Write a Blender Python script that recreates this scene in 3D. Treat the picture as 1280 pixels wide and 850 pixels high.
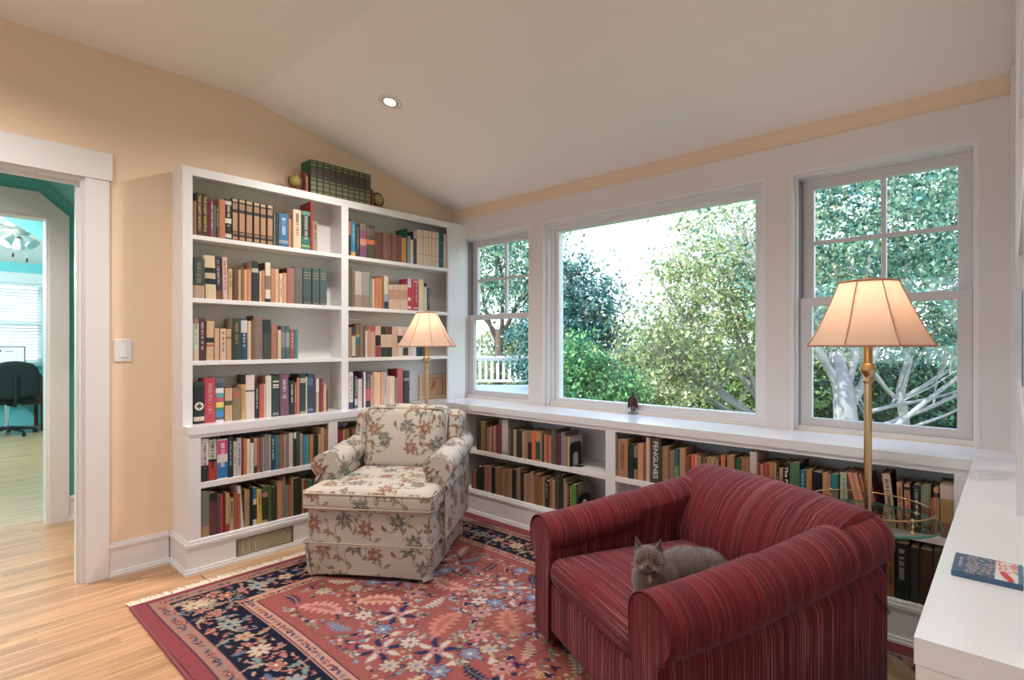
import bpy, bmesh, math, random
import numpy as np
from mathutils import Vector, Matrix, Euler
random.seed(7); RNG = np.random.default_rng(11)
PI = math.pi
for o in list(bpy.data.objects): bpy.data.objects.remove(o)
SC = bpy.context.scene
COL = SC.collection

# ------------------------------------------------------------------ camera
cam_d = bpy.data.cameras.new('camera'); cam = bpy.data.objects.new('camera', cam_d); COL.objects.link(cam)
cam.location = (0, 0, 1.2); cam.rotation_euler = (math.radians(90), 0, math.radians(42.463))
cam_d.sensor_width = 36; cam_d.lens = 682 / 1280 * 36
cam_d.shift_x = -1 / 1280; cam_d.shift_y = 5 / 1280
cam_d.clip_start = 0.02; cam_d.clip_end = 300
SC.camera = cam

# ------------------------------------------------------------------ world, sun, exposure
SC.view_settings.view_transform = 'Standard'; SC.view_settings.look = 'None'
SC.view_settings.gamma = 1.0; SC.view_settings.use_curve_mapping = False
SC.view_settings.exposure = 0.52
SKY_STRENGTH = 2.3
SUN_STRENGTH = 6.5
ROOM_LIGHT = 1.9
w = bpy.data.worlds.new('sky'); SC.world = w; w.use_nodes = True
nt = w.node_tree; nt.nodes.clear()
tc = nt.nodes.new('ShaderNodeTexCoord'); sx = nt.nodes.new('ShaderNodeSeparateXYZ')
rp = nt.nodes.new('ShaderNodeValToRGB'); bg = nt.nodes.new('ShaderNodeBackground'); wo = nt.nodes.new('ShaderNodeOutputWorld')
nt.links.new(tc.outputs['Generated'], sx.inputs[0]); nt.links.new(sx.outputs['Z'], rp.inputs[0])
rp.color_ramp.elements[0].position = 0.0; rp.color_ramp.elements[0].color = (0.84, 0.93, 1.0, 1)
rp.color_ramp.elements[1].position = 0.75; rp.color_ramp.elements[1].color = (0.40, 0.64, 1.0, 1)
e = rp.color_ramp.elements.new(0.16); e.color = (0.76, 0.89, 1.0, 1)
nt.links.new(rp.outputs[0], bg.inputs[0]); bg.inputs[1].default_value = SKY_STRENGTH
nt.links.new(bg.outputs[0], wo.inputs[0])
sun_d = bpy.data.lights.new('sun', 'SUN'); sun = bpy.data.objects.new('sun', sun_d); COL.objects.link(sun)
sun_d.energy = SUN_STRENGTH; sun_d.angle = math.radians(1.0); sun_d.color = (1.0, 0.95, 0.86)
sun.location = (0, 0, 12)
sun.rotation_euler = Vector((0.30, 0.62, -0.72)).to_track_quat('-Z', 'Y').to_euler()

# ------------------------------------------------------------------ helpers
def lin(h, k=1.0):
    c = [int(h[i:i+2], 16) / 255 for i in (0, 2, 4)]
    c = [(x / 12.92 if x <= 0.04045 else ((x + 0.055) / 1.055) ** 2.4) * k for x in c]
    return (c[0], c[1], c[2], 1.0)

MATS = {}
def mat(name, color='cccccc', rough=0.5, metal=0.0, spec=0.5, bump=0.0, bscale=60, vcol=False, var=0.0, vscale=6, coat=0.0, attr='Col', hsv_rand=0.0):
    if name in MATS: return MATS[name]
    m = bpy.data.materials.new(name); m.use_nodes = True
    n = m.node_tree.nodes; l = m.node_tree.links
    b = n['Principled BSDF']
    b.inputs['Roughness'].default_value = rough; b.inputs['Metallic'].default_value = metal
    b.inputs['Specular IOR Level'].default_value = spec
    if coat: b.inputs['Coat Weight'].default_value = coat; b.inputs['Coat Roughness'].default_value = 0.15
    col = lin(color) if isinstance(color, str) else color
    b.inputs['Base Color'].default_value = col
    src = None
    if vcol:
        a = n.new('ShaderNodeAttribute'); a.attribute_name = attr; src = a.outputs['Color']
    if var or hsv_rand:
        hs = n.new('ShaderNodeHueSaturation')
        if src: l.new(src, hs.inputs['Color'])
        else: hs.inputs['Color'].default_value = col
        mr = n.new('ShaderNodeMapRange'); mr.inputs['To Min'].default_value = 1 - max(var, hsv_rand); mr.inputs['To Max'].default_value = 1 + max(var, hsv_rand)
        if hsv_rand:
            oi = n.new('ShaderNodeObjectInfo'); l.new(oi.outputs['Random'], mr.inputs['Value'])
        else:
            t = n.new('ShaderNodeTexCoord'); no = n.new('ShaderNodeTexNoise'); no.inputs['Scale'].default_value = vscale
            l.new(t.outputs['Object'], no.inputs['Vector']); l.new(no.outputs['Fac'], mr.inputs['Value'])
        l.new(mr.outputs[0], hs.inputs['Value']); src = hs.outputs['Color']
    if src: l.new(src, b.inputs['Base Color'])
    if bump:
        t = n.new('ShaderNodeTexCoord'); no = n.new('ShaderNodeTexNoise'); no.inputs['Scale'].default_value = bscale; no.inputs['Detail'].default_value = 4
        bp = n.new('ShaderNodeBump'); bp.inputs['Strength'].default_value = bump; bp.inputs['Distance'].default_value = 0.01
        l.new(t.outputs['Object'], no.inputs['Vector']); l.new(no.outputs['Fac'], bp.inputs['Height']); l.new(bp.outputs[0], b.inputs['Normal'])
    MATS[name] = m
    return m

def thing(name, label, cat, loc=(0, 0, 0), rz=0.0, group=None):
    o = bpy.data.objects.new(name, None); COL.objects.link(o)
    o.empty_display_size = 0.1
    o.location = loc; o.rotation_euler = (0, 0, rz); o['label'] = label; o['category'] = cat
    if group: o['group'] = group
    return o
def tag(o, label, cat, group=None):
    o['label'] = label; o['category'] = cat
    if group: o['group'] = group
    return o
def link(name, me, m, parent=None, smooth=False, label=None):
    if m is not None and not me.materials: me.materials.append(m)
    o = bpy.data.objects.new(name, me); COL.objects.link(o)
    if parent: o.parent = parent
    if smooth: me.shade_smooth()
    if label: o['label'] = label
    return o
def obj(name, bm, m, parent=None, smooth=False, label=None):
    me = bpy.data.meshes.new(name); bmesh.ops.recalc_face_normals(bm, faces=bm.faces[:])
    bm.to_mesh(me); bm.free()
    return link(name, me, m, parent, smooth, label)
def struct(name, bm, m, parent=None, smooth=False):
    o = obj(name, bm, m, parent, smooth)
    if parent is None: o['kind'] = 'structure'
    return o
_bc = [0]
def box(bm, x0, x1, y0, y1, z0, z1, bev=0.0):
    _bc[0] += 1; e_ = (_bc[0] % 11) * 0.00009      # keeps faces of touching boards from coinciding
    x0 -= e_; x1 += e_; y0 -= e_; y1 += e_; z0 -= e_ * 0.3; z1 += e_ * 0.3
    r = bmesh.ops.create_cube(bm, size=1.0)
    for v in r['verts']:
        v.co = Vector(((x0 + x1) / 2 + v.co.x * (x1 - x0), (y0 + y1) / 2 + v.co.y * (y1 - y0), (z0 + z1) / 2 + v.co.z * (z1 - z0)))
    if bev:
        es = list({e for v in r['verts'] for e in v.link_edges})
        bmesh.ops.bevel(bm, geom=es, offset=bev, segments=1, affect='EDGES')
    return r
def boxes(lst, bev=0.0):
    bm = bmesh.new()
    for b in lst: box(bm, *b, bev=bev)
    return bm
def lathe(bm, prof, n=32, cx=0, cy=0, cz=0, closed=False, flute=0, famp=0.0):
    rings = []
    for r, z in prof:
        ring = []
        for i in range(n):
            a = 2 * PI * i / n; rr = r * (1 + (famp * math.cos(flute * a) if flute else 0))
            ring.append(bm.verts.new((cx + rr * math.cos(a), cy + rr * math.sin(a), cz + z)))
        rings.append(ring)
    for a, b in zip(rings[:-1], rings[1:]):
        for i in range(n): bm.faces.new((a[i], a[(i + 1) % n], b[(i + 1) % n], b[i]))
    if closed:
        bm.faces.new(rings[0][::-1]); bm.faces.new(rings[-1])
    return rings
def tube(bm, pts, r, n=8, cap=True):
    pts = [Vector(p) for p in pts]; rs = r if isinstance(r, (list, tuple)) else [r] * len(pts)
    rings = []; up = None
    for i, p in enumerate(pts):
        d = (pts[min(i + 1, len(pts) - 1)] - pts[max(i - 1, 0)]).normalized()
        if up is None: up = d.orthogonal().normalized()
        up = (up - d * up.dot(d)).normalized(); s = d.cross(up)
        rings.append([bm.verts.new(p + (up * math.cos(2 * PI * k / n) + s * math.sin(2 * PI * k / n)) * rs[i]) for k in range(n)])
    for a, b in zip(rings[:-1], rings[1:]):
        for k in range(n): bm.faces.new((a[k], a[(k + 1) % n], b[(k + 1) % n], b[k]))
    if cap: bm.faces.new(rings[0][::-1]); bm.faces.new(rings[-1])
def prism(bm, poly, axis, a0, a1):
    """poly of 2-D points extruded along axis ('x','y','z')."""
    def P(p, t): return {'x': (t, p[0], p[1]), 'y': (p[0], t, p[1]), 'z': (p[0], p[1], t)}[axis]
    A = [bm.verts.new(P(p, a0)) for p in poly]; B = [bm.verts.new(P(p, a1)) for p in poly]
    n = len(poly)
    for i in range(n): bm.faces.new((A[i], A[(i + 1) % n], B[(i + 1) % n], B[i]))
    bm.faces.new(A[::-1]); bm.faces.new(B)
def mesh_np(name, V, F, colors=None, smooth=False):
    """V (n,3), F (m,k) arrays; colors (n,4) per vertex."""
    me = bpy.data.meshes.new(name)
    V = np.asarray(V, np.float32); F = np.asarray(F, np.int32); k = F.shape[1]
    me.vertices.add(len(V)); me.vertices.foreach_set('co', V.ravel())
    me.loops.add(F.size); me.loops.foreach_set('vertex_index', F.ravel())
    me.polygons.add(len(F)); me.polygons.foreach_set('loop_start', np.arange(0, F.size, k, dtype=np.int32))
    if hasattr(me.polygons[0], 'loop_total'):
        try: me.polygons.foreach_set('loop_total', np.full(len(F), k, np.int32))
        except Exception: pass
    if colors is not None:
        ca = me.color_attributes.new('Col', 'FLOAT_COLOR', 'POINT'); ca.data.foreach_set('color', np.asarray(colors, np.float32).ravel())
    me.update(calc_edges=True); me.validate()
    if smooth: me.shade_smooth()
    return me
def paint(me, fn):
    """colour attribute from a function of vertex arrays (co, normal)."""
    n = len(me.vertices); co = np.empty(n * 3, np.float32); me.vertices.foreach_get('co', co)
    no = np.empty(n * 3, np.float32); me.vertices.foreach_get('normal', no)
    c = fn(co.reshape(-1, 3), no.reshape(-1, 3))
    ca = me.color_attributes.get('Col') or me.color_attributes.new('Col', 'FLOAT_COLOR', 'POINT')
    ca.data.foreach_set('color', np.asarray(c, np.float32).ravel())
def rbox_np(x0, x1, y0, y1, z0, z1, r, step, bulge=None):
    """rounded box as a dense quad grid: returns V,F. bulge=function(V,unit)->V"""
    L = np.array([x1 - x0, y1 - y0, z1 - z0]); C = np.array([x0 + x1, y0 + y1, z0 + z1]) / 2
    V = []; F = []; off = 0
    N = [max(2, int(round(l / step))) for l in L]
    for ax in range(3):
        a, b = [(1, 2), (2, 0), (0, 1)][ax]
        for sgn in (-1, 1):
            ga = np.linspace(-1, 1, N[a] + 1); gb = np.linspace(-1, 1, N[b] + 1)
            A, Bq = np.meshgrid(ga, gb, indexing='ij')
            P = np.zeros(A.shape + (3,)); P[..., ax] = sgn; P[..., a] = A; P[..., b] = Bq
            V.append(P.reshape(-1, 3))
            na, nb = len(ga), len(gb)
            idx = np.arange(na * nb).reshape(na, nb) + off
            q = np.stack([idx[:-1, :-1], idx[1:, :-1], idx[1:, 1:], idx[:-1, 1:]], -1).reshape(-1, 4)
            if sgn < 0: q = q[:, ::-1]
            F.append(q); off += na * nb
    U = np.concatenate(V); F = np.concatenate(F)
    Q = U * L / 2; rr = min(r, L.min() / 2 * 0.999)
    inner = np.clip(Q, -(L / 2 - rr), L / 2 - rr); d = Q - inner; ln = np.linalg.norm(d, axis=1, keepdims=True)
    Q = np.where(ln > 1e-9, inner + d / np.maximum(ln, 1e-9) * rr, Q)
    if bulge is not None: Q = bulge(Q, U)
    Q = Q + C
    # weld duplicate border vertices
    key = np.round(Q, 5); _, ix, inv = np.unique(key, axis=0, return_index=True, return_inverse=True)
    inv = inv.reshape(-1)
    Q2 = Q[ix]; F2 = inv[F]
    ok = np.array([len(set(f)) == 4 for f in F2.tolist()])
    return Q2, F2[ok]
def text_mesh(body, size, ext=0.0002, bold=0.0):
    cu = bpy.data.curves.new('lettering', 'FONT'); cu.body = body; cu.size = size; cu.extrude = ext; cu.offset = bold
    cu.align_x = 'CENTER'; cu.align_y = 'CENTER'; cu.resolution_u = 2
    o = bpy.data.objects.new('lettering', cu); COL.objects.link(o)
    dg = bpy.context.evaluated_depsgraph_get(); me = bpy.data.meshes.new_from_object(o.evaluated_get(dg))
    bpy.data.objects.remove(o); bpy.data.curves.remove(cu)
    return me

# ------------------------------------------------------------------ room dimensions (metres)
XW, XU, XL = -3.433, -3.263, -3.165       # left wall, upper bookcase front, low bookcase front
YW, YF = 2.994, 2.675                     # window wall, low window bookcase front
HC = 0.764                                # counter height
ZT = 2.157                                # top of the tall bookcase
XR = 0.008                                # face of the right-hand bookcase
YR = 1.003                                # near end of the right-hand counter
HE = 2.303; ZC = 2.702; YC = 1.37         # eave height, flat ceiling, where the slope begins
WX1 = 1.6; WY0 = -2.4                     # room extents behind the camera

M_white = mat('white_paint', 'e8e6e8', 0.35)
M_panel = mat('panel_paint', 'e2dedd', 0.42)
M_peach = mat('peach_wall_paint', 'efd6ba', 0.75, bump=0.06, bscale=220)
M_ceil = mat('ceiling_paint', 'f2eeea', 0.85, bump=0.03, bscale=150)
M_teal = mat('teal_wall_paint', '68bcbe', 0.7, bump=0.04, bscale=200)
M_aqua = mat('aqua_wall_paint', '80d4da', 0.7)
M_trim = mat('window_frame_paint', 'd8d3d4', 0.4)
M_vcol = mat('printed_colour', rough=0.55, vcol=True)
M_page = mat('page_paper', 'd9c9a6', 0.85, bump=0.15, bscale=400)

def wood_mat(name, c1, c2, rough, rand=True, along='Y', sc=1.0):
    m = bpy.data.materials.new(name); m.use_nodes = True; n = m.node_tree.nodes; l = m.node_tree.links; b = n['Principled BSDF']
    g = n.new('ShaderNodeNewGeometry'); mp = n.new('ShaderNodeMapping')
    mp.inputs['Scale'].default_value = {'Y': (38 * sc, 2.2 * sc, 38 * sc), 'X': (2.2 * sc, 38 * sc, 38 * sc), 'Z': (38 * sc, 38 * sc, 2.2 * sc)}[along]
    l.new(g.outputs['Position'], mp.inputs['Vector'])
    no = n.new('ShaderNodeTexNoise'); no.inputs['Detail'].default_value = 6; no.inputs['Roughness'].default_value = 0.65; no.inputs['Scale'].default_value = 1.0
    if rand:
        oi = n.new('ShaderNodeObjectInfo'); mu = n.new('ShaderNodeMath'); mu.operation = 'MULTIPLY'; mu.inputs[1].default_value = 57
        l.new(oi.outputs['Random'], mu.inputs[0]); cb = n.new('ShaderNodeCombineXYZ'); l.new(mu.outputs[0], cb.inputs[0]); l.new(mu.outputs[0], cb.inputs[1])
        ad = n.new('ShaderNodeVectorMath'); l.new(mp.outputs[0], ad.inputs[0]); l.new(cb.outputs[0], ad.inputs[1]); l.new(ad.outputs[0], no.inputs['Vector'])
    else: l.new(mp.outputs[0], no.inputs['Vector'])
    r = n.new('ShaderNodeValToRGB'); r.color_ramp.elements[0].position = 0.32; r.color_ramp.elements[0].color = lin(c1); r.color_ramp.elements[1].position = 0.62; r.color_ramp.elements[1].color = lin(c2)
    l.new(no.outputs['Fac'], r.inputs[0]); src = r.outputs[0]
    if rand:
        hs = n.new('ShaderNodeHueSaturation'); mr = n.new('ShaderNodeMapRange'); mr.inputs['To Min'].default_value = 0.80; mr.inputs['To Max'].default_value = 1.12
        l.new(oi.outputs['Random'], mr.inputs['Value']); l.new(mr.outputs[0], hs.inputs['Value']); l.new(src, hs.inputs['Color']); src = hs.outputs[0]
    l.new(src, b.inputs['Base Color']); b.inputs['Roughness'].default_value = rough
    bp = n.new('ShaderNodeBump'); bp.inputs['Strength'].default_value = 0.12; bp.inputs['Distance'].default_value = 0.002; l.new(no.outputs['Fac'], bp.inputs['Height']); l.new(bp.outputs[0], b.inputs['Normal'])
    return m
M_oak = wood_mat('oak_floor', 'ac7c56', 'd2a780', 0.28)
M_oak2 = wood_mat('oak_floor_far', 'a98462', 'cfae86', 0.25, rand=False)
M_darkwood = wood_mat('dark_desk_wood', '3c1c12', '6a3420', 0.4, rand=False, along='Z')
M_brass = mat('aged_brass', 'd6bc90', 0.28, metal=1.0, bump=0.03, bscale=90)
M_black = mat('black_enamel', '14171a', 0.35)

def glass_mat(name, tint, gl=0.06):
    m = bpy.data.materials.new(name); m.use_nodes = True; n = m.node_tree.nodes; l = m.node_tree.links; n.remove(n['Principled BSDF'])
    t = n.new('ShaderNodeBsdfTransparent'); t.inputs[0].default_value = tint
    g = n.new('ShaderNodeBsdfGlossy'); g.inputs['Roughness'].default_value = 0.02
    lw = n.new('ShaderNodeLayerWeight'); lw.inputs['Blend'].default_value = 0.5
    pw = n.new('ShaderNodeMath'); pw.operation = 'POWER'; pw.inputs[1].default_value = 4.5; l.new(lw.outputs['Facing'], pw.inputs[0])
    fr = n.new('ShaderNodeMath'); fr.operation = 'MULTIPLY_ADD'; fr.inputs[1].default_value = 0.85; fr.inputs[2].default_value = gl * 0.6; l.new(pw.outputs[0], fr.inputs[0])
    mx = n.new('ShaderNodeMixShader'); l.new(fr.outputs[0], mx.inputs[0]); l.new(t.outputs[0], mx.inputs[1]); l.new(g.outputs[0], mx.inputs[2])
    l.new(mx.outputs[0], n['Material Output'].inputs['Surface'])
    return m
M_glass = glass_mat('window_glass', (0.97, 0.985, 0.98, 1))
M_tglass = glass_mat('table_glass', (0.86, 0.94, 0.91, 1))

# ================================================================== the setting
# floor: base slab with oak strips laid on it where they are seen
FT = 0.0
fl = struct('floor', boxes([(-3.56, WX1, WY0, 3.15, -0.08, -0.012), (-3.56, WX1, WY0, -1.3, -0.012, FT), (-1.2, WX1, -1.3, 3.15, -0.012, FT), (XW, -1.2, 1.0, 3.15, -0.012, FT)]), M_oak2)
hf = struct('floor_hall', boxes([(-4.86, -3.56, -2.2, 2.2, -0.08, -0.012)]), M_oak2)
of = struct('floor_office', boxes([(-10.8, -4.86, -2.2, 2.2, -0.08, FT)]), M_oak2)
pb = bmesh.new(); box(pb, -0.5, 0.5, -0.5, 0.5, -1, 0)
es = [e for e in pb.edges if all(v.co.z > -0.5 for v in e.verts)]
pm = bpy.data.meshes.new('plank'); pb.to_mesh(pm); pb.free(); pm.materials.append(M_oak)
PWD = 0.0572
def lay_planks(parent, x0, x1, y0, y1):
    k = 0; x = x0
    while x < x1 - 0.01:
        wv = min(PWD, x1 - x)
        y = y0 - random.uniform(0, 0.7)
        while y < y1:
            L = random.uniform(0.65, 1.6); a = max(y, y0); b = min(y + L, y1)
            if b - a > 0.05:
                o = bpy.data.objects.new('plank', pm); COL.objects.link(o); o.parent = parent
                o.location = (x + wv / 2, (a + b) / 2, FT - random.uniform(0, 0.0007)); o.scale = (wv - 0.0012, b - a - 0.0012, 0.0118)
                k += 1
            y += L
        x += wv
    return k
lay_planks(fl, -3.56, -1.2, -1.3, 1.0)
lay_planks(hf, -4.86, -3.56, -0.9, 1.3)

# walls ------------------------------------------------------------
DY0, DY1, DZ = -0.25, 0.575, 2.04        # doorway in the left wall
gable = [(WY0, 0), (3.14, 0), (3.14, 2.27), (YC, ZC + 0.05), (WY0, ZC + 0.05)]
bm = bmesh.new()
prism(bm, [(WY0, 0), (DY0, 0), (DY0, ZC + 0.03), (WY0, ZC + 0.03)], 'x', XW - 0.12, XW)
prism(bm, [(DY0, DZ), (DY1, DZ), (DY1, ZC + 0.03), (DY0, ZC + 0.03)], 'x', XW - 0.12, XW)
prism(bm, [(DY1, 0), (3.14, 0), (3.14, HE - 0.01), (YC, ZC + 0.03), (DY1, ZC + 0.03)], 'x', XW - 0.12, XW)
struct('wall_left', bm, M_peach)
W1 = (-3.318, -2.572, HC, 2.066); W2 = (-2.458, -0.947, HC, 2.064); W3 = (-0.829, -0.099, HC, 2.066)
def wall_with(openings, x0, x1, z0, z1, ya, yb):
    L = []; x = x0
    for (a, b, c, d) in openings:
        L.append((x, a, ya, yb, z0, z1)); L.append((a, b, ya, yb, z0, c)) if c > z0 else None; L.append((a, b, ya, yb, d, z1)); x = b
    L.append((x, x1, ya, yb, z0, z1))
    return boxes(L)
struct('wall_back', wall_with([W1, W2, W3], XW - 0.12, 0.35, 0, HE + 0.05, YW + 0.012, YW + 0.16), M_peach)
struct('trim_1', wall_with([W1, W2, W3], XW, 0.2, 0.70, 2.212, YW, YW + 0.012), M_panel)
struct('wall_right', boxes([(0.2, 0.32, YR, YW + 0.16, 0, ZC + 0.05), (0.2, WX1, YR - 0.1, YR + 0.0, 0, ZC + 0.05), (WX1, WX1 + 0.1, WY0, YR, 0, ZC + 0.05)]), M_peach)
NW = (-2.6, 0.2, 0.9, 2.1)  # opening for the added fill window
struct('wall_near', wall_with([NW], XW - 0.12, WX1 + 0.1, 0, ZC + 0.05, WY0 - 0.12, WY0), M_peach)
# ceiling: flat part and slope down to the eave
k = (ZC - HE) / (YW - YC)
bm = bmesh.new()
prism(bm, [(WY0 - 0.1, ZC), (YC, ZC), (YW + 0.16, HE - 0.16 * k), (YW + 0.16, HE - 0.16 * k + 0.12), (YC, ZC + 0.12), (WY0 - 0.1, ZC + 0.12)], 'x', XW - 0.12, WX1 + 0.1)
cl = struct('ceiling', bm, M_ceil)

# baseboards
def base_profile(bm, axis, a0, a1, face, sgn, mitre=0):
    """baseboard with cap and shoe; face = wall plane coordinate, sgn = direction into the room"""
    def pl(t0, t1, z0, z1):
        lo, hi = sorted((face, face + sgn * t1))
        if axis == 'y': box(bm, lo, hi, a0, a1, z0, z1)
        else: box(bm, a0, a1, lo, hi, z0, z1)
    pl(0, 0.014, 0, 0.145); pl(0, 0.020, 0.145, 0.158); pl(0, 0.012, 0.158, 0.170); pl(0, 0.024, 0, 0.026); pl(0, 0.030, 0, 0.014)
bm = bmesh.new(); base_profile(bm, 'y', 0.668, 0.935, XW, 1); struct('baseboard_left', bm, M_white)

# doorway casing (room side) ----------------------------------------
door = struct('door_1', boxes([
    (XW - 0.13, XW + 0.004, DY1 - 0.022, DY1, 0, DZ), (XW - 0.13, XW + 0.004, DY0, DY0 + 0.022, 0, DZ), (XW - 0.13, XW + 0.004, DY0, DY1, DZ - 0.022, DZ)], 0.001), M_white)
obj('door_stop', boxes([(XW - 0.075, XW - 0.035, DY1 - 0.034, DY1 - 0.022, 0, DZ - 0.022), (XW - 0.075, XW - 0.035, DY0 + 0.022, DY0 + 0.034, 0, DZ - 0.022), (XW - 0.075, XW - 0.035, DY0 + 0.02, DY1 - 0.02, DZ - 0.034, DZ - 0.022)]), M_white, door)
obj('casing', boxes([(XW, XW + 0.02, DY1 - 0.006, DY1 + 0.092, 0, DZ - 0.006), (XW, XW + 0.02, DY0 - 0.092, DY0 + 0.006, 0, DZ)], 0.002), M_white, door)
obj('casing_head', boxes([(XW, XW + 0.025, DY0 - 0.105, DY1 + 0.105, DZ - 0.006, DZ + 0.135)], 0.002), M_white, door)
obj('hall_side_casing', boxes([(XW - 0.14, XW - 0.12, DY1, DY1 + 0.092, 0, DZ), (XW - 0.14, XW - 0.12, DY0 - 0.092, DY0, 0, DZ), (XW - 0.145, XW - 0.12, DY0 - 0.1, DY1 + 0.1, DZ, DZ + 0.13)]), M_white, door)

# light switch
sw = thing('light_switch', 'white rocker light switch on the peach wall beside the doorway', 'light switch', (XW, 0.729, 1.166))
obj('cover_plate', boxes([(0, 0.006, -0.038, 0.038, -0.058, 0.058)], 0.002), M_white, sw)
bm = bmesh.new(); prism(bm, [(0.006, -0.034), (0.0105, -0.034), (0.007, 0.034), (0.006, 0.034)], 'y', -0.017, 0.017); obj('rocker', bm, M_white, sw)
for zz in (-0.048, 0.048): obj('screw', boxes([(0.006, 0.0075, -0.003, 0.003, zz - 0.003, zz + 0.003)], 0.001), M_trim, sw)

# ---------------------------------------------------------- hallway and office beyond the doorway
HX0, HX1 = -4.735, -3.553
D2a, D2b, D2z = -0.20, 0.6, 2.05
bm = bmesh.new()
prism(bm, [(-2.2, 0), (D2a, 0), (D2a, 2.75), (-2.2, 2.75)], 'x', HX0 - 0.11, HX0)
prism(bm, [(D2a, D2z), (D2b, D2z), (D2b, 2.75), (D2a, 2.75)], 'x', HX0 - 0.11, HX0)
prism(bm, [(D2b, 0), (2.2, 0), (2.2, 2.75), (D2b, 2.75)], 'x', HX0 - 0.11, HX0)
struct('wall_hall', bm, M_teal)
bm = boxes([(HX0, -3.553, 2.2, 2.3, 0, 3), (HX0, -3.553, -2.3, -2.2, 0, 3)]); struct('wall_hall_end', bm, M_teal)
# sloping hall ceiling and flat part
bm = bmesh.new()
prism(bm, [(-2.2, 2.42), (0.42, 2.42), (2.2, 0.42 - 0 + 0.10), (2.2, 0.62), (0.42, 2.52), (-2.2, 2.52)], 'x', HX0, HX1)
for v in bm.verts:
    if v.co.y > 2: v.co.z = (2.36 if v.co.z < 0.6 else 2.46) - (2.2 - 0.42) * 0.93
struct('ceiling_hall', bm, M_teal)
d2 = struct('door_2', boxes([(HX0 - 0.12, HX0 + 0.004, D2b - 0.02, D2b, 0, D2z), (HX0 - 0.12, HX0 + 0.004, D2a, D2a + 0.02, 0, D2z), (HX0 - 0.12, HX0 + 0.004, D2a, D2b, D2z - 0.02, D2z)]), M_white)
obj('casing', boxes([(HX0, HX0 + 0.02, D2b - 0.004, D2b + 0.1, 0, D2z + 0.0), (HX0, HX0 + 0.02, D2a - 0.1, D2a + 0.004, 0, D2z)], 0.002), M_white, d2)
bm = bmesh.new(); prism(bm, [(D2a - 0.1, D2z - 0.002), (D2b + 0.1, D2z - 0.002), (D2b + 0.1, D2z + 0.012), (D2b - 0.06, D2z + 0.15), (D2a - 0.1, D2z + 0.15)], 'x', HX0, HX0 + 0.02); obj('casing_head', bm, M_white, d2)
bm = bmesh.new(); base_profile(bm, 'y', D2b + 0.1, 2.2, HX0, 1); struct('baseboard_hall', bm, M_white)
# office
OX = -10.7
OW = (0.0, 1.27, 0.93, 2.09)
def wall_x(y0, y1, z0, z1, hole, xa, xb):
    a, b, c, d = hole
    return boxes([(xa, xb, y0, a, z0, z1), (xa, xb, b, y1, z0, z1), (xa, xb, a, b, z0, c), (xa, xb, a, b, d, z1)])
struct('wall_office_far', wall_x(-2.2, 2.2, 0, 3.0, OW, OX - 0.12, OX), M_aqua)
struct('wall_office_right', boxes([(OX, HX0 - 0.11, 1.75, 1.85, 0, 3)]), M_aqua)
struct('wall_office_left', boxes([(OX, HX0 - 0.11, -2.3, -2.2, 0, 3)]), M_aqua)
bm = bmesh.new()
prism(bm, [(OX - 0.1, 2.36), (-8.4, 2.95), (HX0 - 0.11, 2.95), (HX0 - 0.11, 3.05), (-8.4, 3.05), (OX - 0.1, 2.5)], 'y', -2.3, 2.0)
struct('ceiling_office', bm, M_ceil)
bm = bmesh.new()
prism(bm, [(-0.27, 2.955), (1.76, 1.67), (1.76, 1.77), (-0.11, 2.955)], 'x', -7.2, HX0 - 0.11); struct('ceiling_office_slope', bm, M_aqua)
ow = struct('window_4', boxes([(OX, OX + 0.02, OW[1], OW[1] + 0.09, 0.85, 2.1), (OX, OX + 0.02, OW[0] - 0.09, OW[0], 0.85, 2.1), (OX, OX + 0.025, OW[0] - 0.1, OW[1] + 0.1, 2.09, 2.24), (OX, OX + 0.05, OW[0] - 0.1, OW[1] + 0.1, 0.87, 0.93)]), M_white)
obj('sash', boxes([(OX - 0.09, OX - 0.05, OW[0], OW[1], 1.47, 1.53), (OX - 0.09, OX - 0.05, OW[0], OW[0] + 0.05, 0.93, 2.09), (OX - 0.09, OX - 0.05, OW[1] - 0.05, OW[1], 0.93, 2.09)]), M_white, ow)
obj('pane', boxes([(OX - 0.072, OX - 0.068, OW[0], OW[1], 0.93, 2.09)]), M_glass, ow)
mb = bpy.data.materials.new('blind_slat'); mb.use_nodes = True
b_ = mb.node_tree.nodes['Principled BSDF']; b_.inputs['Base Color'].default_value = lin('f4f4f2'); b_.inputs['Roughness'].default_value = 0.5
tr = mb.node_tree.nodes.new('ShaderNodeBsdfTranslucent'); tr.inputs[0].default_value = (0.9, 0.93, 0.95, 1)
ms = mb.node_tree.nodes.new('ShaderNodeMixShader'); ms.inputs[0].default_value = 0.45
mb.node_tree.links.new(b_.outputs[0], ms.inputs[1]); mb.node_tree.links.new(tr.outputs[0], ms.inputs[2]); mb.node_tree.links.new(ms.outputs[0], mb.node_tree.nodes['Material Output'].inputs['Surface'])
bl = thing('window_blind', 'white venetian blind lowered over the far office window', 'blind', (OX - 0.02, 0, 0))
bm = bmesh.new()
z = 0.96
while z < 2.04:
    prism(bm, [(-0.020, z - 0.008), (-0.018, z - 0.010), (0.020, z + 0.010), (0.018, z + 0.012)], 'y', OW[0] + 0.01, OW[1] - 0.01)
    z += 0.047
sl = obj('blind_slats', bm, mb, bl); sl['kind'] = 'stuff'
obj('head_rail', boxes([(-0.025, 0.025, OW[0] + 0.005, OW[1] - 0.005, 2.045, 2.088)]), M_white, bl)
obj('bottom_rail', boxes([(-0.02, 0.02, OW[0] + 0.01, OW[1] - 0.01, 0.935, 0.95)]), M_white, bl)

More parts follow.
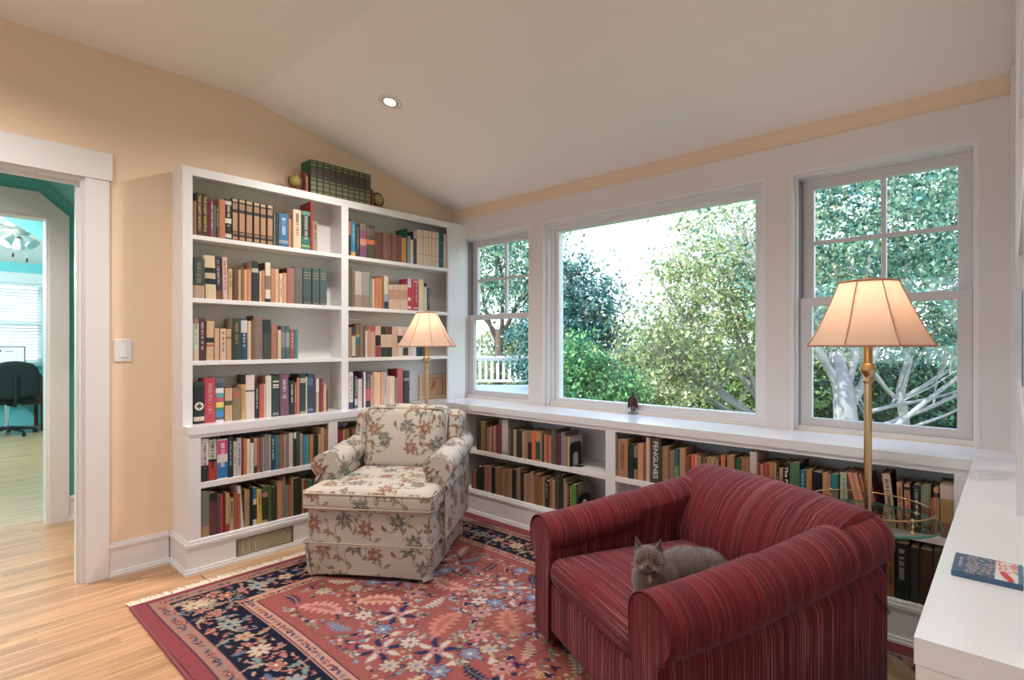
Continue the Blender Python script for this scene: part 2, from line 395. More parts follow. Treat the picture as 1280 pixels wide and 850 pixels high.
# office furniture ---------------------------------------------------
dk = thing('desk', 'dark reddish wooden desk under the office window', 'desk', (-10.3, 0.55, 0))
obj('desktop', boxes([(-0.38, 0.34, -0.95, 0.66, 0.72, 0.75)], 0.003), M_darkwood, dk)
obj('drawer_pedestal', boxes([(-0.36, 0.30, 0.42, 0.66, 0.36, 0.72)], 0.003), M_darkwood, dk)
for yy in (-0.93, 0.62):
    for xx in (-0.34, 0.28): obj('leg', boxes([(xx, xx + 0.04, yy, yy + 0.04, 0, 0.72)]), M_darkwood, dk)
pc = thing('cardboard_storage_box', 'small pale box on the office floor beside the desk', 'box', (-10.05, 1.33, 0))
obj('carton', boxes([(-0.1, 0.1, -0.09, 0.09, 0, 0.3)], 0.004), mat('pale_card', 'b9a9a8', 0.8), pc); obj('lid', boxes([(-0.105, 0.105, -0.095, 0.095, 0.27, 0.31)], 0.003), mat('pale_card', 'b9a9a8', 0.8), pc)
mo = thing('computer_monitor', 'grey framed flat computer monitor lit up on the office desk', 'monitor', (-10.2, 0.72, 0.75), 0)
obj('bezel', boxes([(-0.03, 0.0, -0.31, 0.31, 0.05, 0.42)], 0.004), mat('monitor_grey', '5f6470', 0.4), mo)
ms_ = bpy.data.materials.new('lit_screen'); ms_.use_nodes = True; e_ = ms_.node_tree.nodes['Principled BSDF']; e_.inputs['Base Color'].default_value = (0.1, 0.1, 0.1, 1)
e_.inputs['Emission Color'].default_value = lin('dfe8f2'); e_.inputs['Emission Strength'].default_value = 0.75
scn = obj('screen', boxes([(0.0, 0.002, -0.295, 0.295, 0.065, 0.405)]), ms_, mo)
obj('desktop_icons', boxes([(0.002, 0.003, 0.02, 0.06, 0.34, 0.37), (0.002, 0.003, 0.10, 0.18, 0.345, 0.352), (0.002, 0.003, 0.13, 0.17, 0.12, 0.2), (0.002, 0.003, -0.2, -0.1, 0.34, 0.35)]), mat('icon_ink', '49627a', 0.5), scn)
obj('foot', boxes([(-0.1, 0.08, -0.12, 0.12, 0, 0.01), (-0.03, -0.01, -0.03, 0.03, 0, 0.1)], 0.003), M_black, mo)
kt = thing('desk_telephone', 'small dark telephone at the right end of the office desk', 'telephone', (-10.08, 1.12, 0.75))
obj('telephone_body', boxes([(-0.07, 0.07, -0.06, 0.06, 0, 0.035)], 0.006), M_black, kt); obj('handset', boxes([(-0.08, 0.08, -0.055, -0.02, 0.035, 0.06)], 0.008), M_black, kt)
pp = obj('paper_sheet', boxes([(-10.12, -9.99, 0.98, 1.05, 0.7505, 0.756)]), mat('white_paper', 'eceae6', 0.8)); tag(pp, 'white sheet of paper beside the telephone on the office desk', 'paper')
ch = thing('office_chair', 'black swivel office chair seen from behind at the desk', 'chair', (-9.72, 0.80, 0), 0.2)
V, F = rbox_np(-0.05, 0.05, -0.27, 0.27, 0.48, 0.98, 0.05, 0.025, lambda Q, U: Q * np.stack([np.ones(len(U)), 1 - 0.18 * np.clip(U[:, 2], 0, 1) ** 2 - 0.0 * U[:, 1], 1 - 0.22 * U[:, 1] ** 2], 1))
V[:, 0] += 0.24
M_fab = mat('black_chair_fabric', '16211f', 0.85, bump=0.2, bscale=300)
link('backrest', mesh_np('backrest', V, F, smooth=True), M_fab, ch)
V, F = rbox_np(-0.24, 0.24, -0.26, 0.26, 0.42, 0.50, 0.035, 0.03); link('seat', mesh_np('seat', V, F, smooth=True), M_fab, ch)
bm = bmesh.new(); tube(bm, [(0.05, 0, 0.40), (0.27, 0, 0.40), (0.30, 0, 0.46), (0.30, 0, 0.78)], 0.018, 8); obj('back_support', bm, M_black, ch)
bm = bmesh.new(); lathe(bm, [(0.03, 0.20), (0.03, 0.42), (0.001, 0.42)], 14); lathe(bm, [(0.018, 0.07), (0.018, 0.22)], 12); obj('gas_column', bm, mat('chrome', 'd0d4d8', 0.15, metal=1), ch)
for i in range(5):
    a = i * 2 * PI / 5 + 0.3; bm = bmesh.new(); tube(bm, [(0.02 * math.cos(a), 0.02 * math.sin(a), 0.10), (0.29 * math.cos(a), 0.29 * math.sin(a), 0.065)], [0.025, 0.014], 8)
    lg = obj('base_arm', bm, M_black, ch)
    bm = bmesh.new(); r = bmesh.ops.create_cone(bm, cap_ends=True, segments=14, radius1=0.028, radius2=0.028, depth=0.03, matrix=Matrix.Translation((0.29 * math.cos(a), 0.29 * math.sin(a), 0.029)) @ Euler((0, PI / 2, a + 1.2)).to_matrix().to_4x4()); obj('castor', bm, M_black, lg)
# ceiling fan
fn_ = thing('ceiling_fan', 'white ceiling fan with glass light shades in the office', 'ceiling fan', (-8.05, 0.76, 2.43))
M_fan = mat('fan_white', 'cfd2c8', 0.4)
bm = bmesh.new(); lathe(bm, [(0.001, 0.42), (0.06, 0.42), (0.05, 0.37), (0.012, 0.36), (0.012, 0.12), (0.05, 0.11), (0.12, 0.07), (0.12, 0.0), (0.07, -0.03), (0.001, -0.03)], 24); obj('motor', bm, M_fan, fn_, True)
for i in range(5):
    a = i * 2 * PI / 5 + 0.55; bm = bmesh.new(); box(bm, 0.17, 0.60, -0.065, 0.065, 0.0, 0.008, 0.003); box(bm, 0.1, 0.2, -0.015, 0.015, 0.005, 0.012)
    bmesh.ops.rotate(bm, verts=bm.verts, cent=(0, 0, 0), matrix=Matrix.Rotation(a, 3, 'Z') @ Matrix.Rotation(0.2, 3, 'X')); obj('blade', bm, M_fan, fn_)
M_shade_g = mat('frosted_shade', 'e8ecea', 0.3)
for i in range(3):
    a = i * 2 * PI / 3 + 0.9; bm = bmesh.new(); lathe(bm, [(0.03, 0.0), (0.035, -0.03), (0.075, -0.12), (0.07, -0.12), (0.03, -0.03)], 16)
    bmesh.ops.rotate(bm, verts=bm.verts, cent=(0, 0, 0), matrix=Matrix.Rotation(a, 3, 'Z') @ Matrix.Rotation(-0.7, 3, 'Y')); bmesh.ops.translate(bm, verts=bm.verts, vec=(0.06 * math.cos(a), 0.06 * math.sin(a), -0.05)); obj('glass_shade', bm, M_shade_g, fn_, True)
for dx, dy, ln in ((0.03, 0.06, 0.28), (0.0, -0.05, 0.23)):
    bm = bmesh.new(); tube(bm, [(dx, dy, -0.04), (dx, dy, -ln)], 0.002, 5); pcd = obj('pull_chain', bm, M_fan, fn_)
    bm = bmesh.new(); lathe(bm, [(0.001, 0.0), (0.011, -0.012), (0.011, -0.04), (0.001, -0.055)], 10, dx, dy, -ln); obj('chain_pull', bm, M_darkwood, pcd)

# ---------------------------------------------------------- windows
def double_hung(name, W, muntin_x):
    x0, x1, z0, z1 = W
    r = struct(name, boxes([   # jamb liner with a bead at the wall face
        (x0, x0 + 0.012, YW - 0.002, YW + 0.16, z0, z1), (x1 - 0.012, x1, YW - 0.002, YW + 0.16, z0, z1), (x0, x1, YW - 0.002, YW + 0.16, z1 - 0.012, z1),
        (x0 + 0.012, x0 + 0.022, YW + 0.03, YW + 0.16, z0, z1 - 0.01), (x1 - 0.022, x1 - 0.012, YW + 0.03, YW + 0.16, z0, z1 - 0.01), (x0 + 0.012, x1 - 0.012, YW + 0.03, YW + 0.16, z1 - 0.022, z1 - 0.01),
        (x0, x1, YW + 0.045, YW + 0.16, z0, z0 + 0.022)]), M_white)
    a, b = x0 + 0.026, x1 - 0.026; zm = 1.417
    # upper sash (outer track)
    ya, yb = YW + 0.115, YW + 0.15
    up = obj('upper_sash', boxes([(a, a + 0.052, ya, yb, zm - 0.02, z1 - 0.022), (b - 0.052, b, ya, yb, zm - 0.02, z1 - 0.022), (a, b, ya, yb, z1 - 0.072, z1 - 0.022), (a, b, ya, yb, zm - 0.02, zm + 0.022)], 0.002), M_trim, r)
    obj('muntin', boxes([(muntin_x - 0.01, muntin_x + 0.01, ya + 0.004, yb - 0.004, zm, z1 - 0.06)], 0.002), M_trim, up)
    obj('muntin', boxes([(a + 0.04, b - 0.04, ya + 0.005, yb - 0.005, 1.708, 1.728)], 0.002), M_trim, up)
    for (xa, xb) in ((a + 0.052, muntin_x - 0.01), (muntin_x + 0.01, b - 0.052)):
        for (za, zb) in ((zm + 0.022, 1.708), (1.728, z1 - 0.072)):
            obj('pane', boxes([(xa, xb, ya + 0.014, ya + 0.018, za, zb)]), M_glass, up)
    ya, yb = YW + 0.072, YW + 0.107
    lo = obj('lower_sash', boxes([(a, a + 0.052, ya, yb, z0 + 0.022, zm + 0.018), (b - 0.052, b, ya, yb, z0 + 0.022, zm + 0.018), (a, b, ya, yb, zm - 0.022, zm + 0.018), (a, b, ya, yb, z0 + 0.022, z0 + 0.062)], 0.002), M_trim, r)
    obj('pane', boxes([(a + 0.052, b - 0.052, ya + 0.014, ya + 0.018, z0 + 0.062, zm - 0.022)]), M_glass, lo)
    obj('sash_lock', boxes([((a + b) / 2 - 0.03, (a + b) / 2 + 0.03, ya + 0.004, yb, zm + 0.018, zm + 0.026)], 0.002), M_white, lo)
    obj('spring_track', boxes([(x0 + 0.0221, x0 + 0.0258, YW + 0.06, YW + 0.155, zm + 0.02, z1 - 0.03)]), mat('track_grey', '8d8a8e', 0.5), r)
    return r
double_hung('window_1', W1, -2.925)
double_hung('window_3', W3, -0.452)
x0, x1, z0, z1 = W2
r = struct('window_2', boxes([(x0, x0 + 0.014, YW - 0.002, YW + 0.16, z0, z1), (x1 - 0.014, x1, YW - 0.002, YW + 0.16, z0, z1), (x0, x1, YW - 0.002, YW + 0.16, z1 - 0.014, z1),
    (x0, x1, YW + 0.05, YW + 0.16, z0, z0 + 0.018)]), M_white)
obj('stepped_frame', boxes([(x0 + 0.014, x0 + 0.034, YW + 0.03, YW + 0.15, z0, z1 - 0.014), (x0 + 0.034, x0 + 0.052, YW + 0.06, YW + 0.15, z0, z1 - 0.03), (x0 + 0.052, x0 + 0.082, YW + 0.085, YW + 0.14, z0 + 0.02, z1 - 0.04),
    (x1 - 0.034, x1 - 0.014, YW + 0.03, YW + 0.15, z0, z1 - 0.014), (x1 - 0.052, x1 - 0.034, YW + 0.06, YW + 0.15, z0, z1 - 0.03), (x1 - 0.082, x1 - 0.052, YW + 0.085, YW + 0.14, z0 + 0.02, z1 - 0.04),
    (x0 + 0.014, x1 - 0.014, YW + 0.03, YW + 0.15, z1 - 0.03, z1 - 0.014), (x0 + 0.03, x1 - 0.03, YW + 0.06, YW + 0.15, z1 - 0.045, z1 - 0.03), (x0 + 0.05, x1 - 0.05, YW + 0.085, YW + 0.14, z1 - 0.066, z1 - 0.045),
    (x0 + 0.034, x1 - 0.034, YW + 0.07, YW + 0.15, z0 + 0.018, z0 + 0.036), (x0 + 0.05, x1 - 0.05, YW + 0.085, YW + 0.14, z0 + 0.036, z0 + 0.054)], 0.0015), M_white, r)
obj('pane', boxes([(x0 + 0.08, x1 - 0.08, YW + 0.10, YW + 0.104, z0 + 0.052, z1 - 0.064)]), M_glass, r)
# added window behind the camera, lets in sky light as fill
r = struct('added_fill_window', boxes([(NW[0], NW[0] + 0.05, WY0 - 0.12, WY0 + 0.01, NW[2], NW[3]), (NW[1] - 0.05, NW[1], WY0 - 0.12, WY0 + 0.01, NW[2], NW[3]), (NW[0], NW[1], WY0 - 0.12, WY0 + 0.01, NW[2], NW[2] + 0.05), (NW[0], NW[1], WY0 - 0.12, WY0 + 0.01, NW[3] - 0.05, NW[3]), (-0.88, -0.82, WY0 - 0.1, WY0, NW[2], NW[3])]), M_white)
obj('pane', boxes([(NW[0] + 0.05, NW[1] - 0.05, WY0 - 0.06, WY0 - 0.056, NW[2] + 0.05, NW[3] - 0.05)]), M_glass, r)
sun_slab = struct('added_sun_slab', boxes([(NW[0] - 1.5, NW[1] + 1.5, WY0 - 2.0, WY0 - 0.12, 2.55, 2.65)]), M_white)   # added slab, out of view, blocks the sun from that window

# book table: shelf, start, end, height, depth, colour, bands, lean, lettering colour, side colour, label (None = one of the slim books)
BOOKS = [
("A1",1.0065,1.0273,0.183,0.13,"96694f",(),0,None,None,"brown book, leftmost, top shelf, left bay of tall bookcase"),
("A1",1.0277,1.0547,0.236,0.135,"4b371e",(),0,"TXT1",None,"dark brown book, second from the left, top shelf, left bay of tall bookcase"),
("A1",1.0551,1.0841,0.234,0.137,"4b371e",(),0,"TXT2",None,"dark brown book, third from the left, top shelf, left bay of tall bookcase"),
("A1",1.0845,1.0963,0.213,0.143,"6a2420",(),0,None,None,"thin dark red book, fourth from the left, top shelf, left bay of tall bookcase"),
("A1",1.0971,1.1119,0.198,0.135,"a8506e",(),0,"e8d0c0",None,"purple book, fifth from the left, top shelf, left bay of tall bookcase"),
("A1",1.1127,1.1251,0.181,0.136,"5f6f60",(),0,None,None,None),
("A1",1.1259,1.1396,0.181,0.106,"2e4a3c",(),0,"c0b080",None,None),
("A1",1.1404,1.1745,0.219,0.124,"c3734b",(),0,None,None,"tan book, eighth from the left, top shelf, left bay of tall bookcase"),
("A1",1.1753,1.2095,0.228,0.143,"28221c",((0.86,0.95,"d8cdb8"),(0.4,0.52,"e8e0cc"),(0.04,0.14,"d8cdb8")),0,"d8cdb8",None,"black book, ninth from the left, top shelf, left bay of tall bookcase"),
("A1",1.2103,1.2442,0.24,0.131,"33261c",((0.02,0.09,"b88a5c"),(0.14,0.2,"8a6a50"),(0.22,0.66,"b9895e"),(0.74,0.88,"a37a58"),(0.92,0.985,"c8a47c")),0,None,None,"tall dark brown book, tenth from the left, top shelf, left bay of tall bookcase"),
("A1",1.2464,1.284,0.24,0.141,"33261c",((0.02,0.09,"b88a5c"),(0.14,0.2,"8a6a50"),(0.22,0.66,"b9895e"),(0.74,0.88,"a37a58"),(0.92,0.985,"c8a47c")),0,None,None,"tall dark brown book, eleventh from the left, top shelf, left bay of tall bookcase"),
("A1",1.2863,1.3268,0.239,0.11,"33261c",((0.02,0.09,"b88a5c"),(0.14,0.2,"8a6a50"),(0.22,0.66,"b9895e"),(0.74,0.88,"a37a58"),(0.92,0.985,"c8a47c")),0,None,None,"thick dark brown book, twelfth from the left, top shelf, left bay of tall bookcase"),
("A1",1.3291,1.3659,0.239,0.124,"33261c",((0.02,0.09,"b88a5c"),(0.14,0.2,"8a6a50"),(0.22,0.66,"b9895e"),(0.74,0.88,"a37a58"),(0.92,0.985,"c8a47c")),0,None,None,"thick dark brown book, twelfth from the right, top shelf, left bay of tall bookcase"),
("A1",1.3682,1.4056,0.238,0.115,"33261c",((0.02,0.09,"b88a5c"),(0.14,0.2,"8a6a50"),(0.22,0.66,"b9895e"),(0.74,0.88,"a37a58"),(0.92,0.985,"c8a47c")),0,None,None,"thick dark brown book, eleventh from the right, top shelf, left bay of tall bookcase"),
("A1",1.408,1.4461,0.239,0.127,"33261c",((0.02,0.09,"b88a5c"),(0.14,0.2,"8a6a50"),(0.22,0.66,"b9895e"),(0.74,0.88,"a37a58"),(0.92,0.985,"c8a47c")),0,None,None,"thick dark brown book, tenth from the right, top shelf, left bay of tall bookcase"),
("A1",1.4485,1.4606,0.193,0.128,"6c7a6c",(),0,None,None,None),
("A1",1.461,1.4776,0.198,0.106,"3e3c2c",(),0,None,None,"olive book, eighth from the right, top shelf, left bay of tall bookcase"),
("A1",1.48,1.5394,0.201,0.114,"2d6ea0",((0.1,0.2,"8aa0b0"),),0,"d0e0e8",None,"thick blue book, seventh from the right, top shelf, left bay of tall bookcase"),
("A1",1.5398,1.5545,0.178,0.116,"d8905c",(),0,None,None,None),
("A1",1.5549,1.5697,0.175,0.131,"8a6444",(),0,None,None,None),
("A1",1.5701,1.621,0.241,0.136,"eacba6",(),0,"3a3028",None,"tall cream book, fourth from the right, top shelf, left bay of tall bookcase"),
("A1",1.6236,1.6789,0.241,0.111,"20352f",((0,0.33,"0f7a72"),(0.07,0.12,"a8c060"),(0.9,1,"5a9488")),0,"b8c0b0",None,"tall black book, third from the right, top shelf, left bay of tall bookcase"),
("A1",1.6805,1.6965,0.309,0.137,"a82830",(),0,None,None,"tall red book, second from the right, top shelf, left bay of tall bookcase"),
("A1",1.6976,1.73,0.191,0.111,"a88c70",(),0,"3a3028",None,"tan book, rightmost, top shelf, left bay of tall bookcase"),
("A2",1.0097,1.0675,0.219,0.13,"3f4a42",((0,0.32,"c09a82"),),0,"8a8470",None,"thick charcoal book, leftmost, second shelf down, left bay of tall bookcase"),
("A2",1.0744,1.128,0.24,0.11,"e0c8a0",((0.34,0.72,"1c2a28"),(0.47,0.6,"c8b8a0")),-0.008,None,None,"tall cream book, second from the left, second shelf down, left bay of tall bookcase"),
("A2",1.13,1.1601,0.242,0.105,"3d3440",((0,0.2,"8a5038"),),-0.01,"b8b0b8",None,"tall charcoal book, third from the left, second shelf down, left bay of tall bookcase"),
("A2",1.1626,1.1881,0.239,0.14,"e0b8a8",(),-0.004,"a04848",None,"tall peach book, fourth from the left, second shelf down, left bay of tall bookcase"),
("A2",1.1919,1.2147,0.178,0.113,"d9b184",(),0,"6a4a30",None,"short cream book, fifth from the left, second shelf down, left bay of tall bookcase"),
("A2",1.2181,1.2434,0.184,0.114,"6b4a3a",(),0,None,None,"brown book, sixth from the left, second shelf down, left bay of tall bookcase"),
("A2",1.2438,1.2609,0.179,0.134,"d8a47e",(),0,None,None,"short peach book, seventh from the left, second shelf down, left bay of tall bookcase"),
("A2",1.2627,1.2742,0.193,0.14,"9b6a4c",(),0,None,None,None),
("A2",1.2751,1.2925,0.182,0.117,"e0aa80",(),0,None,None,"peach book, ninth from the left, second shelf down, left bay of tall bookcase"),
("A2",1.2943,1.3178,0.185,0.139,"d88f62",(),0,None,None,"tan book, tenth from the left, second shelf down, left bay of tall bookcase"),
("A2",1.32,1.3585,0.236,0.127,"26383a",((0.72,0.82,"b8beb8"),),0,None,"b58f78","tall dark teal book, eleventh from the left, second shelf down, left bay of tall bookcase"),
("A2",1.3645,1.3752,0.181,0.132,"e8c0a8",(),0,None,None,None),
("A2",1.3761,1.3948,0.187,0.113,"c98a5c",(),0,None,None,"tan book, eleventh from the right, second shelf down, left bay of tall bookcase"),
("A2",1.3976,1.4289,0.236,0.143,"e8dcc8",((0.32,0.67,"8a8074"),(0,0.09,"2c3440")),0,None,"5a3a28","tall cream book, tenth from the right, second shelf down, left bay of tall bookcase"),
("A2",1.4308,1.4543,0.203,0.133,"d08a60",(),0,None,None,"tan book, ninth from the right, second shelf down, left bay of tall bookcase"),
("A2",1.4563,1.481,0.204,0.144,"e2b48c",(),0,None,None,"peach book, eighth from the right, second shelf down, left bay of tall bookcase"),
("A2",1.4844,1.5016,0.178,0.134,"f0dcc0",(),0,"504030",None,None),
("A2",1.5036,1.5284,0.184,0.117,"e0a27c",(),0,None,None,"peach book, sixth from the right, second shelf down, left bay of tall bookcase"),
("A2",1.5304,1.5747,0.217,0.119,"b07468",(),0,None,"5a2f24","thick dusty pink book, fifth from the right, second shelf down, left bay of tall bookcase"),
("A2",1.5768,1.6288,0.228,0.112,"706c6a",(),0,None,None,"thick grey book, fourth from the right, second shelf down, left bay of tall bookcase"),
("A2",1.6335,1.6895,0.232,0.111,"4a5e5c",((0.85,0.87,"a89870"),(0.78,0.8,"a89870"),(0.7,0.72,"a89870"),(0.03,0.05,"a89870")),0,None,None,"thick charcoal book, third from the right, second shelf down, left bay of tall bookcase"),
("A2",1.6928,1.7409,0.233,0.108,"4c6062",((0.85,0.87,"a89870"),(0.78,0.8,"a89870"),(0.7,0.72,"a89870"),(0.03,0.05,"a89870")),0,None,None,"thick charcoal book, second from the right, second shelf down, left bay of tall bookcase"),
("A2",1.7447,1.7934,0.236,0.117,"506468",((0.85,0.87,"a89870"),(0.78,0.8,"a89870"),(0.7,0.72,"a89870"),(0.03,0.05,"a89870")),0,None,None,"tall grey-blue book, rightmost, second shelf down, left bay of tall bookcase"),
("A3",1.0108,1.0392,0.231,0.129,"c8d8bc",((0.88,1,"a08068"),(0,0.28,"d8c0a4")),0,"b07060",None,"grey-green book, leftmost, third shelf down, left bay of tall bookcase"),
("A3",1.0408,1.0704,0.234,0.105,"5a3440",(),0,"c8c0c8",None,"dark red book, second from the left, third shelf down, left bay of tall bookcase"),
("A3",1.0768,1.1156,0.219,0.132,"d9b48a",((0.45,0.58,"23302a"),(0.36,0.41,"c84838")),0.003,None,None,"thick cream book, third from the left, third shelf down, left bay of tall bookcase"),
("A3",1.1189,1.1429,0.18,0.119,"dcae88",(),0,None,None,"short peach book, fourth from the left, third shelf down, left bay of tall bookcase"),
("A3",1.1479,1.1774,0.179,0.117,"e4c4b0",(),0,"6a5048",None,"short peach book, fifth from the left, third shelf down, left bay of tall bookcase"),
("A3",1.1795,1.2073,0.177,0.133,"d4a474",((0.7,0.75,"8a6040"),),0,None,None,"short tan book, sixth from the left, third shelf down, left bay of tall bookcase"),
("A3",1.2129,1.2596,0.238,0.124,"30463f",(),0,"b08050","a08a78","tall dark green book, seventh from the left, third shelf down, left bay of tall bookcase"),
("A3",1.2614,1.2961,0.238,0.118,"24506a",((0.66,0.96,"dcd8dc"),),0,"c8d8e0",None,"tall blue book, eighth from the left, third shelf down, left bay of tall bookcase"),
("A3",1.2979,1.3178,0.226,0.124,"e6c2a2",(),0,None,None,"cream book, ninth from the left, third shelf down, left bay of tall bookcase"),
("A3",1.3187,1.3305,0.231,0.133,"7a6a30",(),0,None,None,None),
("A3",1.3319,1.3831,0.258,0.107,"8e736b",((0.78,0.79,"6a5048"),),0,None,"7a4a34","tall reddish brown book, eighth from the right, third shelf down, left bay of tall bookcase"),
("A3",1.3845,1.4318,0.237,0.144,"434f48",((0.66,1,"2e3c3c"),),0,None,None,"thick charcoal book, seventh from the right, third shelf down, left bay of tall bookcase"),
("A3",1.4337,1.4693,0.21,0.106,"b47a60",((0.68,0.7,"8a5440"),),0,None,None,"tan book, sixth from the right, third shelf down, left bay of tall bookcase"),
("A3",1.4732,1.4933,0.201,0.135,"e8c8a4",((0.88,1,"181818"),),0,None,None,"cream book, fifth from the right, third shelf down, left bay of tall bookcase"),
("A3",1.4947,1.5194,0.202,0.139,"5d7378",((0.35,0.8,"8a9a98"),),0,None,None,"grey book, fourth from the right, third shelf down, left bay of tall bookcase"),
("A3",1.5214,1.5464,0.203,0.106,"56707a",((0.35,0.8,"98a4a0"),),0,None,None,"grey-blue book, third from the right, third shelf down, left bay of tall bookcase"),
("A3",1.5484,1.5778,0.183,0.137,"a06058",(),0,"e0c0a8",None,"reddish brown book, second from the right, third shelf down, left bay of tall bookcase"),
("A3",1.5798,1.6009,0.183,0.12,"4f8c94",(),0,None,None,"teal book, rightmost, third shelf down, left bay of tall bookcase"),
("A4",1.014,1.0675,0.2295,0.128,"1f2c30",((0.07,0.17,"dcc8a8"),(0.9,1,"3a4444")),0,"SWA",None,"thick black book, leftmost, counter level, left bay of tall bookcase"),
("A4",1.0691,1.123,0.2485,0.105,"c83c4c",(),0,"e8a0a0",None,"tall red book, second from the left, counter level, left bay of tall bookcase"),
("A4",1.1251,1.1673,0.2455,0.107,"6c7480",((0.77,0.9,"4c5868"),(0.66,0.77,"eceae6"),(0.56,0.66,"58b0a8"),(0.45,0.56,"d05a74"),(0.33,0.45,"e8d050"),(0.26,0.33,"2c9858"),(0.12,0.26,"3090d0"),(0.05,0.12,"5c6878"),(0,0.05,"e8e8e8")),0,None,None,"thick grey book, third from the left, counter level, left bay of tall bookcase"),
("A4",1.1732,1.2125,0.1855,0.112,"dcac84",((0.48,0.62,"5a5a30"),),0,None,None,"short peach book, fourth from the left, counter level, left bay of tall bookcase"),
("A4",1.2147,1.2587,0.1815,0.136,"8f7a56",((0.72,0.9,"b8684c"),),0,None,None,"short brown book, fifth from the left, counter level, left bay of tall bookcase"),
("A4",1.2627,1.2872,0.2015,0.113,"dcae74",(),0,"a88050",None,"tan book, sixth from the left, counter level, left bay of tall bookcase"),
("A4",1.2885,1.3373,0.2545,0.135,"e6d4cc",((0.62,0.66,"6a6468"),),0,None,"5c584a","tall cream book, seventh from the left, counter level, left bay of tall bookcase"),
("A4",1.3392,1.3622,0.1995,0.142,"28343a",(),0,"c0c8cc",None,"dark teal book, eighth from the left, counter level, left bay of tall bookcase"),
("A4",1.3636,1.3864,0.1945,0.143,"d85a48",(),0,None,None,"red book, ninth from the left, counter level, left bay of tall bookcase"),
("A4",1.3883,1.3995,0.1985,0.119,"e0b8a4",(),0,None,None,None),
("A4",1.4014,1.4351,0.2465,0.119,"e2dcc8",(),0,None,"b87460","cream book, eleventh from the left, counter level, left bay of tall bookcase"),
("A4",1.437,1.484,0.2445,0.126,"2e4540",((0.84,0.88,"dcd8c8"),(0.75,0.79,"dcd8c8"),(0.7,0.73,"dcd8c8"),(0.03,0.1,"8a9088")),0,None,None,"thick dark teal book, twelfth from the left, counter level, left bay of tall bookcase"),
("A4",1.4898,1.5434,0.2505,0.136,"84566e",(),-0.006,"e0d4dc",None,"tall purple book, twelfth from the right, counter level, left bay of tall bookcase"),
("A4",1.5474,1.5768,0.2095,0.109,"2a3838",(),0,"d8d8d0",None,"dark teal book, eleventh from the right, counter level, left bay of tall bookcase"),
("A4",1.5788,1.5926,0.1995,0.135,"b85048",(),0,"e8dcd0",None,None),
("A4",1.5937,1.6127,0.2245,0.137,"cc8468",(),0,None,"1c1c18","tan book, ninth from the right, counter level, left bay of tall bookcase"),
("A4",1.6138,1.6487,0.2475,0.139,"304a4c",((0.78,0.9,"b0b4a0"),(0,0.06,"b0b4a0")),0,None,None,"tall dark teal book, eighth from the right, counter level, left bay of tall bookcase"),
("A4",1.6498,1.6598,0.2295,0.106,"e2c4a8",(),0,None,None,None),
("A4",1.6614,1.6992,0.2455,0.143,"2a4e68",((0.7,0.9,"50708a"),(0.05,0.12,"6888a0")),0,None,None,"thick blue book, sixth from the right, counter level, left bay of tall bookcase"),
("A4",1.7003,1.7181,0.2405,0.109,"6a3a58",(),0,None,None,"purple book, fifth from the right, counter level, left bay of tall bookcase"),
("A4",1.7202,1.742,0.2145,0.119,"d0bc9c",((0.6,1,"eceae4"),),0,None,None,"cream book, fourth from the right, counter level, left bay of tall bookcase"),
("A4",1.7437,1.7673,0.2135,0.129,"8a3a48",(),0,None,None,"reddish brown book, third from the right, counter level, left bay of tall bookcase"),
("A4",1.769,1.7912,0.1775,0.133,"e0a888",(),0,None,None,"short peach book, second from the right, counter level, left bay of tall bookcase"),
("A4",1.7923,1.799,0.1355,0.102,"3c3c28",(),0,None,None,None),
("A5",1.0188,1.0555,0.23,0.173,"2c3434",((0.5,1,"d8dcd4"),(0.38,0.5,"e0d0d8")),0,"a05078",None,"tall charcoal book, leftmost, upper shelf under left counter, near bay"),
("A5",1.0571,1.0961,0.23,0.164,"1c2428",((0.5,0.96,"cfc4ac"),(0.02,0.44,"c03028")),0,"1c1c1c",None,"tall black book, second from the left, upper shelf under left counter, near bay"),
("A5",1.0994,1.1516,0.217,0.145,"e0dcd4",((0.62,0.97,"d83c88"),(0.03,0.42,"1c80c0")),0,"e8e4e8",None,"tall cream book, third from the left, upper shelf under left counter, near bay"),
("A5",1.1537,1.1812,0.223,0.145,"1c3040",(),0,"90a8b8",None,"tall navy book, fourth from the left, upper shelf under left counter, near bay"),
("A5",1.1829,1.1997,0.195,0.134,"e4d2bc",(),0,"a08060",None,"cream book, fifth from the left, upper shelf under left counter, near bay"),
("A5",1.2014,1.2261,0.211,0.126,"c4c8d0",(),0,"506080",None,"off-white book, sixth from the left, upper shelf under left counter, near bay"),
("A5",1.2279,1.2352,0.213,0.132,"902828",(),0,None,None,None),
("A5",1.236,1.2529,0.204,0.153,"dc7c30",(),0,None,None,"tan book, eighth from the left, upper shelf under left counter, near bay"),
("A5",1.2538,1.2717,0.199,0.149,"e8d8c4",(),0,None,None,"cream book, ninth from the left, upper shelf under left counter, near bay"),
("A5",1.2739,1.2915,0.173,0.13,"dce4cc",(),0,None,None,"short cream book, tenth from the left, upper shelf under left counter, near bay"),
("A5",1.2933,1.311,0.2,0.124,"c89878",((0,0.2,"3a3c2c"),),0,None,None,"tan book, eleventh from the left, upper shelf under left counter, near bay"),
("A5",1.3115,1.3267,0.198,0.149,"b85a48",(),0,None,None,"dusty pink book, twelfth from the left, upper shelf under left counter, near bay"),
("A5",1.329,1.3439,0.2,0.15,"7a7472",(),0,None,None,"grey book, thirteenth from the left, upper shelf under left counter, near bay"),
("A5",1.3448,1.3503,0.196,0.147,"d8c8c4",(),0,None,None,None),
("A5",1.3516,1.3777,0.212,0.139,"8e8880",(),0,None,None,"grey book, fifteenth from the left, upper shelf under left counter, near bay"),
("A5",1.3787,1.3888,0.21,0.158,"c0b49c",(),0,None,None,None),
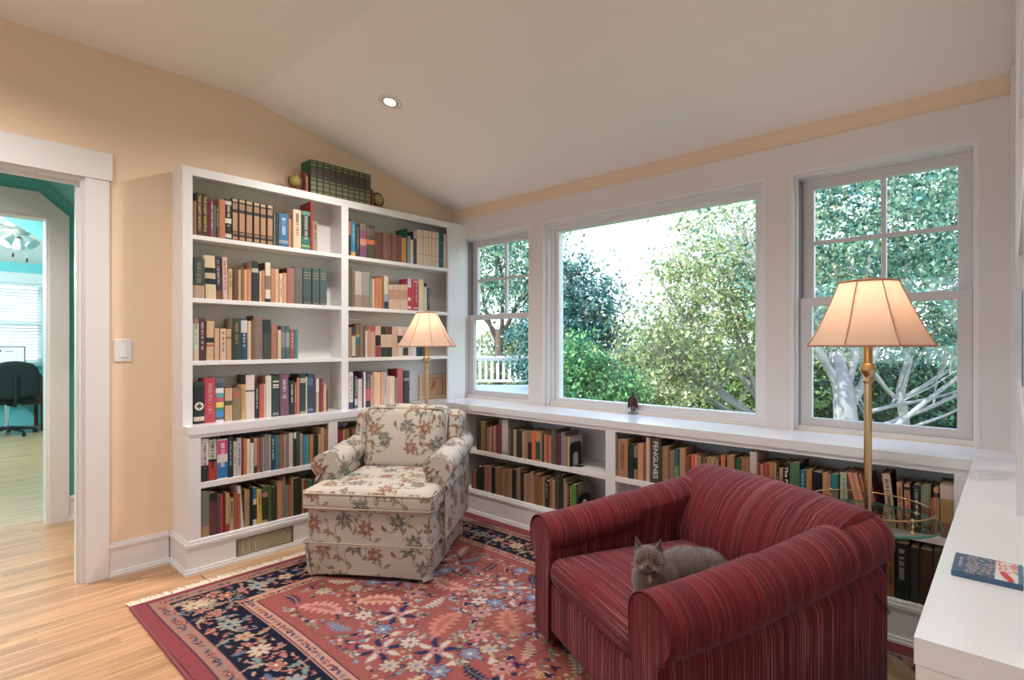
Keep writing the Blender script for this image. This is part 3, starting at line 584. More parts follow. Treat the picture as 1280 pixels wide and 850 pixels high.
("A5",1.3898,1.4145,0.203,0.152,"1e4a70",(),0,"c8d0d8",None,"blue book, seventeenth from the left, upper shelf under left counter, near bay"),
("A5",1.4154,1.4395,0.198,0.149,"3c7c84",(),0,None,None,"teal book, sixteenth from the right, upper shelf under left counter, near bay"),
("A5",1.4404,1.4518,0.2,0.15,"a07468",(),0,None,None,None),
("A5",1.4528,1.4691,0.2,0.124,"a86848",(),0,None,None,"tan book, fourteenth from the right, upper shelf under left counter, near bay"),
("A5",1.47,1.4777,0.197,0.148,"d8c4a0",(),0,None,None,None),
("A5",1.4787,1.4947,0.195,0.123,"7c7c8c",(),0,None,None,"grey book, twelfth from the right, upper shelf under left counter, near bay"),
("A5",1.4962,1.5226,0.205,0.154,"dcc8b8",(),0,None,None,"peach book, eleventh from the right, upper shelf under left counter, near bay"),
("A5",1.5241,1.5399,0.205,0.154,"2c3430",((0.82,1,"e0d8b8"),),0,None,None,"charcoal book, tenth from the right, upper shelf under left counter, near bay"),
("A5",1.5414,1.5629,0.206,0.13,"2e5a44",(),0,None,None,"dark green book, ninth from the right, upper shelf under left counter, near bay"),
("A5",1.5644,1.5815,0.193,0.145,"d09884",(),0,None,None,"peach book, eighth from the right, upper shelf under left counter, near bay"),
("A5",1.5825,1.6003,0.18,0.135,"1e90b8",(),0,None,None,None),
("A5",1.6013,1.6234,0.177,0.133,"50a09c",(),0,None,None,"short teal book, sixth from the right, upper shelf under left counter, near bay"),
("A5",1.6275,1.6503,0.177,0.133,"cc8458",(),0,None,None,"short tan book, fifth from the right, upper shelf under left counter, near bay"),
("A5",1.6524,1.6803,0.173,0.129,"26302a",(),0,None,None,"short black book, fourth from the right, upper shelf under left counter, near bay"),
("A5",1.6818,1.701,0.174,0.131,"d09c78",(),0,None,None,None),
("A5",1.702,1.7197,0.214,0.132,"d8ac78",(),0,None,None,"tall tan book, second from the right, upper shelf under left counter, near bay"),
("A5",1.7213,1.7473,0.202,0.152,"a07048",(),0,None,None,"brown book, rightmost, upper shelf under left counter, near bay"),
("A6",1.0173,1.0591,0.241,0.144,"7a7c70",((0,0.24,"b08c6c"),),0,None,None,"tall grey book, leftmost, bottom shelf above the floor vent"),
("A6",1.0599,1.0986,0.227,0.156,"6e3636",((0.8,1,"241c18"),),0,None,None,"tall dark red book, second from the left, bottom shelf above the floor vent"),
("A6",1.0998,1.1119,0.216,0.162,"4a5a60",(),0,None,None,"thin charcoal book, third from the left, bottom shelf above the floor vent"),
("A6",1.1135,1.1282,0.21,0.158,"d02434",(),0,None,None,"red book, fourth from the left, bottom shelf above the floor vent"),
("A6",1.1294,1.1409,0.207,0.155,"5c3c24",(),0,None,None,None),
("A6",1.1421,1.1607,0.213,0.156,"c89c6c",((0,0.2,"b82c30"),),0,None,None,"tan book, sixth from the left, bottom shelf above the floor vent"),
("A6",1.1624,1.185,0.179,0.134,"c4a074",(),0,"3a3020",None,"short tan book, seventh from the left, bottom shelf above the floor vent"),
("A6",1.1875,1.2048,0.201,0.151,"a85c38",(),0,None,None,"brown book, eighth from the left, bottom shelf above the floor vent"),
("A6",1.2057,1.2197,0.196,0.147,"c06040",(),0,None,None,"tan book, ninth from the left, bottom shelf above the floor vent"),
("A6",1.2219,1.2412,0.238,0.143,"d8ccc8",(),-0.02,None,None,"tall peach book, tenth from the left, bottom shelf above the floor vent"),
("A6",1.2438,1.2717,0.206,0.152,"a88c5c",(),0,None,None,"tan book, eleventh from the left, bottom shelf above the floor vent"),
("A6",1.2739,1.2866,0.215,0.132,"1c1c18",(),0,None,None,None),
("A6",1.288,1.3106,0.211,0.15,"d8d4c8",((0.15,0.55,"302c34"),(0.7,1,"2478a0")),0,None,None,"beige book, thirteenth from the left, bottom shelf above the floor vent"),
("A6",1.3124,1.3385,0.198,0.149,"dcb42c",(),-0.004,"8a7020",None,"yellow book, fourteenth from the left, bottom shelf above the floor vent"),
("A6",1.3398,1.3727,0.21,0.158,"2c3420",((0.85,1,"3c6430"),(0.7,0.83,"a8806c"),(0,0.08,"a0986c")),0,None,None,"black book, fifteenth from the left, bottom shelf above the floor vent"),
("A6",1.3745,1.3935,0.206,0.154,"4a5a20",(),0,None,None,"dark green book, fifteenth from the right, bottom shelf above the floor vent"),
("A6",1.3953,1.4225,0.194,0.146,"30362a",(),0,None,None,"charcoal book, fourteenth from the right, bottom shelf above the floor vent"),
("A6",1.4262,1.4595,0.22,0.147,"c48c58",(),0,None,None,"tan book, thirteenth from the right, bottom shelf above the floor vent"),
("A6",1.4614,1.4773,0.245,0.127,"8a7a78",(),0,None,None,"tall grey book, twelfth from the right, bottom shelf above the floor vent"),
("A6",1.4787,1.4913,0.191,0.142,"7c8c64",(),0,None,None,None),
("A6",1.4932,1.5093,0.188,0.141,"b0704c",(),0,None,None,None),
("A6",1.5108,1.5216,0.226,0.17,"b08850",(),0,None,None,None),
("A6",1.5231,1.5744,0.222,0.149,"2c2c26",(),0,None,None,"thick black book, eighth from the right, bottom shelf above the floor vent"),
("A6",1.576,1.5891,0.212,0.159,"c49464",(),0,None,None,None),
("A6",1.5901,1.6167,0.202,0.152,"8c3c20",(),0,None,None,"brown book, sixth from the right, bottom shelf above the floor vent"),
("A6",1.6182,1.642,0.196,0.147,"1c7c7c",(),0,None,None,"teal book, fifth from the right, bottom shelf above the floor vent"),
("A6",1.6441,1.6571,0.192,0.144,"5c2418",(),0,None,None,None),
("A6",1.6582,1.6745,0.189,0.142,"96663c",(),0,None,None,None),
("A6",1.6755,1.6903,0.196,0.147,"7c4424",(),0,None,None,None),
("A6",1.694,1.7235,0.183,0.137,"7c2c20",(),0,None,None,"short dark red book, rightmost, bottom shelf above the floor vent"),
("B1",1.951,1.9672,0.245,0.116,"4a3c34",((0.56,0.94,"d8784c"),),0,None,None,"dark brown book, leftmost, top shelf, right bay of tall bookcase"),
("B1",1.9702,2.0023,0.231,0.124,"1c84b0",((0,0.12,"e0b048"),),0,"a0d0e0",None,"teal book, second from the left, top shelf, right bay of tall bookcase"),
("B1",2.0077,2.0353,0.221,0.136,"34443c",(),0,"8a8470",None,"dark green book, third from the left, top shelf, right bay of tall bookcase"),
("B1",2.0378,2.089,0.23,0.133,"8c5074",((0.82,1,"8a7864"),(0.36,0.55,"e08878")),0,None,None,"thick purple book, fourth from the left, top shelf, right bay of tall bookcase"),
("B1",2.0915,2.1521,0.228,0.117,"544c3e",((0.42,0.56,"e06838"),(0.7,0.9,"7a6450")),0,None,None,"thick brown book, fifth from the left, top shelf, right bay of tall bookcase"),
("B1",2.1579,2.2188,0.191,0.143,"6c4238",(),-0.004,None,None,"short dark red book, sixth from the left, top shelf, right bay of tall bookcase"),
("B1",2.2222,2.2609,0.196,0.131,"84584c",(),0,None,None,"thick reddish brown book, seventh from the left, top shelf, right bay of tall bookcase"),
("B1",2.2636,2.2969,0.197,0.128,"80544a",(),0,None,None,"reddish brown book, eighth from the left, top shelf, right bay of tall bookcase"),
("B1",2.2989,2.3347,0.198,0.105,"84584c",(),0,None,None,"reddish brown book, ninth from the left, top shelf, right bay of tall bookcase"),
("B1",2.3368,2.3555,0.195,0.127,"744440",(),0,None,None,None),
("B1",2.3569,2.3794,0.195,0.115,"74443a",(),0,None,None,None),
("B1",2.3808,2.4006,0.182,0.132,"d89440",(),0,None,None,None),
("B1",2.402,2.422,0.184,0.124,"d08c3c",(),0,None,None,None),
("B1",2.4234,2.4291,0.255,0.138,"0c6444",(),0,None,None,None),
("B1",2.4313,2.4587,0.202,0.131,"8c94a4",(),0,None,None,"grey book, fourteenth from the right, top shelf, right bay of tall bookcase"),
("B1",2.4609,2.4857,0.18,0.135,"e4ccbc",(),0,None,None,None),
("B1",2.4893,2.5181,0.243,0.119,"3c4868",((0.78,1,"c8a8b4"),(0.5,0.78,"703c58")),0,None,None,"slate blue book, twelfth from the right, top shelf, right bay of tall bookcase"),
("B1",2.5196,2.5501,0.262,0.131,"e4cdb4",((0.3,0.32,"c89880"),(0.8,0.82,"c89880")),0,None,None,"cream book, eleventh from the right, top shelf, right bay of tall bookcase"),
("B1",2.5516,2.575,0.264,0.135,"e4cdb4",((0.3,0.32,"c89880"),(0.8,0.82,"c89880")),0,None,None,"cream book, tenth from the right, top shelf, right bay of tall bookcase"),
("B1",2.5765,2.6,0.265,0.138,"e4cdb4",((0.3,0.32,"c89880"),(0.8,0.82,"c89880")),0,None,None,"cream book, ninth from the right, top shelf, right bay of tall bookcase"),
("B1",2.6016,2.6269,0.266,0.119,"e4cdb4",((0.3,0.32,"c89880"),(0.8,0.82,"c89880")),0,None,None,"cream book, eighth from the right, top shelf, right bay of tall bookcase"),
("B1",2.63,2.6571,0.267,0.139,"e4cdb4",((0.3,0.32,"c89880"),(0.8,0.82,"c89880")),0,None,None,"tall cream book, seventh from the right, top shelf, right bay of tall bookcase"),
("B1",2.6587,2.6861,0.268,0.14,"e4cdb4",((0.3,0.32,"c89880"),(0.8,0.82,"c89880")),0,None,None,"tall cream book, sixth from the right, top shelf, right bay of tall bookcase"),
("B1",2.6876,2.709,0.269,0.133,"e4cdb4",((0.3,0.32,"c89880"),(0.8,0.82,"c89880")),0,None,None,"tall cream book, fifth from the right, top shelf, right bay of tall bookcase"),
("B1",2.7106,2.7305,0.27,0.144,"e4cdb4",((0.3,0.32,"c89880"),(0.8,0.82,"c89880")),0,None,None,"tall cream book, fourth from the right, top shelf, right bay of tall bookcase"),
("B1",2.7329,2.7748,0.273,0.143,"14607c",((0.2,0.22,"78a0a0"),(0.7,0.72,"78a0a0")),0,None,None,"tall teal book, third from the right, top shelf, right bay of tall bookcase"),
("B1",2.7772,2.7976,0.267,0.126,"e0c8b4",(),0,None,None,"tall peach book, second from the right, top shelf, right bay of tall bookcase"),
("B1",2.8001,2.8165,0.266,0.126,"dcc4b0",(),0,None,None,None),
("B2",1.951,1.9696,0.28,0.112,"6c6448",(),0,None,None,"tall olive book, leftmost, second shelf down, right bay of tall bookcase"),
("B2",1.972,1.9974,0.26,0.138,"7c6c5c",(),0,None,None,"tall brown book, second from the left, second shelf down, right bay of tall bookcase"),
("B2",1.9992,2.0502,0.244,0.142,"d0bcb0",((0,0.35,"b09084"),),0,None,None,"tall peach book, third from the left, second shelf down, right bay of tall bookcase"),
("B2",2.0527,2.1143,0.244,0.124,"a0a09c",((0,0.35,"a08478"),),0,None,None,"tall grey book, fourth from the left, second shelf down, right bay of tall bookcase"),
("B2",2.1175,2.1347,0.209,0.133,"8c9c88",(),0,None,None,None),
("B2",2.1373,2.1534,0.203,0.134,"e4ccb8",(),0,None,None,None),
("B2",2.1553,2.184,0.213,0.134,"dc7c48",(),0,None,None,"tan book, seventh from the left, second shelf down, right bay of tall bookcase"),
("B2",2.1859,2.2083,0.216,0.112,"d09058",(),0,None,None,"tan book, eighth from the left, second shelf down, right bay of tall bookcase"),
("B2",2.2102,2.2288,0.231,0.136,"b06c3c",(),0,None,None,"tan book, ninth from the left, second shelf down, right bay of tall bookcase"),
("B2",2.2308,2.2663,0.233,0.128,"e4d0bc",((0,0.22,"303c50"),(0.22,0.45,"98b0bc")),0,None,None,"cream book, tenth from the left, second shelf down, right bay of tall bookcase"),
("B2",2.2711,2.2846,0.175,0.131,"e2c2a8",((0.4,0.8,"d09c84"),),0,None,None,None),
("B2",2.286,2.3092,0.176,0.122,"e2c2a8",((0.4,0.8,"d09c84"),),0,None,None,None),
("B2",2.3112,2.3382,0.178,0.13,"e2c2a8",((0.4,0.8,"d09c84"),),0,None,None,"short peach book, tenth from the right, second shelf down, right bay of tall bookcase"),
("B2",2.3395,2.3681,0.181,0.136,"e2c2a8",((0.4,0.8,"d09c84"),),0,None,None,"peach book, ninth from the right, second shelf down, right bay of tall bookcase"),
("B2",2.3695,2.3963,0.183,0.13,"e2c2a8",((0.4,0.8,"d09c84"),),0,None,None,"peach book, eighth from the right, second shelf down, right bay of tall bookcase"),
("B2",2.3978,2.4349,0.186,0.134,"e2c2a8",((0.4,0.8,"d09c84"),),0,None,None,"thick peach book, seventh from the right, second shelf down, right bay of tall bookcase"),
("B2",2.4378,2.4681,0.233,0.106,"c82850",((0.72,1,"d0dce4"),(0.05,0.12,"e8d8d8"),(0.3,0.4,"e8d8d8")),0,None,None,"red book, sixth from the right, second shelf down, right bay of tall bookcase"),
("B2",2.4703,2.4923,0.233,0.111,"d0385c",(),0,None,None,"red book, fifth from the right, second shelf down, right bay of tall bookcase"),
("B2",2.4937,2.5344,0.233,0.123,"b82c4c",((0.9,0.94,"e8d0d0"),(0.06,0.1,"e8d0d0")),0,"e0b0b8",None,"thick red book, fourth from the right, second shelf down, right bay of tall bookcase"),
("B2",2.5374,2.5795,0.235,0.131,"eadcb0",(),0,None,None,"thick beige book, third from the right, second shelf down, right bay of tall bookcase"),
("B2",2.5833,2.6115,0.212,0.114,"d8d0c0",((0.86,1,"2c2420"),),0,None,None,"cream book, second from the right, second shelf down, right bay of tall bookcase"),
("B2",2.6131,2.6408,0.177,0.132,"48505c",(),0,"a0a8b0",None,"short charcoal book, rightmost, second shelf down, right bay of tall bookcase"),
("B3",1.9522,1.972,0.204,0.13,"b08868",(),0,None,None,"short tan book, leftmost, third shelf down, right bay of tall bookcase"),
("B3",1.9744,2.0035,0.207,0.107,"2c4050",((0.05,0.7,"d8ccb0"),(0.7,0.76,"a03848")),0,None,None,"navy book, second from the left, third shelf down, right bay of tall bookcase"),
("B3",2.0065,2.0366,0.224,0.124,"8c6844",((0.38,0.62,"2c7c88"),(0.62,0.7,"b0a858")),0,None,None,"tall brown book, third from the left, third shelf down, right bay of tall bookcase"),
("B3",2.0378,2.0608,0.232,0.114,"8c7c68",(),0,None,None,"tall tan book, fourth from the left, third shelf down, right bay of tall bookcase"),
("B3",2.062,2.0776,0.211,0.107,"84504c",(),0,None,None,None),
("B3",2.0795,2.0978,0.183,0.11,"e8dcd0",(),0,None,None,None),
("B3",2.0991,2.1156,0.19,0.118,"d8a48c",(),0,None,None,None),
("B3",2.1175,2.1586,0.217,0.112,"dcb090",((0.82,1,"d04850"),),0,None,None,"thick peach book, eighth from the left, third shelf down, right bay of tall bookcase"),
("B3",2.1605,2.203,0.218,0.113,"e4c0b0",((0.36,0.7,"382c34"),(0,0.34,"b04050")),0,None,None,"thick peach book, ninth from the left, third shelf down, right bay of tall bookcase"),
("B3",2.2063,2.2515,0.215,0.106,"e8c8ac",((0.74,1,"34342c"),(0,0.32,"34443c")),0,None,None,"thick peach book, ninth from the right, third shelf down, right bay of tall bookcase"),
("B3",2.2535,2.2989,0.216,0.124,"ecccb0",((0.74,1,"6a3430"),(0,0.32,"383834")),0,None,None,"thick cream book, eighth from the right, third shelf down, right bay of tall bookcase"),
("B3",2.3017,2.343,0.22,0.12,"e0bca4",(),0,None,None,"tall peach book, seventh from the right, third shelf down, right bay of tall bookcase"),
("B3",2.3451,2.3921,0.219,0.129,"e8d4c0",((0.45,0.7,"3a4038"),),0,None,None,"thick cream book, sixth from the right, third shelf down, right bay of tall bookcase"),
("B3",2.3942,2.4406,0.218,0.129,"e4ccbc",((0.04,0.3,"305048"),),0,None,None,"thick peach book, fifth from the right, third shelf down, right bay of tall bookcase"),
("B3",2.4428,2.4667,0.218,0.115,"e4d4cc",(),0,None,None,"cream book, fourth from the right, third shelf down, right bay of tall bookcase"),
("B3",2.4681,2.5114,0.217,0.141,"e8e0dc",(),0,None,None,"thick cream book, third from the right, third shelf down, right bay of tall bookcase"),
("B3",2.5136,2.5509,0.216,0.105,"28405c",((0.35,0.4,"a08c50"),),0,None,None,"thick navy book, second from the right, third shelf down, right bay of tall bookcase"),
("B3",2.5531,2.5924,0.217,0.121,"2c4c60",(),0,None,None,"thick slate blue book, rightmost, third shelf down, right bay of tall bookcase"),
("B4",1.9528,1.9853,0.2475,0.116,"e8e0dc",((0,0.18,"3c4c6c"),),0,"b09088",None,"tall cream book, leftmost, counter level, right bay of tall bookcase"),
("B4",1.9865,1.9974,0.2245,0.121,"2c3034",(),0,None,None,None),
("B4",1.9986,2.02,0.2175,0.11,"6c6c80",((0.1,0.3,"e0dce0"),),0,"d8d8e0",None,"grey book, third from the left, counter level, right bay of tall bookcase"),
("B4",2.0218,2.0514,0.1975,0.138,"e8d8d0",(),0,"b0a098",None,"short cream book, fourth from the left, counter level, right bay of tall bookcase"),
("B4",2.0527,2.0651,0.2465,0.12,"54345c",(),0,None,None,None),
("B4",2.0664,2.0839,0.2455,0.106,"ecdcd4",(),0,None,None,"cream book, sixth from the left, counter level, right bay of tall bookcase"),
("B4",2.0858,2.12,0.2475,0.13,"505868",((0.18,0.52,"d85464"),(0,0.18,"283848")),0,"a8a8b0",None,"tall slate blue book, seventh from the left, counter level, right bay of tall bookcase"),
("B4",2.1213,2.1444,0.2205,0.109,"d09880",(),0,None,None,"tan book, eighth from the left, counter level, right bay of tall bookcase"),
("B4",2.147,2.1735,0.2405,0.127,"ecc098",(),0,None,None,"cream book, ninth from the left, counter level, right bay of tall bookcase"),
("B4",2.1748,2.2017,0.2355,0.119,"f0cca8",(),0,None,None,"cream book, ninth from the right, counter level, right bay of tall bookcase"),
("B4",2.203,2.2242,0.2385,0.128,"e8a888",(),0,None,None,"peach book, eighth from the right, counter level, right bay of tall bookcase"),
("B4",2.2268,2.2529,0.2395,0.143,"c8ccd4",(),0,"8090a8",None,"off-white book, seventh from the right, counter level, right bay of tall bookcase"),
("B4",2.2542,2.2785,0.2105,0.138,"ecbe98",(),0,None,None,"peach book, sixth from the right, counter level, right bay of tall bookcase"),
("B4",2.2799,2.3003,0.2065,0.122,"f0dcc8",(),0,None,None,None),
("B4",2.3017,2.3223,0.2035,0.138,"f0d8bc",(),0,None,None,None),
("B4",2.3257,2.3395,0.1925,0.131,"a09080",(),0,None,None,None),
("B4",2.3416,2.3921,0.2555,0.12,"c8646c",(),0,None,"7a2420","tall red book, second from the right, counter level, right bay of tall bookcase"),
("B4",2.4006,2.4522,0.2395,0.111,"405048",((0.7,0.78,"a8b0a8"),),0,None,None,"thick charcoal book, rightmost, counter level, right bay of tall bookcase"),
("B5",1.8146,1.8513,0.178,0.134,"a02440",(),0,None,None,"short red book, leftmost, low shelf behind the floral armchair"),
("B5",1.8524,1.8678,0.18,0.135,"cc9c6c",(),0,None,None,None),
("B5",1.8695,1.8966,0.183,0.137,"a08050",(),0,None,None,"tan book, third from the left, low shelf behind the floral armchair"),
("B5",1.8978,1.9187,0.184,0.138,"64301c",(),0,None,None,"dark brown book, fourth from the left, low shelf behind the floral armchair"),
("B5",1.9199,1.9493,0.182,0.137,"a06c50",(),0,None,None,"tan book, fifth from the left, low shelf behind the floral armchair"),
("B5",1.9511,1.9707,0.189,0.142,"d09c74",(),0,None,None,None),
("B5",1.9719,1.9954,0.204,0.153,"8c9090",(),0,None,None,"tall grey book, fourth from the right, low shelf behind the floral armchair"),
("B5",1.9966,2.0233,0.209,0.12,"c83848",((0.3,0.6,"e0b8b0"),),0,None,None,"tall red book, third from the right, low shelf behind the floral armchair"),
("B5",2.0245,2.041,0.19,0.129,"a8b4ac",(),0,None,None,None),
("B5",2.0429,2.077,0.187,0.14,"c09878",(),0,None,None,"tan book, rightmost, low shelf behind the floral armchair"),
("W1",-2.8109,-2.7669,0.203,0.152,"3c3020",(),0,None,None,"thick dark brown book, leftmost, upper shelf, left bay under windows"),
("W1",-2.7645,-2.7212,0.207,0.143,"8c6c38",(),0,None,None,"tall brown book, second from the left, upper shelf, left bay under windows"),
("W1",-2.7196,-2.6998,0.172,0.129,"5c3438",(),0,None,None,None),
("W1",-2.6982,-2.6816,0.168,0.126,"a87c4c",(),0,None,None,None),
("W1",-2.6801,-2.6636,0.176,0.132,"b8a07c",(),0,None,None,None),
("W1",-2.6621,-2.6434,0.182,0.137,"8c6450",(),0,None,None,None),
("W1",-2.6404,-2.6172,0.184,0.138,"c87c74",(),0,None,None,None),
("W1",-2.6157,-2.5875,0.194,0.146,"803038",(),0,None,None,"red book, eighth from the left, upper shelf, left bay under windows"),
("W1",-2.586,-2.5588,0.232,0.174,"6c4c44",(),0,None,None,"tall reddish brown book, ninth from the left, upper shelf, left bay under windows"),
("W1",-2.5566,-2.5016,0.24,0.164,"98a8a0",((0.1,0.88,"ccb8bc"),),0,None,None,"tall grey book, tenth from the left, upper shelf, left bay under windows"),
("W1",-2.5001,-2.4804,0.182,0.137,"986838",(),0,None,None,None),
("W1",-2.4789,-2.4564,0.181,0.136,"3c4840",(),0,None,None,None),
("W1",-2.4535,-2.4262,0.179,0.134,"b89c80",(),0,None,None,"tan book, thirteenth from the left, upper shelf, left bay under windows"),
("W1",-2.424,-2.3808,0.183,0.137,"30382c",(),0,None,None,"thick charcoal book, fourteenth from the left, upper shelf, left bay under windows"),
("W1",-2.3766,-2.3598,0.179,0.134,"c89870",(),0,None,None,None),
("W1",-2.3584,-2.3279,0.182,0.137,"b0805c",(),0,None,None,"tan book, fifteenth from the right, upper shelf, left bay under windows"),
("W1",-2.3265,-2.2937,0.189,0.142,"2c2820",((0.6,1,"8c7c68"),),0,None,None,"black book, fourteenth from the right, upper shelf, left bay under windows"),
("W1",-2.291,-2.2599,0.188,0.141,"f06428",(),0,None,None,"orange book, thirteenth from the right, upper shelf, left bay under windows"),
("W1",-2.2572,-2.2199,0.189,0.142,"d08c5c",((0.06,0.66,"0c5c50"),),0,None,None,"thick tan book, twelfth from the right, upper shelf, left bay under windows"),
("W1",-2.218,-2.2087,0.182,0.137,"c8a078",(),0,None,None,None),
("W1",-2.2074,-2.1891,0.177,0.133,"4c3c24",(),0,None,None,None),
("W1",-2.1878,-2.1741,0.181,0.136,"c89474",(),0,None,None,None),
("W1",-2.1728,-2.1521,0.172,0.129,"c04c40",(),0,None,None,None),
("W1",-2.1508,-2.1316,0.174,0.131,"d08054",(),0,None,None,None),
("W1",-2.1278,-2.0961,0.214,0.161,"5c5c54",(),0,None,None,"tall charcoal book, sixth from the right, upper shelf, left bay under windows"),
("W1",-2.0936,-2.0573,0.191,0.143,"642c2c",(),0,None,None,"thick dark red book, fifth from the right, upper shelf, left bay under windows"),
("W1",-2.0555,-2.0314,0.206,0.154,"8c84a0",(),0,None,None,"tall grey book, fourth from the right, upper shelf, left bay under windows"),
("W1",-2.0302,-2.0198,0.187,0.14,"c0986c",(),0,None,None,None),
("W1",-2.0186,-1.9997,0.18,0.131,"ac8478",(),0,None,None,None),
("W1",-1.9985,-1.9901,0.184,0.138,"dcc868",(),0,None,"c8c4cc",None),
("W2",-2.8623,-2.8431,0.135,0.101,"7c4c38",(),0,None,None,None),
("W2",-2.8415,-2.8142,0.13,0.1,"a05c3c",(),0,None,None,None),
("W2",-2.8052,-2.7629,0.165,0.124,"1c2c1c",(),0,None,None,"short black book, third from the left, bottom shelf, left bay under windows"),
("W2",-2.7604,-2.7307,0.17,0.128,"3c2c20",(),0,None,None,None),
("W2",-2.7267,-2.6934,0.182,0.137,"a46c50",(),0,None,None,"tan book, fifth from the left, bottom shelf, left bay under windows"),
("W2",-2.6911,-2.6582,0.187,0.14,"ac7858",(),0,None,None,"tan book, sixth from the left, bottom shelf, left bay under windows"),
("W2",-2.6559,-2.6249,0.182,0.137,"18241c",(),0,None,None,"black book, seventh from the left, bottom shelf, left bay under windows"),
("W2",-2.6226,-2.5792,0.184,0.138,"94704c",(),0,None,None,"thick brown book, eighth from the left, bottom shelf, left bay under windows"),
("W2",-2.5777,-2.5566,0.183,0.137,"a0602c",(),0,None,None,None),
("W2",-2.5551,-2.5334,0.185,0.139,"b07844",(),0,None,None,None),
("W2",-2.5319,-2.5075,0.182,0.137,"907050",(),0,None,None,None),
("W2",-2.506,-2.4687,0.187,0.14,"a87c5c",(),0,None,None,"thick tan book, twelfth from the left, bottom shelf, left bay under windows"),
("W2",-2.4658,-2.4269,0.198,0.149,"16261c",(),0,None,None,"thick black book, thirteenth from the left, bottom shelf, left bay under windows"),
("W2",-2.4248,-2.3893,0.211,0.141,"94765c",(),0,None,None,"tall tan book, fourteenth from the left, bottom shelf, left bay under windows"),
("W2",-2.3879,-2.3626,0.19,0.143,"2c2414",(),0,None,None,"black book, fifteenth from the left, bottom shelf, left bay under windows"),
("W2",-2.3598,-2.3307,0.179,0.134,"a8805c",(),0,None,None,"tan book, sixteenth from the left, bottom shelf, left bay under windows"),
("W2",-2.3293,-2.3026,0.189,0.142,"9c7458",(),0,None,None,"tan book, seventeenth from the left, bottom shelf, left bay under windows"),
("W2",-2.3012,-2.2842,0.206,0.154,"b08c68",(),0,None,None,None),
("W2",-2.2828,-2.266,0.18,0.135,"a8785c",(),0,None,None,None),
("W2",-2.2633,-2.2279,0.199,0.149,"8c5c28",(),0,None,None,"brown book, fourteenth from the right, bottom shelf, left bay under windows"),
("W2",-2.2266,-2.2081,0.179,0.134,"8a6c3c",(),0,None,None,None),
("W2",-2.2061,-2.1851,0.186,0.14,"b47c54",(),0,None,None,None),
("W2",-2.1825,-2.1495,0.167,0.125,"2c2c20",(),0,"a0a088",None,"short black book, eleventh from the right, bottom shelf, left bay under windows"),
("W2",-2.1476,-2.1265,0.186,0.14,"9c6444",(),0,None,None,None),
("W2",-2.1252,-2.1024,0.178,0.133,"b48858",(),0,None,None,"tan book, ninth from the right, bottom shelf, left bay under windows"),
("W2",-2.0967,-2.0723,0.218,0.153,"44483c",(),0,None,None,"tall charcoal book, eighth from the right, bottom shelf, left bay under windows"),
("W2",-2.071,-2.0413,0.223,0.167,"262c24",(),0,None,None,"tall black book, seventh from the right, bottom shelf, left bay under windows"),
("W2",-2.0388,-2.0223,0.204,0.153,"9c845c",(),0,None,None,None),
("W2",-2.021,-2.0058,0.179,0.134,"c08878",(),0,None,None,None),
("W2",-2.0046,-1.9865,0.182,0.137,"281c1c",(),0,"c8c0b0",None,None),
("W2",-1.9847,-1.9726,0.167,0.125,"b0885c",(),0,None,None,None),
("W2",-1.9708,-1.9381,0.181,0.136,"4c8c2c",(),0,None,None,"green book, second from the right, bottom shelf, left bay under windows"),
("W2",-1.937,-1.9269,0.185,0.139,"14201c",(),0,None,"74705c",None),
("W3",-1.6508,-1.5869,0.213,0.16,"bc8058",(),0,"8a5c3c",None,"tall tan book, leftmost, upper shelf behind the red armchair"),
("W3",-1.5828,-1.5515,0.19,0.143,"14302c",(),0,None,None,"dark green book, second from the left, upper shelf behind the red armchair"),
("W3",-1.5505,-1.5262,0.186,0.14,"a07860",((0.3,0.65,"0c2c24"),),0,None,None,"tan book, third from the left, upper shelf behind the red armchair"),
("W3",-1.5232,-1.4898,0.203,0.152,"d49c74",(),0,None,None,"tan book, fourth from the left, upper shelf behind the red armchair"),
("W3",-1.4889,-1.4738,0.21,0.158,"9c5050",(),0,None,None,"reddish brown book, fifth from the left, upper shelf behind the red armchair"),
("W3",-1.4719,-1.4488,0.241,0.165,"e0b890",(),0,None,None,"cream book, sixth from the left, upper shelf behind the red armchair"),
("W3",-1.4469,-1.3853,0.242,0.165,"4c4440",(),0,"TXT3",None,"charcoal book, seventh from the left, upper shelf behind the red armchair"),
("W3",-1.3839,-1.3751,0.203,0.152,"64583c",(),0,None,None,None),
("W3",-1.3737,-1.3398,0.206,0.148,"ac7c4c",(),0,None,None,"tan book, ninth from the left, upper shelf behind the red armchair"),
("W3",-1.3371,-1.3082,0.186,0.14,"9c7468",(),0,None,None,"dusty pink book, tenth from the left, upper shelf behind the red armchair"),
("W3",-1.3064,-1.2824,0.203,0.152,"0c6c60",((0,0.55,"5c9c6c"),),0,None,None,"dark teal book, eleventh from the left, upper shelf behind the red armchair"),
("W3",-1.2807,-1.2482,0.207,0.136,"c88c68",(),0,None,None,"tan book, twelfth from the left, upper shelf behind the red armchair"),
("W3",-1.2465,-1.2214,0.177,0.133,"84502c",(),0,None,None,"brown book, thirteenth from the left, upper shelf behind the red armchair"),
("W3",-1.218,-1.1941,0.181,0.136,"f85028",(),0,None,None,"orange book, fourteenth from the left, upper shelf behind the red armchair"),
("W3",-1.1928,-1.184,0.182,0.137,"e4b898",(),0,None,None,None),
("W3",-1.1823,-1.163,0.178,0.134,"a88c6c",(),0,None,None,"tan book, thirteenth left of the tall off-white book, upper shelf behind the red armchair"),
("W3",-1.1605,-1.1356,0.176,0.132,"7c4c34",(),0,None,None,"brown book, twelfth left of the tall off-white book, upper shelf behind the red armchair"),
("W3",-1.134,-1.1123,0.181,0.136,"b0906c",(),0,None,None,"tan book, eleventh left of the tall off-white book, upper shelf behind the red armchair"),
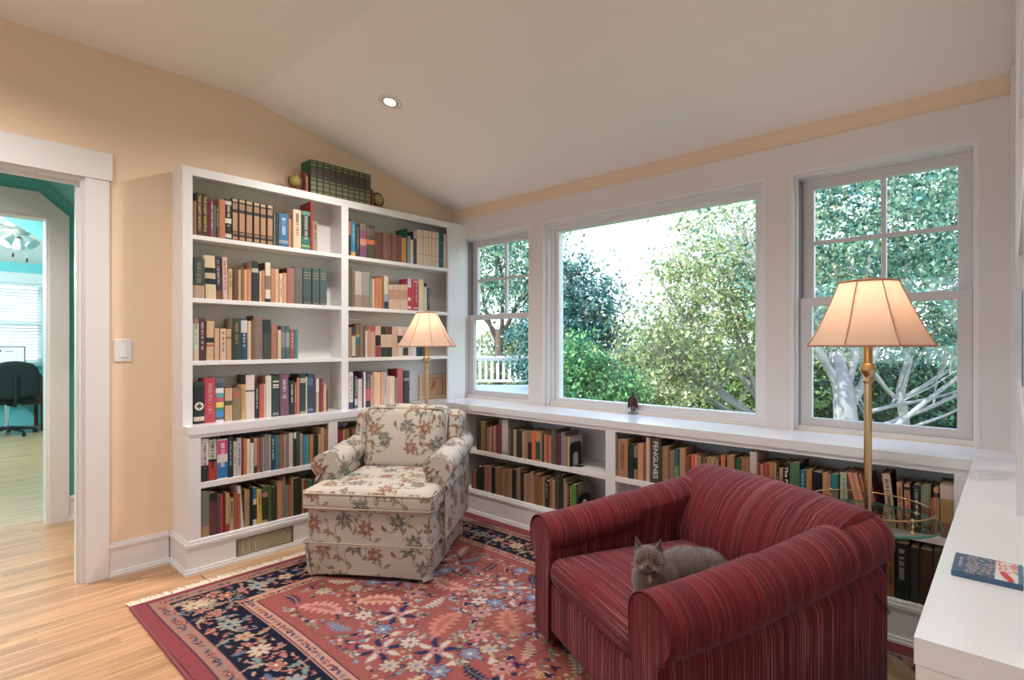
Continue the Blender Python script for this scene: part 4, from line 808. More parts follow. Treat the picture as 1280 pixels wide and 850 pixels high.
("W3",-1.111,-1.0896,0.183,0.137,"c89468",(),0,None,None,"tan book, tenth left of the tall off-white book, upper shelf behind the red armchair"),
("W3",-1.0888,-1.0747,0.178,0.134,"cc9870",(),0,None,None,None),
("W3",-1.0731,-1.0652,0.179,0.134,"30382c",(),0,None,None,None),
("W3",-1.064,-1.0414,0.202,0.152,"d8784c",(),0,None,None,"tan book, seventh left of the tall off-white book, upper shelf behind the red armchair"),
("W3",-1.0403,-1.0344,0.18,0.135,"3c3420",(),0,None,None,None),
("W3",-1.0332,-0.9979,0.205,0.144,"b8845c",(),0,None,None,"tan book, fifth left of the tall off-white book, upper shelf behind the red armchair"),
("W3",-0.9967,-0.9883,0.198,0.149,"4c2820",(),0,None,None,None),
("W3",-0.9875,-0.9651,0.2,0.15,"206448",(),0,None,None,"dark green book, third left of the tall off-white book, upper shelf behind the red armchair"),
("W3",-0.9636,-0.9425,0.203,0.136,"b0743c",(),0,None,None,"tan book, second left of the tall off-white book, upper shelf behind the red armchair"),
("W3",-0.9418,-0.9247,0.202,0.151,"b07c4c",(),0,None,None,"tan book, directly left of the tall off-white book, upper shelf behind the red armchair"),
("W3",-0.9232,-0.8906,0.238,0.178,"dcc8bc",(),0,None,None,"tall off-white book, standing out above its neighbours, upper shelf behind the red armchair"),
("W3",-0.8884,-0.8757,0.188,0.141,"a84438",(),0,None,None,"red book, directly right of the tall off-white book, upper shelf behind the red armchair"),
("W3",-0.8753,-0.8617,0.183,0.137,"c8906c",(),0,None,None,"tan book, second right of the tall off-white book, upper shelf behind the red armchair"),
("W3",-0.861,-0.8389,0.193,0.132,"c4404c",(),0,None,None,"red book, third right of the tall off-white book, upper shelf behind the red armchair"),
("W3",-0.8382,-0.815,0.196,0.147,"c88030",((0.1,0.65,"3c2c1c"),),0,None,None,"tan book, fourth right of the tall off-white book, upper shelf behind the red armchair"),
("W3",-0.8139,-0.8056,0.194,0.146,"c8a484",(),0,None,None,None),
("W3",-0.8042,-0.7924,0.175,0.131,"302c24",(),0,"c0b8a0",None,None),
("W3",-0.7913,-0.7766,0.177,0.133,"d0a080",(),0,"a04830",None,"tan book, seventh right of the tall off-white book, upper shelf behind the red armchair"),
("W3",-0.7752,-0.749,0.206,0.134,"2c1c18",(),0,"TXT4",None,"dark brown book, eighth left of the pale green book, upper shelf behind the red armchair"),
("W3",-0.7474,-0.706,0.211,0.158,"508058",(),0,None,"143c3c","grey-green book, seventh left of the pale green book, upper shelf behind the red armchair"),
("W3",-0.7034,-0.6834,0.183,0.137,"1480a0",(),0,"a0d0d8",None,"teal book, sixth left of the pale green book, upper shelf behind the red armchair"),
("W3",-0.6808,-0.6563,0.187,0.14,"c4843c",(),0,None,None,"tan book, fifth left of the pale green book, upper shelf behind the red armchair"),
("W3",-0.6547,-0.6173,0.184,0.138,"101c1c",((0.2,0.42,"c88880"),),0,None,None,"thick black book, fourth left of the pale green book, upper shelf behind the red armchair"),
("W3",-0.6154,-0.5936,0.184,0.138,"d8945c",((0,0.5,"8a6440"),),0,None,None,"tan book, third left of the pale green book, upper shelf behind the red armchair"),
("W3",-0.5927,-0.5835,0.18,0.135,"cc9878",(),0,None,None,None),
("W3",-0.5816,-0.5533,0.185,0.139,"8c7864",((0.6,1,"1c8484"),),0,None,None,"tan book, directly left of the pale green book, upper shelf behind the red armchair"),
("W3",-0.5466,-0.5191,0.199,0.149,"b8c8a4",(),0,"7c8c70",None,"pale green book, standing out above its neighbours, upper shelf behind the red armchair"),
("W3",-0.497,-0.4767,0.2,0.143,"64504c",((0.2,0.45,"34586c"),),-0.042,None,None,"reddish brown book, directly right of the pale green book, upper shelf behind the red armchair"),
("W3",-0.4752,-0.4571,0.203,0.152,"e09468",(),-0.045,None,None,"tan book, second right of the pale green book, upper shelf behind the red armchair"),
("W3",-0.4557,-0.4395,0.202,0.152,"e09c78",(),-0.045,None,None,"peach book, third right of the pale green book, upper shelf behind the red armchair"),
("W3",-0.4381,-0.4268,0.203,0.145,"b87858",(),-0.042,None,None,"thin tan book, fourth right of the pale green book, upper shelf behind the red armchair"),
("W3",-0.4257,-0.4156,0.198,0.149,"5c3040",(),-0.04,None,None,"thin purple book, fifth right of the pale green book, upper shelf behind the red armchair"),
("W3",-0.4145,-0.3976,0.201,0.134,"a02c54",((0.1,0.4,"301c20"),),-0.04,"d8a8b0",None,"purple book, sixth right of the pale green book, upper shelf behind the red armchair"),
("W3",-0.3743,-0.346,0.217,0.14,"e4c8a4",(),-0.022,"3a3430","141010","cream book, seventh right of the pale green book, upper shelf behind the red armchair"),
("W3",-0.3393,-0.3207,0.189,0.142,"dca078",(),-0.008,"7a4030",None,"peach book, seventh from the right, upper shelf behind the red armchair"),
("W3",-0.3165,-0.2967,0.185,0.136,"d89068",((0.88,0.95,"302420"),),-0.006,"8a4c34",None,"tan book, sixth from the right, upper shelf behind the red armchair"),
("W3",-0.2925,-0.2689,0.189,0.135,"2c3844",(),0,"b0b4b0",None,"navy book, fifth from the right, upper shelf behind the red armchair"),
("W3",-0.2671,-0.2361,0.19,0.143,"8c9474",((0.4,0.55,"8c5c50"),),0,None,None,"grey-green book, fourth from the right, upper shelf behind the red armchair"),
("W3",-0.2346,-0.2281,0.145,0.109,"e87030",(),0,None,None,None),
("W3",-0.2274,-0.2089,0.188,0.141,"dc9c74",((0.8,0.9,"302420"),),0,"8a5c48",None,"tan book, second from the right, upper shelf behind the red armchair"),
("W3",-0.2059,-0.1617,0.21,0.142,"b48c50",((0.72,0.98,"dcc0b4"),(0,0.28,"8c6450")),0,None,None,"tan book, rightmost, upper shelf behind the red armchair"),
("W4",-0.4017,-0.3808,0.188,0.141,"503420",(),0,None,None,"short dark brown book, leftmost, bottom shelf under the glass tray"),
("W4",-0.3797,-0.3545,0.189,0.142,"a0602c",(),0,"4a2c18",None,"short brown book, second from the left, bottom shelf under the glass tray"),
("W4",-0.3527,-0.3045,0.226,0.17,"181c18",(),0,"a8aca0",None,"thick black book, third from the left, bottom shelf under the glass tray"),
("W4",-0.3032,-0.2722,0.219,0.164,"2c3030",(),0,None,None,"charcoal book, fourth from the left, bottom shelf under the glass tray"),
("W4",-0.2704,-0.2299,0.22,0.165,"4c2c18",(),0,None,None,"thick dark brown book, third from the right, bottom shelf under the glass tray"),
("W4",-0.2281,-0.1996,0.227,0.164,"4c4820",(),0,None,None,"tall olive book, second from the right, bottom shelf under the glass tray"),
("W4",-0.1978,-0.1845,0.231,0.135,"14301c",(),0,None,None,"tall dark green book, rightmost, bottom shelf under the glass tray")]
SHELF_GROUP = {'A1': 'books on the top shelf of the left bay', 'A2': 'books on the second shelf of the left bay', 'A3': 'books on the third shelf of the left bay', 'A4': 'books at counter level in the left bay', 'A5': 'books on the upper shelf under the left counter', 'A6': 'books on the bottom shelf above the vent', 'B1': 'books on the top shelf of the right bay', 'B2': 'books on the second shelf of the right bay', 'B3': 'books on the third shelf of the right bay', 'B4': 'books at counter level in the right bay', 'B5': 'books on the low shelf behind the floral armchair', 'W1': 'books on the upper shelf of the left window bay', 'W2': 'books on the bottom shelf of the left window bay', 'W3': 'books on the upper shelf of the right window bay', 'W4': 'books on the bottom shelf of the right window bay'}
ORDW = ['first', 'second', 'third', 'fourth', 'fifth', 'sixth', 'seventh', 'eighth', 'ninth', 'tenth']

# ================================================================== built-in bookcases and counter
ct = bmesh.new()
prism(ct, [(XW, 0.955), (XL + 0.006, 0.955), (XL + 0.006, YF - 0.006), (-0.108, YF - 0.006), (-0.108, YR), (0.2, YR), (0.2, YW + 0.05), (XW, YW + 0.05)], 'z', 0.724, HC)
o = obj('countertop', ct, mat('counter_paint', 'eaeaee', 0.22, coat=0.2)); tag(o, 'white painted U-shaped counter running along both walls and under the windows', 'counter')

def unit(name, label, group=None): return thing(name, label, 'bookcase', (0, 0, 0), 0, group)
Y0, Y1, Y2 = 0.958, 1.895, 2.868
u = unit('tall_bookcase', 'tall white built-in bookcase with two bays on the peach wall')
obj('side_panel', boxes([(XW, XU, Y0, Y0 + 0.022, HC, ZT)]), M_white, u); obj('side_panel', boxes([(XW, XU - 0.012, 2.94, 2.962, HC, ZT)]), M_white, u)
obj('stile', boxes([(XU - 0.02, XU, Y0, Y0 + 0.047, HC, ZT)], 0.001), M_white, u)
obj('stile', boxes([(XU - 0.02, XU, Y1 - 0.002, Y1 + 0.047, HC, ZT)], 0.001), M_white, u)
obj('stile', boxes([(XU - 0.02, XU, 2.815, YW, HC, ZT)], 0.001), M_white, u)
obj('divider', boxes([(XW, XU - 0.02, Y1 + 0.008, Y1 + 0.030, HC, ZT)]), M_white, u)
obj('top_rail', boxes([(XU - 0.02, XU, Y0, YW, 2.111, ZT)], 0.001), M_white, u)
obj('top_panel', boxes([(XW, XU - 0.001, Y0, YW, ZT - 0.022, ZT)]), M_white, u)
M_back = mat('bookcase_back_paint', 'dedcd8', 0.45)
obj('back_panel', boxes([(XW, XW + 0.008, Y0 + 0.02, YW, HC, ZT - 0.02)]), M_back, u)
for zt in (1.792, 1.449, 1.108):
    obj('shelf', boxes([(XW + 0.008, XU - 0.002, Y0 + 0.022, Y1 + 0.008, zt - 0.024, zt)], 0.0012), M_white, u)
    obj('shelf', boxes([(XW + 0.008, XU - 0.002, Y1 + 0.030, 2.94, zt - 0.024, zt)], 0.0012), M_white, u)

lu = unit('low_bookcase', 'white built-in low bookcase under the left counter with a floor vent in its base')
YB = 2.63
obj('side_panel', boxes([(XW, XL, 0.958, 0.980, 0.03, 0.724)]), M_white, lu)
obj('stile', boxes([(XL - 0.02, XL, 0.958, 1.015, 0.14, 0.724)], 0.001), M_white, lu)
obj('stile', boxes([(XL - 0.02, XL, 1.747, 1.808, 0.14, 0.724)], 0.001), M_white, lu)
obj('stile', boxes([(XL - 0.02, XL, 2.58, YF + 0.0, 0.14, 0.724)], 0.001), M_white, lu)
obj('divider', boxes([(XW, XL - 0.02, 1.767, 1.789, 0.17, 0.70)]), M_white, lu); obj('divider', boxes([(XW, XL - 0.02, 2.60, 2.622, 0.17, 0.70)]), M_white, lu)
obj('top_rail', boxes([(XL - 0.02, XL, 0.958, YF, 0.704, 0.724)]), M_white, lu)
obj('back_panel', boxes([(XW, XW + 0.008, 0.98, 2.6, 0.17, 0.72)]), M_back, lu)
for (a, b) in ((0.98, 1.767), (1.789, 2.60)):
    obj('shelf', boxes([(XW + 0.008, XL - 0.002, a, b, 0.434, 0.465)], 0.001), M_white, lu)
    obj('bottom_shelf', boxes([(XW + 0.008, XL + 0.0, a, b, 0.145, 0.171)], 0.001), M_white, lu)
bm = bmesh.new(); VY0, VY1, VZ0, VZ1 = 1.188, 1.51, 0.022, 0.122
box(bm, XL - 0.002, XL + 0.014, 0.945, VY0, 0, 0.14); box(bm, XL - 0.002, XL + 0.014, VY1, YF - 0.015, 0, 0.14); box(bm, XL - 0.002, XL + 0.014, VY0, VY1, 0, VZ0); box(bm, XL - 0.002, XL + 0.014, VY0, VY1, VZ1, 0.14)
box(bm, XL - 0.002, XL + 0.020, 0.94, YF - 0.02, 0.140, 0.155); box(bm, XL - 0.002, XL + 0.012, 0.948, YF - 0.02, 0.155, 0.168)
box(bm, XL, XL + 0.030, 0.932, YF - 0.03, 0, 0.014); box(bm, XL, XL + 0.024, 0.937, YF - 0.03, 0.014, 0.026)
for (a, b, t) in ((0, 0.14, 0.014), (0.14, 0.155, 0.020), (0.155, 0.168, 0.012), (0, 0.014, 0.028), (0.014, 0.026, 0.022)): box(bm, XW, XL, 0.958 - t, 0.958, a, b)
obj('plinth', bm, M_white, lu)
vt = obj('vent_grille', boxes([(XL + 0.006, XL + 0.016, VY0, VY1, VZ0, VZ0 + 0.006), (XL + 0.006, XL + 0.016, VY0, VY1, VZ1 - 0.006, VZ1), (XL + 0.006, XL + 0.016, VY0, VY0 + 0.008, VZ0, VZ1), (XL + 0.006, XL + 0.016, VY1 - 0.008, VY1, VZ0, VZ1), (XL - 0.03, XL - 0.002, VY0, VY1, VZ0, VZ1)]), mat('vent_tan', '6d6454', 0.5, metal=0.3), lu)
bm = bmesh.new(); z = VZ0 + 0.009
while z < VZ1 - 0.008: prism(bm, [(XL + 0.000, z + 0.002), (XL + 0.012, z - 0.0012), (XL + 0.0125, z + 0.0016), (XL + 0.000, z + 0.0034)], 'y', VY0, VY1); z += 0.0075
for i in range(9): yy = VY0 + 0.035 * (i + 1) - 0.0; box(bm, XL + 0.003, XL + 0.010, yy, yy + 0.0015, VZ0, VZ1)
s_ = obj('louvres', bm, mat('vent_brass', 'd0c4ac', 0.45), vt); s_['kind'] = 'stuff'

wu = unit('window_bookcase', 'white built-in low bookcase with two bays under the three windows')
obj('stile', boxes([(XL, -2.93, YF, YF + 0.02, 0.14, 0.724)]), M_white, wu)
obj('stile', boxes([(-1.725, -1.661, YF, YF + 0.02, 0.14, 0.724)], 0.001), M_white, wu)
obj('stile', boxes([(-0.163, -0.108, YF, YF + 0.02, 0.14, 0.724)], 0.001), M_white, wu)
obj('divider', boxes([(-2.95, -2.93, YF + 0.02, YW, 0.17, 0.71)]), M_white, wu); obj('divider', boxes([(-1.704, -1.682, YF + 0.02, YW, 0.17, 0.71)]), M_white, wu); obj('divider', boxes([(-0.150, -0.128, YF + 0.02, YW, 0.17, 0.71)]), M_white, wu)
obj('top_rail', boxes([(XL, -0.108, YF, YF + 0.02, 0.703, 0.724)]), M_white, wu)
obj('back_panel', boxes([(-2.95, -0.12, YW - 0.008, YW, 0.145, 0.724)]), M_back, wu)
for (a, b) in ((-2.93, -1.704), (-1.682, -0.150)):
    obj('shelf', boxes([(a, b, YF + 0.002, YW - 0.008, 0.420, 0.450)], 0.001), M_white, wu)
    obj('bottom_shelf', boxes([(a, b, YF, YW - 0.008, 0.145, 0.169)], 0.001), M_white, wu)
bm = bmesh.new()
box(bm, XL, -0.108, YF - 0.014, YF + 0.002, 0, 0.14); box(bm, XL, -0.108, YF - 0.020, YF + 0.002, 0.14, 0.154); box(bm, XL, -0.108, YF - 0.012, YF + 0.002, 0.154, 0.166)
box(bm, XL, -0.108, YF - 0.030, YF, 0, 0.014); box(bm, XL, -0.108, YF - 0.024, YF, 0.014, 0.026)
obj('plinth', bm, M_white, wu)

ru = unit('side_cabinet', 'white low cabinet under the right-hand counter nearest the camera')
obj('end_panel', boxes([(-0.106, 0.2, YR + 0.0015, YR + 0.030, 0.0, 0.7235)]), M_white, ru)
obj('end_rail', boxes([(-0.1, 0.2, YR + 0.030, YR + 0.036, 0.60, 0.7)]), M_white, ru)
obj('door', boxes([(-0.098, -0.078, YR + 0.04, 1.8, 0.16, 0.70)], 0.002), M_white, ru); obj('door', boxes([(-0.098, -0.078, 1.81, YF - 0.03, 0.16, 0.70)], 0.002), M_white, ru)
obj('carcass', boxes([(-0.078, 0.2, YR + 0.034, YF, 0.14, 0.724)]), M_white, ru); obj('plinth', boxes([(-0.095, 0.2, YR + 0.034, YF - 0.03, 0, 0.15)]), M_white, ru)

rb = unit('right_bookcase', 'tall white built-in bookcase on the counter at the right edge, seen edge-on')
obj('side_panel', boxes([(0.0135, 0.2, YR + 0.002, YR + 0.022, HC, ZT)]), M_white, rb); obj('stile', boxes([(0.0125, 0.033, YR, YR + 0.035, HC, ZT + 0.1)]), M_white, rb)
obj('divider', boxes([(XR, 0.2, 1.90, 1.922, HC, ZT + 0.1)]), M_white, rb); obj('stile', boxes([(XR, XR + 0.02, 1.885, 1.932, HC, ZT + 0.1)]), M_white, rb)
obj('side_panel', boxes([(XR - 0.012, XR + 0.02, 2.93, YW, HC, HE)]), M_white, rb)
obj('back_panel', boxes([(0.19, 0.2, YR, YW, HC, ZT)]), M_back, rb); obj('top_panel', boxes([(XR, 0.2, YR, YW, ZT + 0.08, ZT + 0.1)]), M_white, rb)
for zt in (1.792, 1.449, 1.108):
    obj('shelf', boxes([(XR + 0.004, 0.19, YR + 0.022, 1.90, zt - 0.024, zt)]), M_white, rb); obj('shelf', boxes([(XR + 0.002, 0.19, 1.922, 2.93, zt - 0.024, zt)]), M_white, rb)

# ================================================================== books
def rgb(h, k=1.0):
    c = lin(h, k)[:3]; g = 0.3 * c[0] + 0.59 * c[1] + 0.11 * c[2]; return tuple(x * 0.86 + g * 0.14 for x in c)
SHELF = {'A1': 1.792, 'B1': 1.792, 'A2': 1.449, 'B2': 1.449, 'A3': 1.108, 'B3': 1.108, 'A4': HC, 'B4': HC, 'A5': 0.465, 'B5': 0.465, 'A6': 0.171, 'W1': 0.450, 'W3': 0.450, 'W2': 0.169, 'W4': 0.169}
BK = 0.9
def book_geo(T, H, D, h, bands, lean, txt, side, flip=False):
    """local frame: x = along the shelf (0..T), y = out of the spine (0 = spine face, -D = fore-edge), z up. returns cover (V,F,C) and pages (V,F)"""
    V = []; F = []; C = []; cover = rgb(h, BK); sd = rgb(side, BK) if side else cover
    th = min(0.0022, T * 0.16)
    def q(p, col):
        b = len(V); V.extend(p); F.append((b, b + 1, b + 2, b + 3)); C.extend([col + (1.0,)] * 4)
    def bx(x0, x1, y0, y1, z0, z1, col, cf=None):
        p = [(x0, y0, z0), (x1, y0, z0), (x1, y1, z0), (x0, y1, z0), (x0, y0, z1), (x1, y0, z1), (x1, y1, z1), (x0, y1, z1)]
        for f in ((3, 2, 1, 0), (4, 5, 6, 7), (0, 1, 5, 4), (2, 3, 7, 6), (1, 2, 6, 5), (3, 0, 4, 7)): q([p[i] for i in f], col)
    bx(0, th, -D, -0.003, 0, H, sd); bx(T - th, T, -D, -0.003, 0, H, sd)
    # rounded spine in three facets, split by height into bands
    narrow = len(bands) >= 4 and sum(b[1] - b[0] for b in bands) < 1.2 and h not in ('6c7480',)
    cuts = sorted({0.0, 1.0} | {b[0] for b in bands} | {b[1] for b in bands})
    e2 = 0.12 if narrow else 0.22; xs = [(0, -0.003), (T * e2, 0.0), (T * (1 - e2), 0.0), (T, -0.003)]
    for f0, f1 in zip(cuts[:-1], cuts[1:]):
        m = (f0 + f1) / 2; col = cover
        for b in bands:
            if b[0] <= m <= b[1]: col = rgb(b[2], BK)
        for s_, ((a, ya), (b_, yb)) in enumerate(zip(xs[:-1], xs[1:])):
            col_ = col if (s_ == 1 or not narrow) else cover
            q([(a, ya, H * f0), (b_, yb, H * f0), (b_, yb, H * f1), (a, ya, H * f1)], col_)
    q([(0, -0.003, 0), (T, -0.003, 0), (T, -0.006, 0), (0, -0.006, 0)], cover)
    for zz in (0.0, H): q([(0, -0.003, zz), (T * 0.22, 0, zz), (T * 0.78, 0, zz), (T, -0.003, zz)], cover)
    if txt and not txt.startswith('T') and txt != 'SWA':
        tc_ = rgb(txt, BK); z = H * 0.9; rr = random.Random(int(T * 1e5) + int(H * 1e4)); wd = T * 0.2
        z0 = H * rr.uniform(0.22, 0.4)
        while z > z0:     # illegible title reduced to small strokes
            l = rr.uniform(0.0022, 0.0045)
            if rr.random() < 0.78: q([(T / 2 - wd * rr.uniform(.6, 1), 0.0006, z - l), (T / 2 + wd * rr.uniform(.6, 1), 0.0006, z - l), (T / 2 + wd, 0.0006, z), (T / 2 - wd, 0.0006, z)], tc_)
            z -= l + 0.0022
    pg = rgb('d9c9a6')
    PV = []; PF = []
    p = [(th, -D + 0.004, 0.003), (T - th, -D + 0.004, 0.003), (T - th, -0.0035, 0.003), (th, -0.0035, 0.003), (th, -D + 0.004, H - 0.003), (T - th, -D + 0.004, H - 0.003), (T - th, -0.0035, H - 0.003), (th, -0.0035, H - 0.003)]
    PV = p; PF = [(3, 2, 1, 0), (4, 5, 6, 7), (0, 1, 5, 4), (2, 3, 7, 6), (1, 2, 6, 5), (3, 0, 4, 7)]
    return np.array(V), np.array(F), np.array(C), np.array(PV), np.array(PF)
def shear(V, H, lean):
    V = V.copy()
    V[:, 0] += V[:, 2] / H * lean
    return V
stuff_V = []; stuff_F = []; stuff_C = []; so = 0
txt_n = {'TXT1': 'THE CAREY NORTH I', 'TXT2': 'THE CAREY NORTH II', 'TXT3': 'FENGLINES', 'TXT4': 'The Polar'}
NB = 0
for (k, a, b, H, D, h, bands, lean, txt, side, label) in BOOKS:
    T = b - a
    bands = list(bands)
    V, F, C, PV, PF = book_geo(T, H, D, h, bands, lean, txt, side)
    if lean: V = shear(V, H, lean); PV = shear(PV, H, lean)
    ins = random.Random(int(a * 9999)).uniform(0, 0.006)
    if k[0] == 'W':     # spine faces -y, shelf runs along +x
        loc = (a, YF + 0.006 + ins, SHELF[k]); R = lambda P: np.stack([P[:, 0], -P[:, 1], P[:, 2]], 1); fl = True
    else:               # spine faces +x, shelf runs along +y
        px = (XU if (k[0] in 'AB' and k[1] in '1234') else XL) - 0.006 - ins
        loc = (px, a, SHELF[k]); R = lambda P: np.stack([P[:, 1], P[:, 0], P[:, 2]], 1); fl = True
    V = R(V); PV = R(PV); F = F[:, ::-1]; PF = PF[:, ::-1]
    if label is None:
        n = len(V); stuff_V.append(V + np.array(loc)); stuff_F.append(F + so); stuff_C.append(C); so += n
        stuff_V.append(PV + np.array(loc)); stuff_F.append(PF + so); pc_ = np.tile(np.array(rgb('d9c9a6') + (1.0,)), (len(PV), 1)); stuff_C.append(pc_); so += len(PV)
        continue
    t = thing('book', label, 'book', loc, 0, SHELF_GROUP[k]); NB += 1
    me = mesh_np('cover', V, F, C); link('cover', me, M_vcol, t)
    link('page_block', mesh_np('page_block', PV, PF), M_page, t)
    if txt in txt_n:
        tm = text_mesh(txt_n[txt], T * (0.62 if txt != 'TXT4' else 0.7), 0.0003, 0.0004)
        vs = np.empty(len(tm.vertices) * 3, np.float32); tm.vertices.foreach_get('co', vs); vs = vs.reshape(-1, 3)
        W_ = vs[:, 0].max() - vs[:, 0].min(); target = H * (0.82 if txt != 'TXT4' else 0.6); vs[:, 0] *= target / W_
        # text runs down the spine
        zc = H * (0.52 if txt != 'TXT4' else 0.62)
        L_ = np.stack([vs[:, 1] * 1.0 + T / 2, np.full(len(vs), 0.0008) + vs[:, 2], zc - vs[:, 0]], 1)
        L_ = R(L_); tm.vertices.foreach_set('co', L_.astype(np.float32).ravel()); tm.update()
        link('spine_lettering', tm, mat('gilt_lettering', 'c9a764', 0.5) if txt in ('TXT1', 'TXT2') else mat('white_lettering', 'e2ded2', 0.5), t)
    if txt == 'SWA':    # white disc with a hooked cross printed on the jacket of the war history
        cz, cy, rr = H * 0.42, T / 2, T * 0.42
        bm = bmesh.new(); bmesh.ops.create_circle(bm, cap_ends=True, segments=24, radius=rr, matrix=Matrix.Translation((0.0009, cy, cz)) @ Euler((0, PI / 2, 0)).to_matrix().to_4x4()); obj('printed_disc', bm, mat('white_lettering', 'e2ded2', 0.5), t)
        bm = bmesh.new(); w_ = rr * 0.13; s = rr * 0.52
        for q_ in range(4):
            for (p0, p1, p2, p3) in ((0, -w_, s, w_), (s - 2 * w_, 0, s, s)):
                vs = [bm.verts.new((0.0014, y_, z_)) for y_, z_ in ((p0, p1), (p2, p1), (p2, p3), (p0, p3))]
                bm.faces.new(vs); bmesh.ops.rotate(bm, verts=vs, cent=(0, 0, 0), matrix=Matrix.Rotation(q_ * PI / 2 + PI / 4, 3, 'X'))
        bmesh.ops.translate(bm, verts=bm.verts, vec=(0, cy, cz)); obj('printed_mark', bm, M_black, t)
me = mesh_np('slim_books', np.concatenate(stuff_V), np.concatenate(stuff_F), np.concatenate(stuff_C))
o = link('slim_books', me, M_vcol); tag(o, 'thinnest and smallest books standing among the others on all the shelves', 'books'); o['kind'] = 'stuff'

# ten matching green volumes on top of the tall bookcase
ys = [1.682, 1.727, 1.771, 1.816, 1.861, 1.905, 1.950, 1.994, 2.032, 2.077, 2.125]
for i in range(10):
    T = ys[i + 1] - ys[i] - 0.0006; H = 0.213 + 0.001 * (i % 3)
    bands = [(0.84, 0.965, '8c845c'), (0.875, 0.93, '544c38'), (0.50, 0.80, '503838'), (0.03, 0.46, '7c7854'), (0.36, 0.42, '4c4030'), (0.22, 0.28, '5c503c'), (0.08, 0.14, '4c4030')]
    V, F, C, PV, PF = book_geo(T, H, 0.125, '254c2e', bands, 0, None, '1f6b38')
    R = lambda P: np.stack([P[:, 1], P[:, 0], P[:, 2]], 1)
    pl = {0: 'nearest the left globe', 9: 'nearest the right globe'}.get(i, ORDW[i] + ' from the left')
    t = thing('book', 'dark green matching volume with maroon label on top of bookcase, ' + pl, 'book', (XU - 0.012, ys[i], ZT), 0, 'matching green volumes on top of the bookcase')
    link('cover', mesh_np('cover', R(V), F[:, ::-1], C), M_vcol, t); link('page_block', mesh_np('page_block', R(PV), PF[:, ::-1]), M_page, t)
# books in the right-hand bookcase, only their edges in view
for (y0_, T, H, h, lab, zt) in ((1.70, 0.05, 0.215, '2f8fb8', 'blue book at the right picture edge on the bookcase shelf', 1.108), (1.64, 0.045, 0.19, 'b8a04c', 'yellowish book beside the blue one at the right picture edge', 1.108), (1.59, 0.04, 0.20, '3c6a8c', 'dark blue book right of the yellowish one at the right picture edge', 1.108)):
    V, F, C, PV, PF = book_geo(T, H, 0.14, h, [], 0, None, None)
    R = lambda P: np.stack([-P[:, 1], P[:, 0], P[:, 2]], 1)
    t = thing('book', lab, 'book', (XR + 0.008, y0_, zt), 0, 'books in the right-hand bookcase')
    link('cover', mesh_np('cover', R(V), F, C), M_vcol, t); link('page_block', mesh_np('page_block', R(PV), PF), M_page, t)

# globe bookends
M_wood_r = mat('red_brown_wood', '8a4226', 0.35, var=0.2, vscale=14); M_globe = mat('antique_globe', '9c8c4c', 0.4, var=0.5, vscale=60)
for (cy, gy, s, lab) in ((1.672, 1.595, -1, 'globe bookend left of the green volumes on top of the bookcase'), (2.135, 2.203, 1, 'globe bookend right of the green volumes on top of the bookcase')):
    t = thing('globe_bookend', lab, 'bookend', (XU - 0.065, cy, ZT), 0, 'globe bookends')
    obj('base', boxes([(-0.045, 0.045, *sorted((0, s * 0.115)), 0, 0.012)], 0.003), M_wood_r, t)
    bm = bmesh.new(); pr = [(-0.045, 0.012), (0.045, 0.012)] + [(0.045 * math.cos(a), 0.085 + 0.05 * math.sin(a)) for a in np.linspace(0, PI, 11)]
    prism(bm, pr, 'y', *sorted((0, s * 0.018))); obj('upright', bm, M_wood_r, t)
    g = s * abs(gy - cy)
    bm = bmesh.new(); bmesh.ops.create_uvsphere(bm, u_segments=24, v_segments=14, radius=0.040); bmesh.ops.translate(bm, verts=bm.verts, vec=(0.012, g, 0.062)); gl = obj('globe', bm, M_globe, t, True)
    bm = bmesh.new(); n = Vector((0.85, 0, 0.1)).normalized()
    pts = [(0.012 + 0.0 * math.cos(a), g + 0.048 * math.cos(a), 0.062 + 0.048 * math.sin(a)) for a in np.linspace(0, 2 * PI, 29)]
    for (r0, r1) in ((0.043, 0.052),):
        A = []; 
        for a in np.linspace(0, 2 * PI, 28, endpoint=False):
            A.append([bm.verts.new((0.012 + dx, g + rr * math.cos(a), 0.062 + rr * math.sin(a))) for rr, dx in ((r0, -0.004), (r1, -0.004), (r1, 0.004), (r0, 0.004))])
        for i in range(28):
            p, q = A[i], A[(i + 1) % 28]
            for j in range(4): bm.faces.new((p[j], q[j], q[(j + 1) % 4], p[(j + 1) % 4]))
    obj('meridian_ring', bm, mat('dark_bronze', '4a3424', 0.35, metal=0.7), t)
    bm = bmesh.new(); lathe(bm, [(0.018, 0.012), (0.008, 0.016), (0.006, 0.024)], 12, 0.012, g, 0); obj('pedestal', bm, M_wood_r, t)

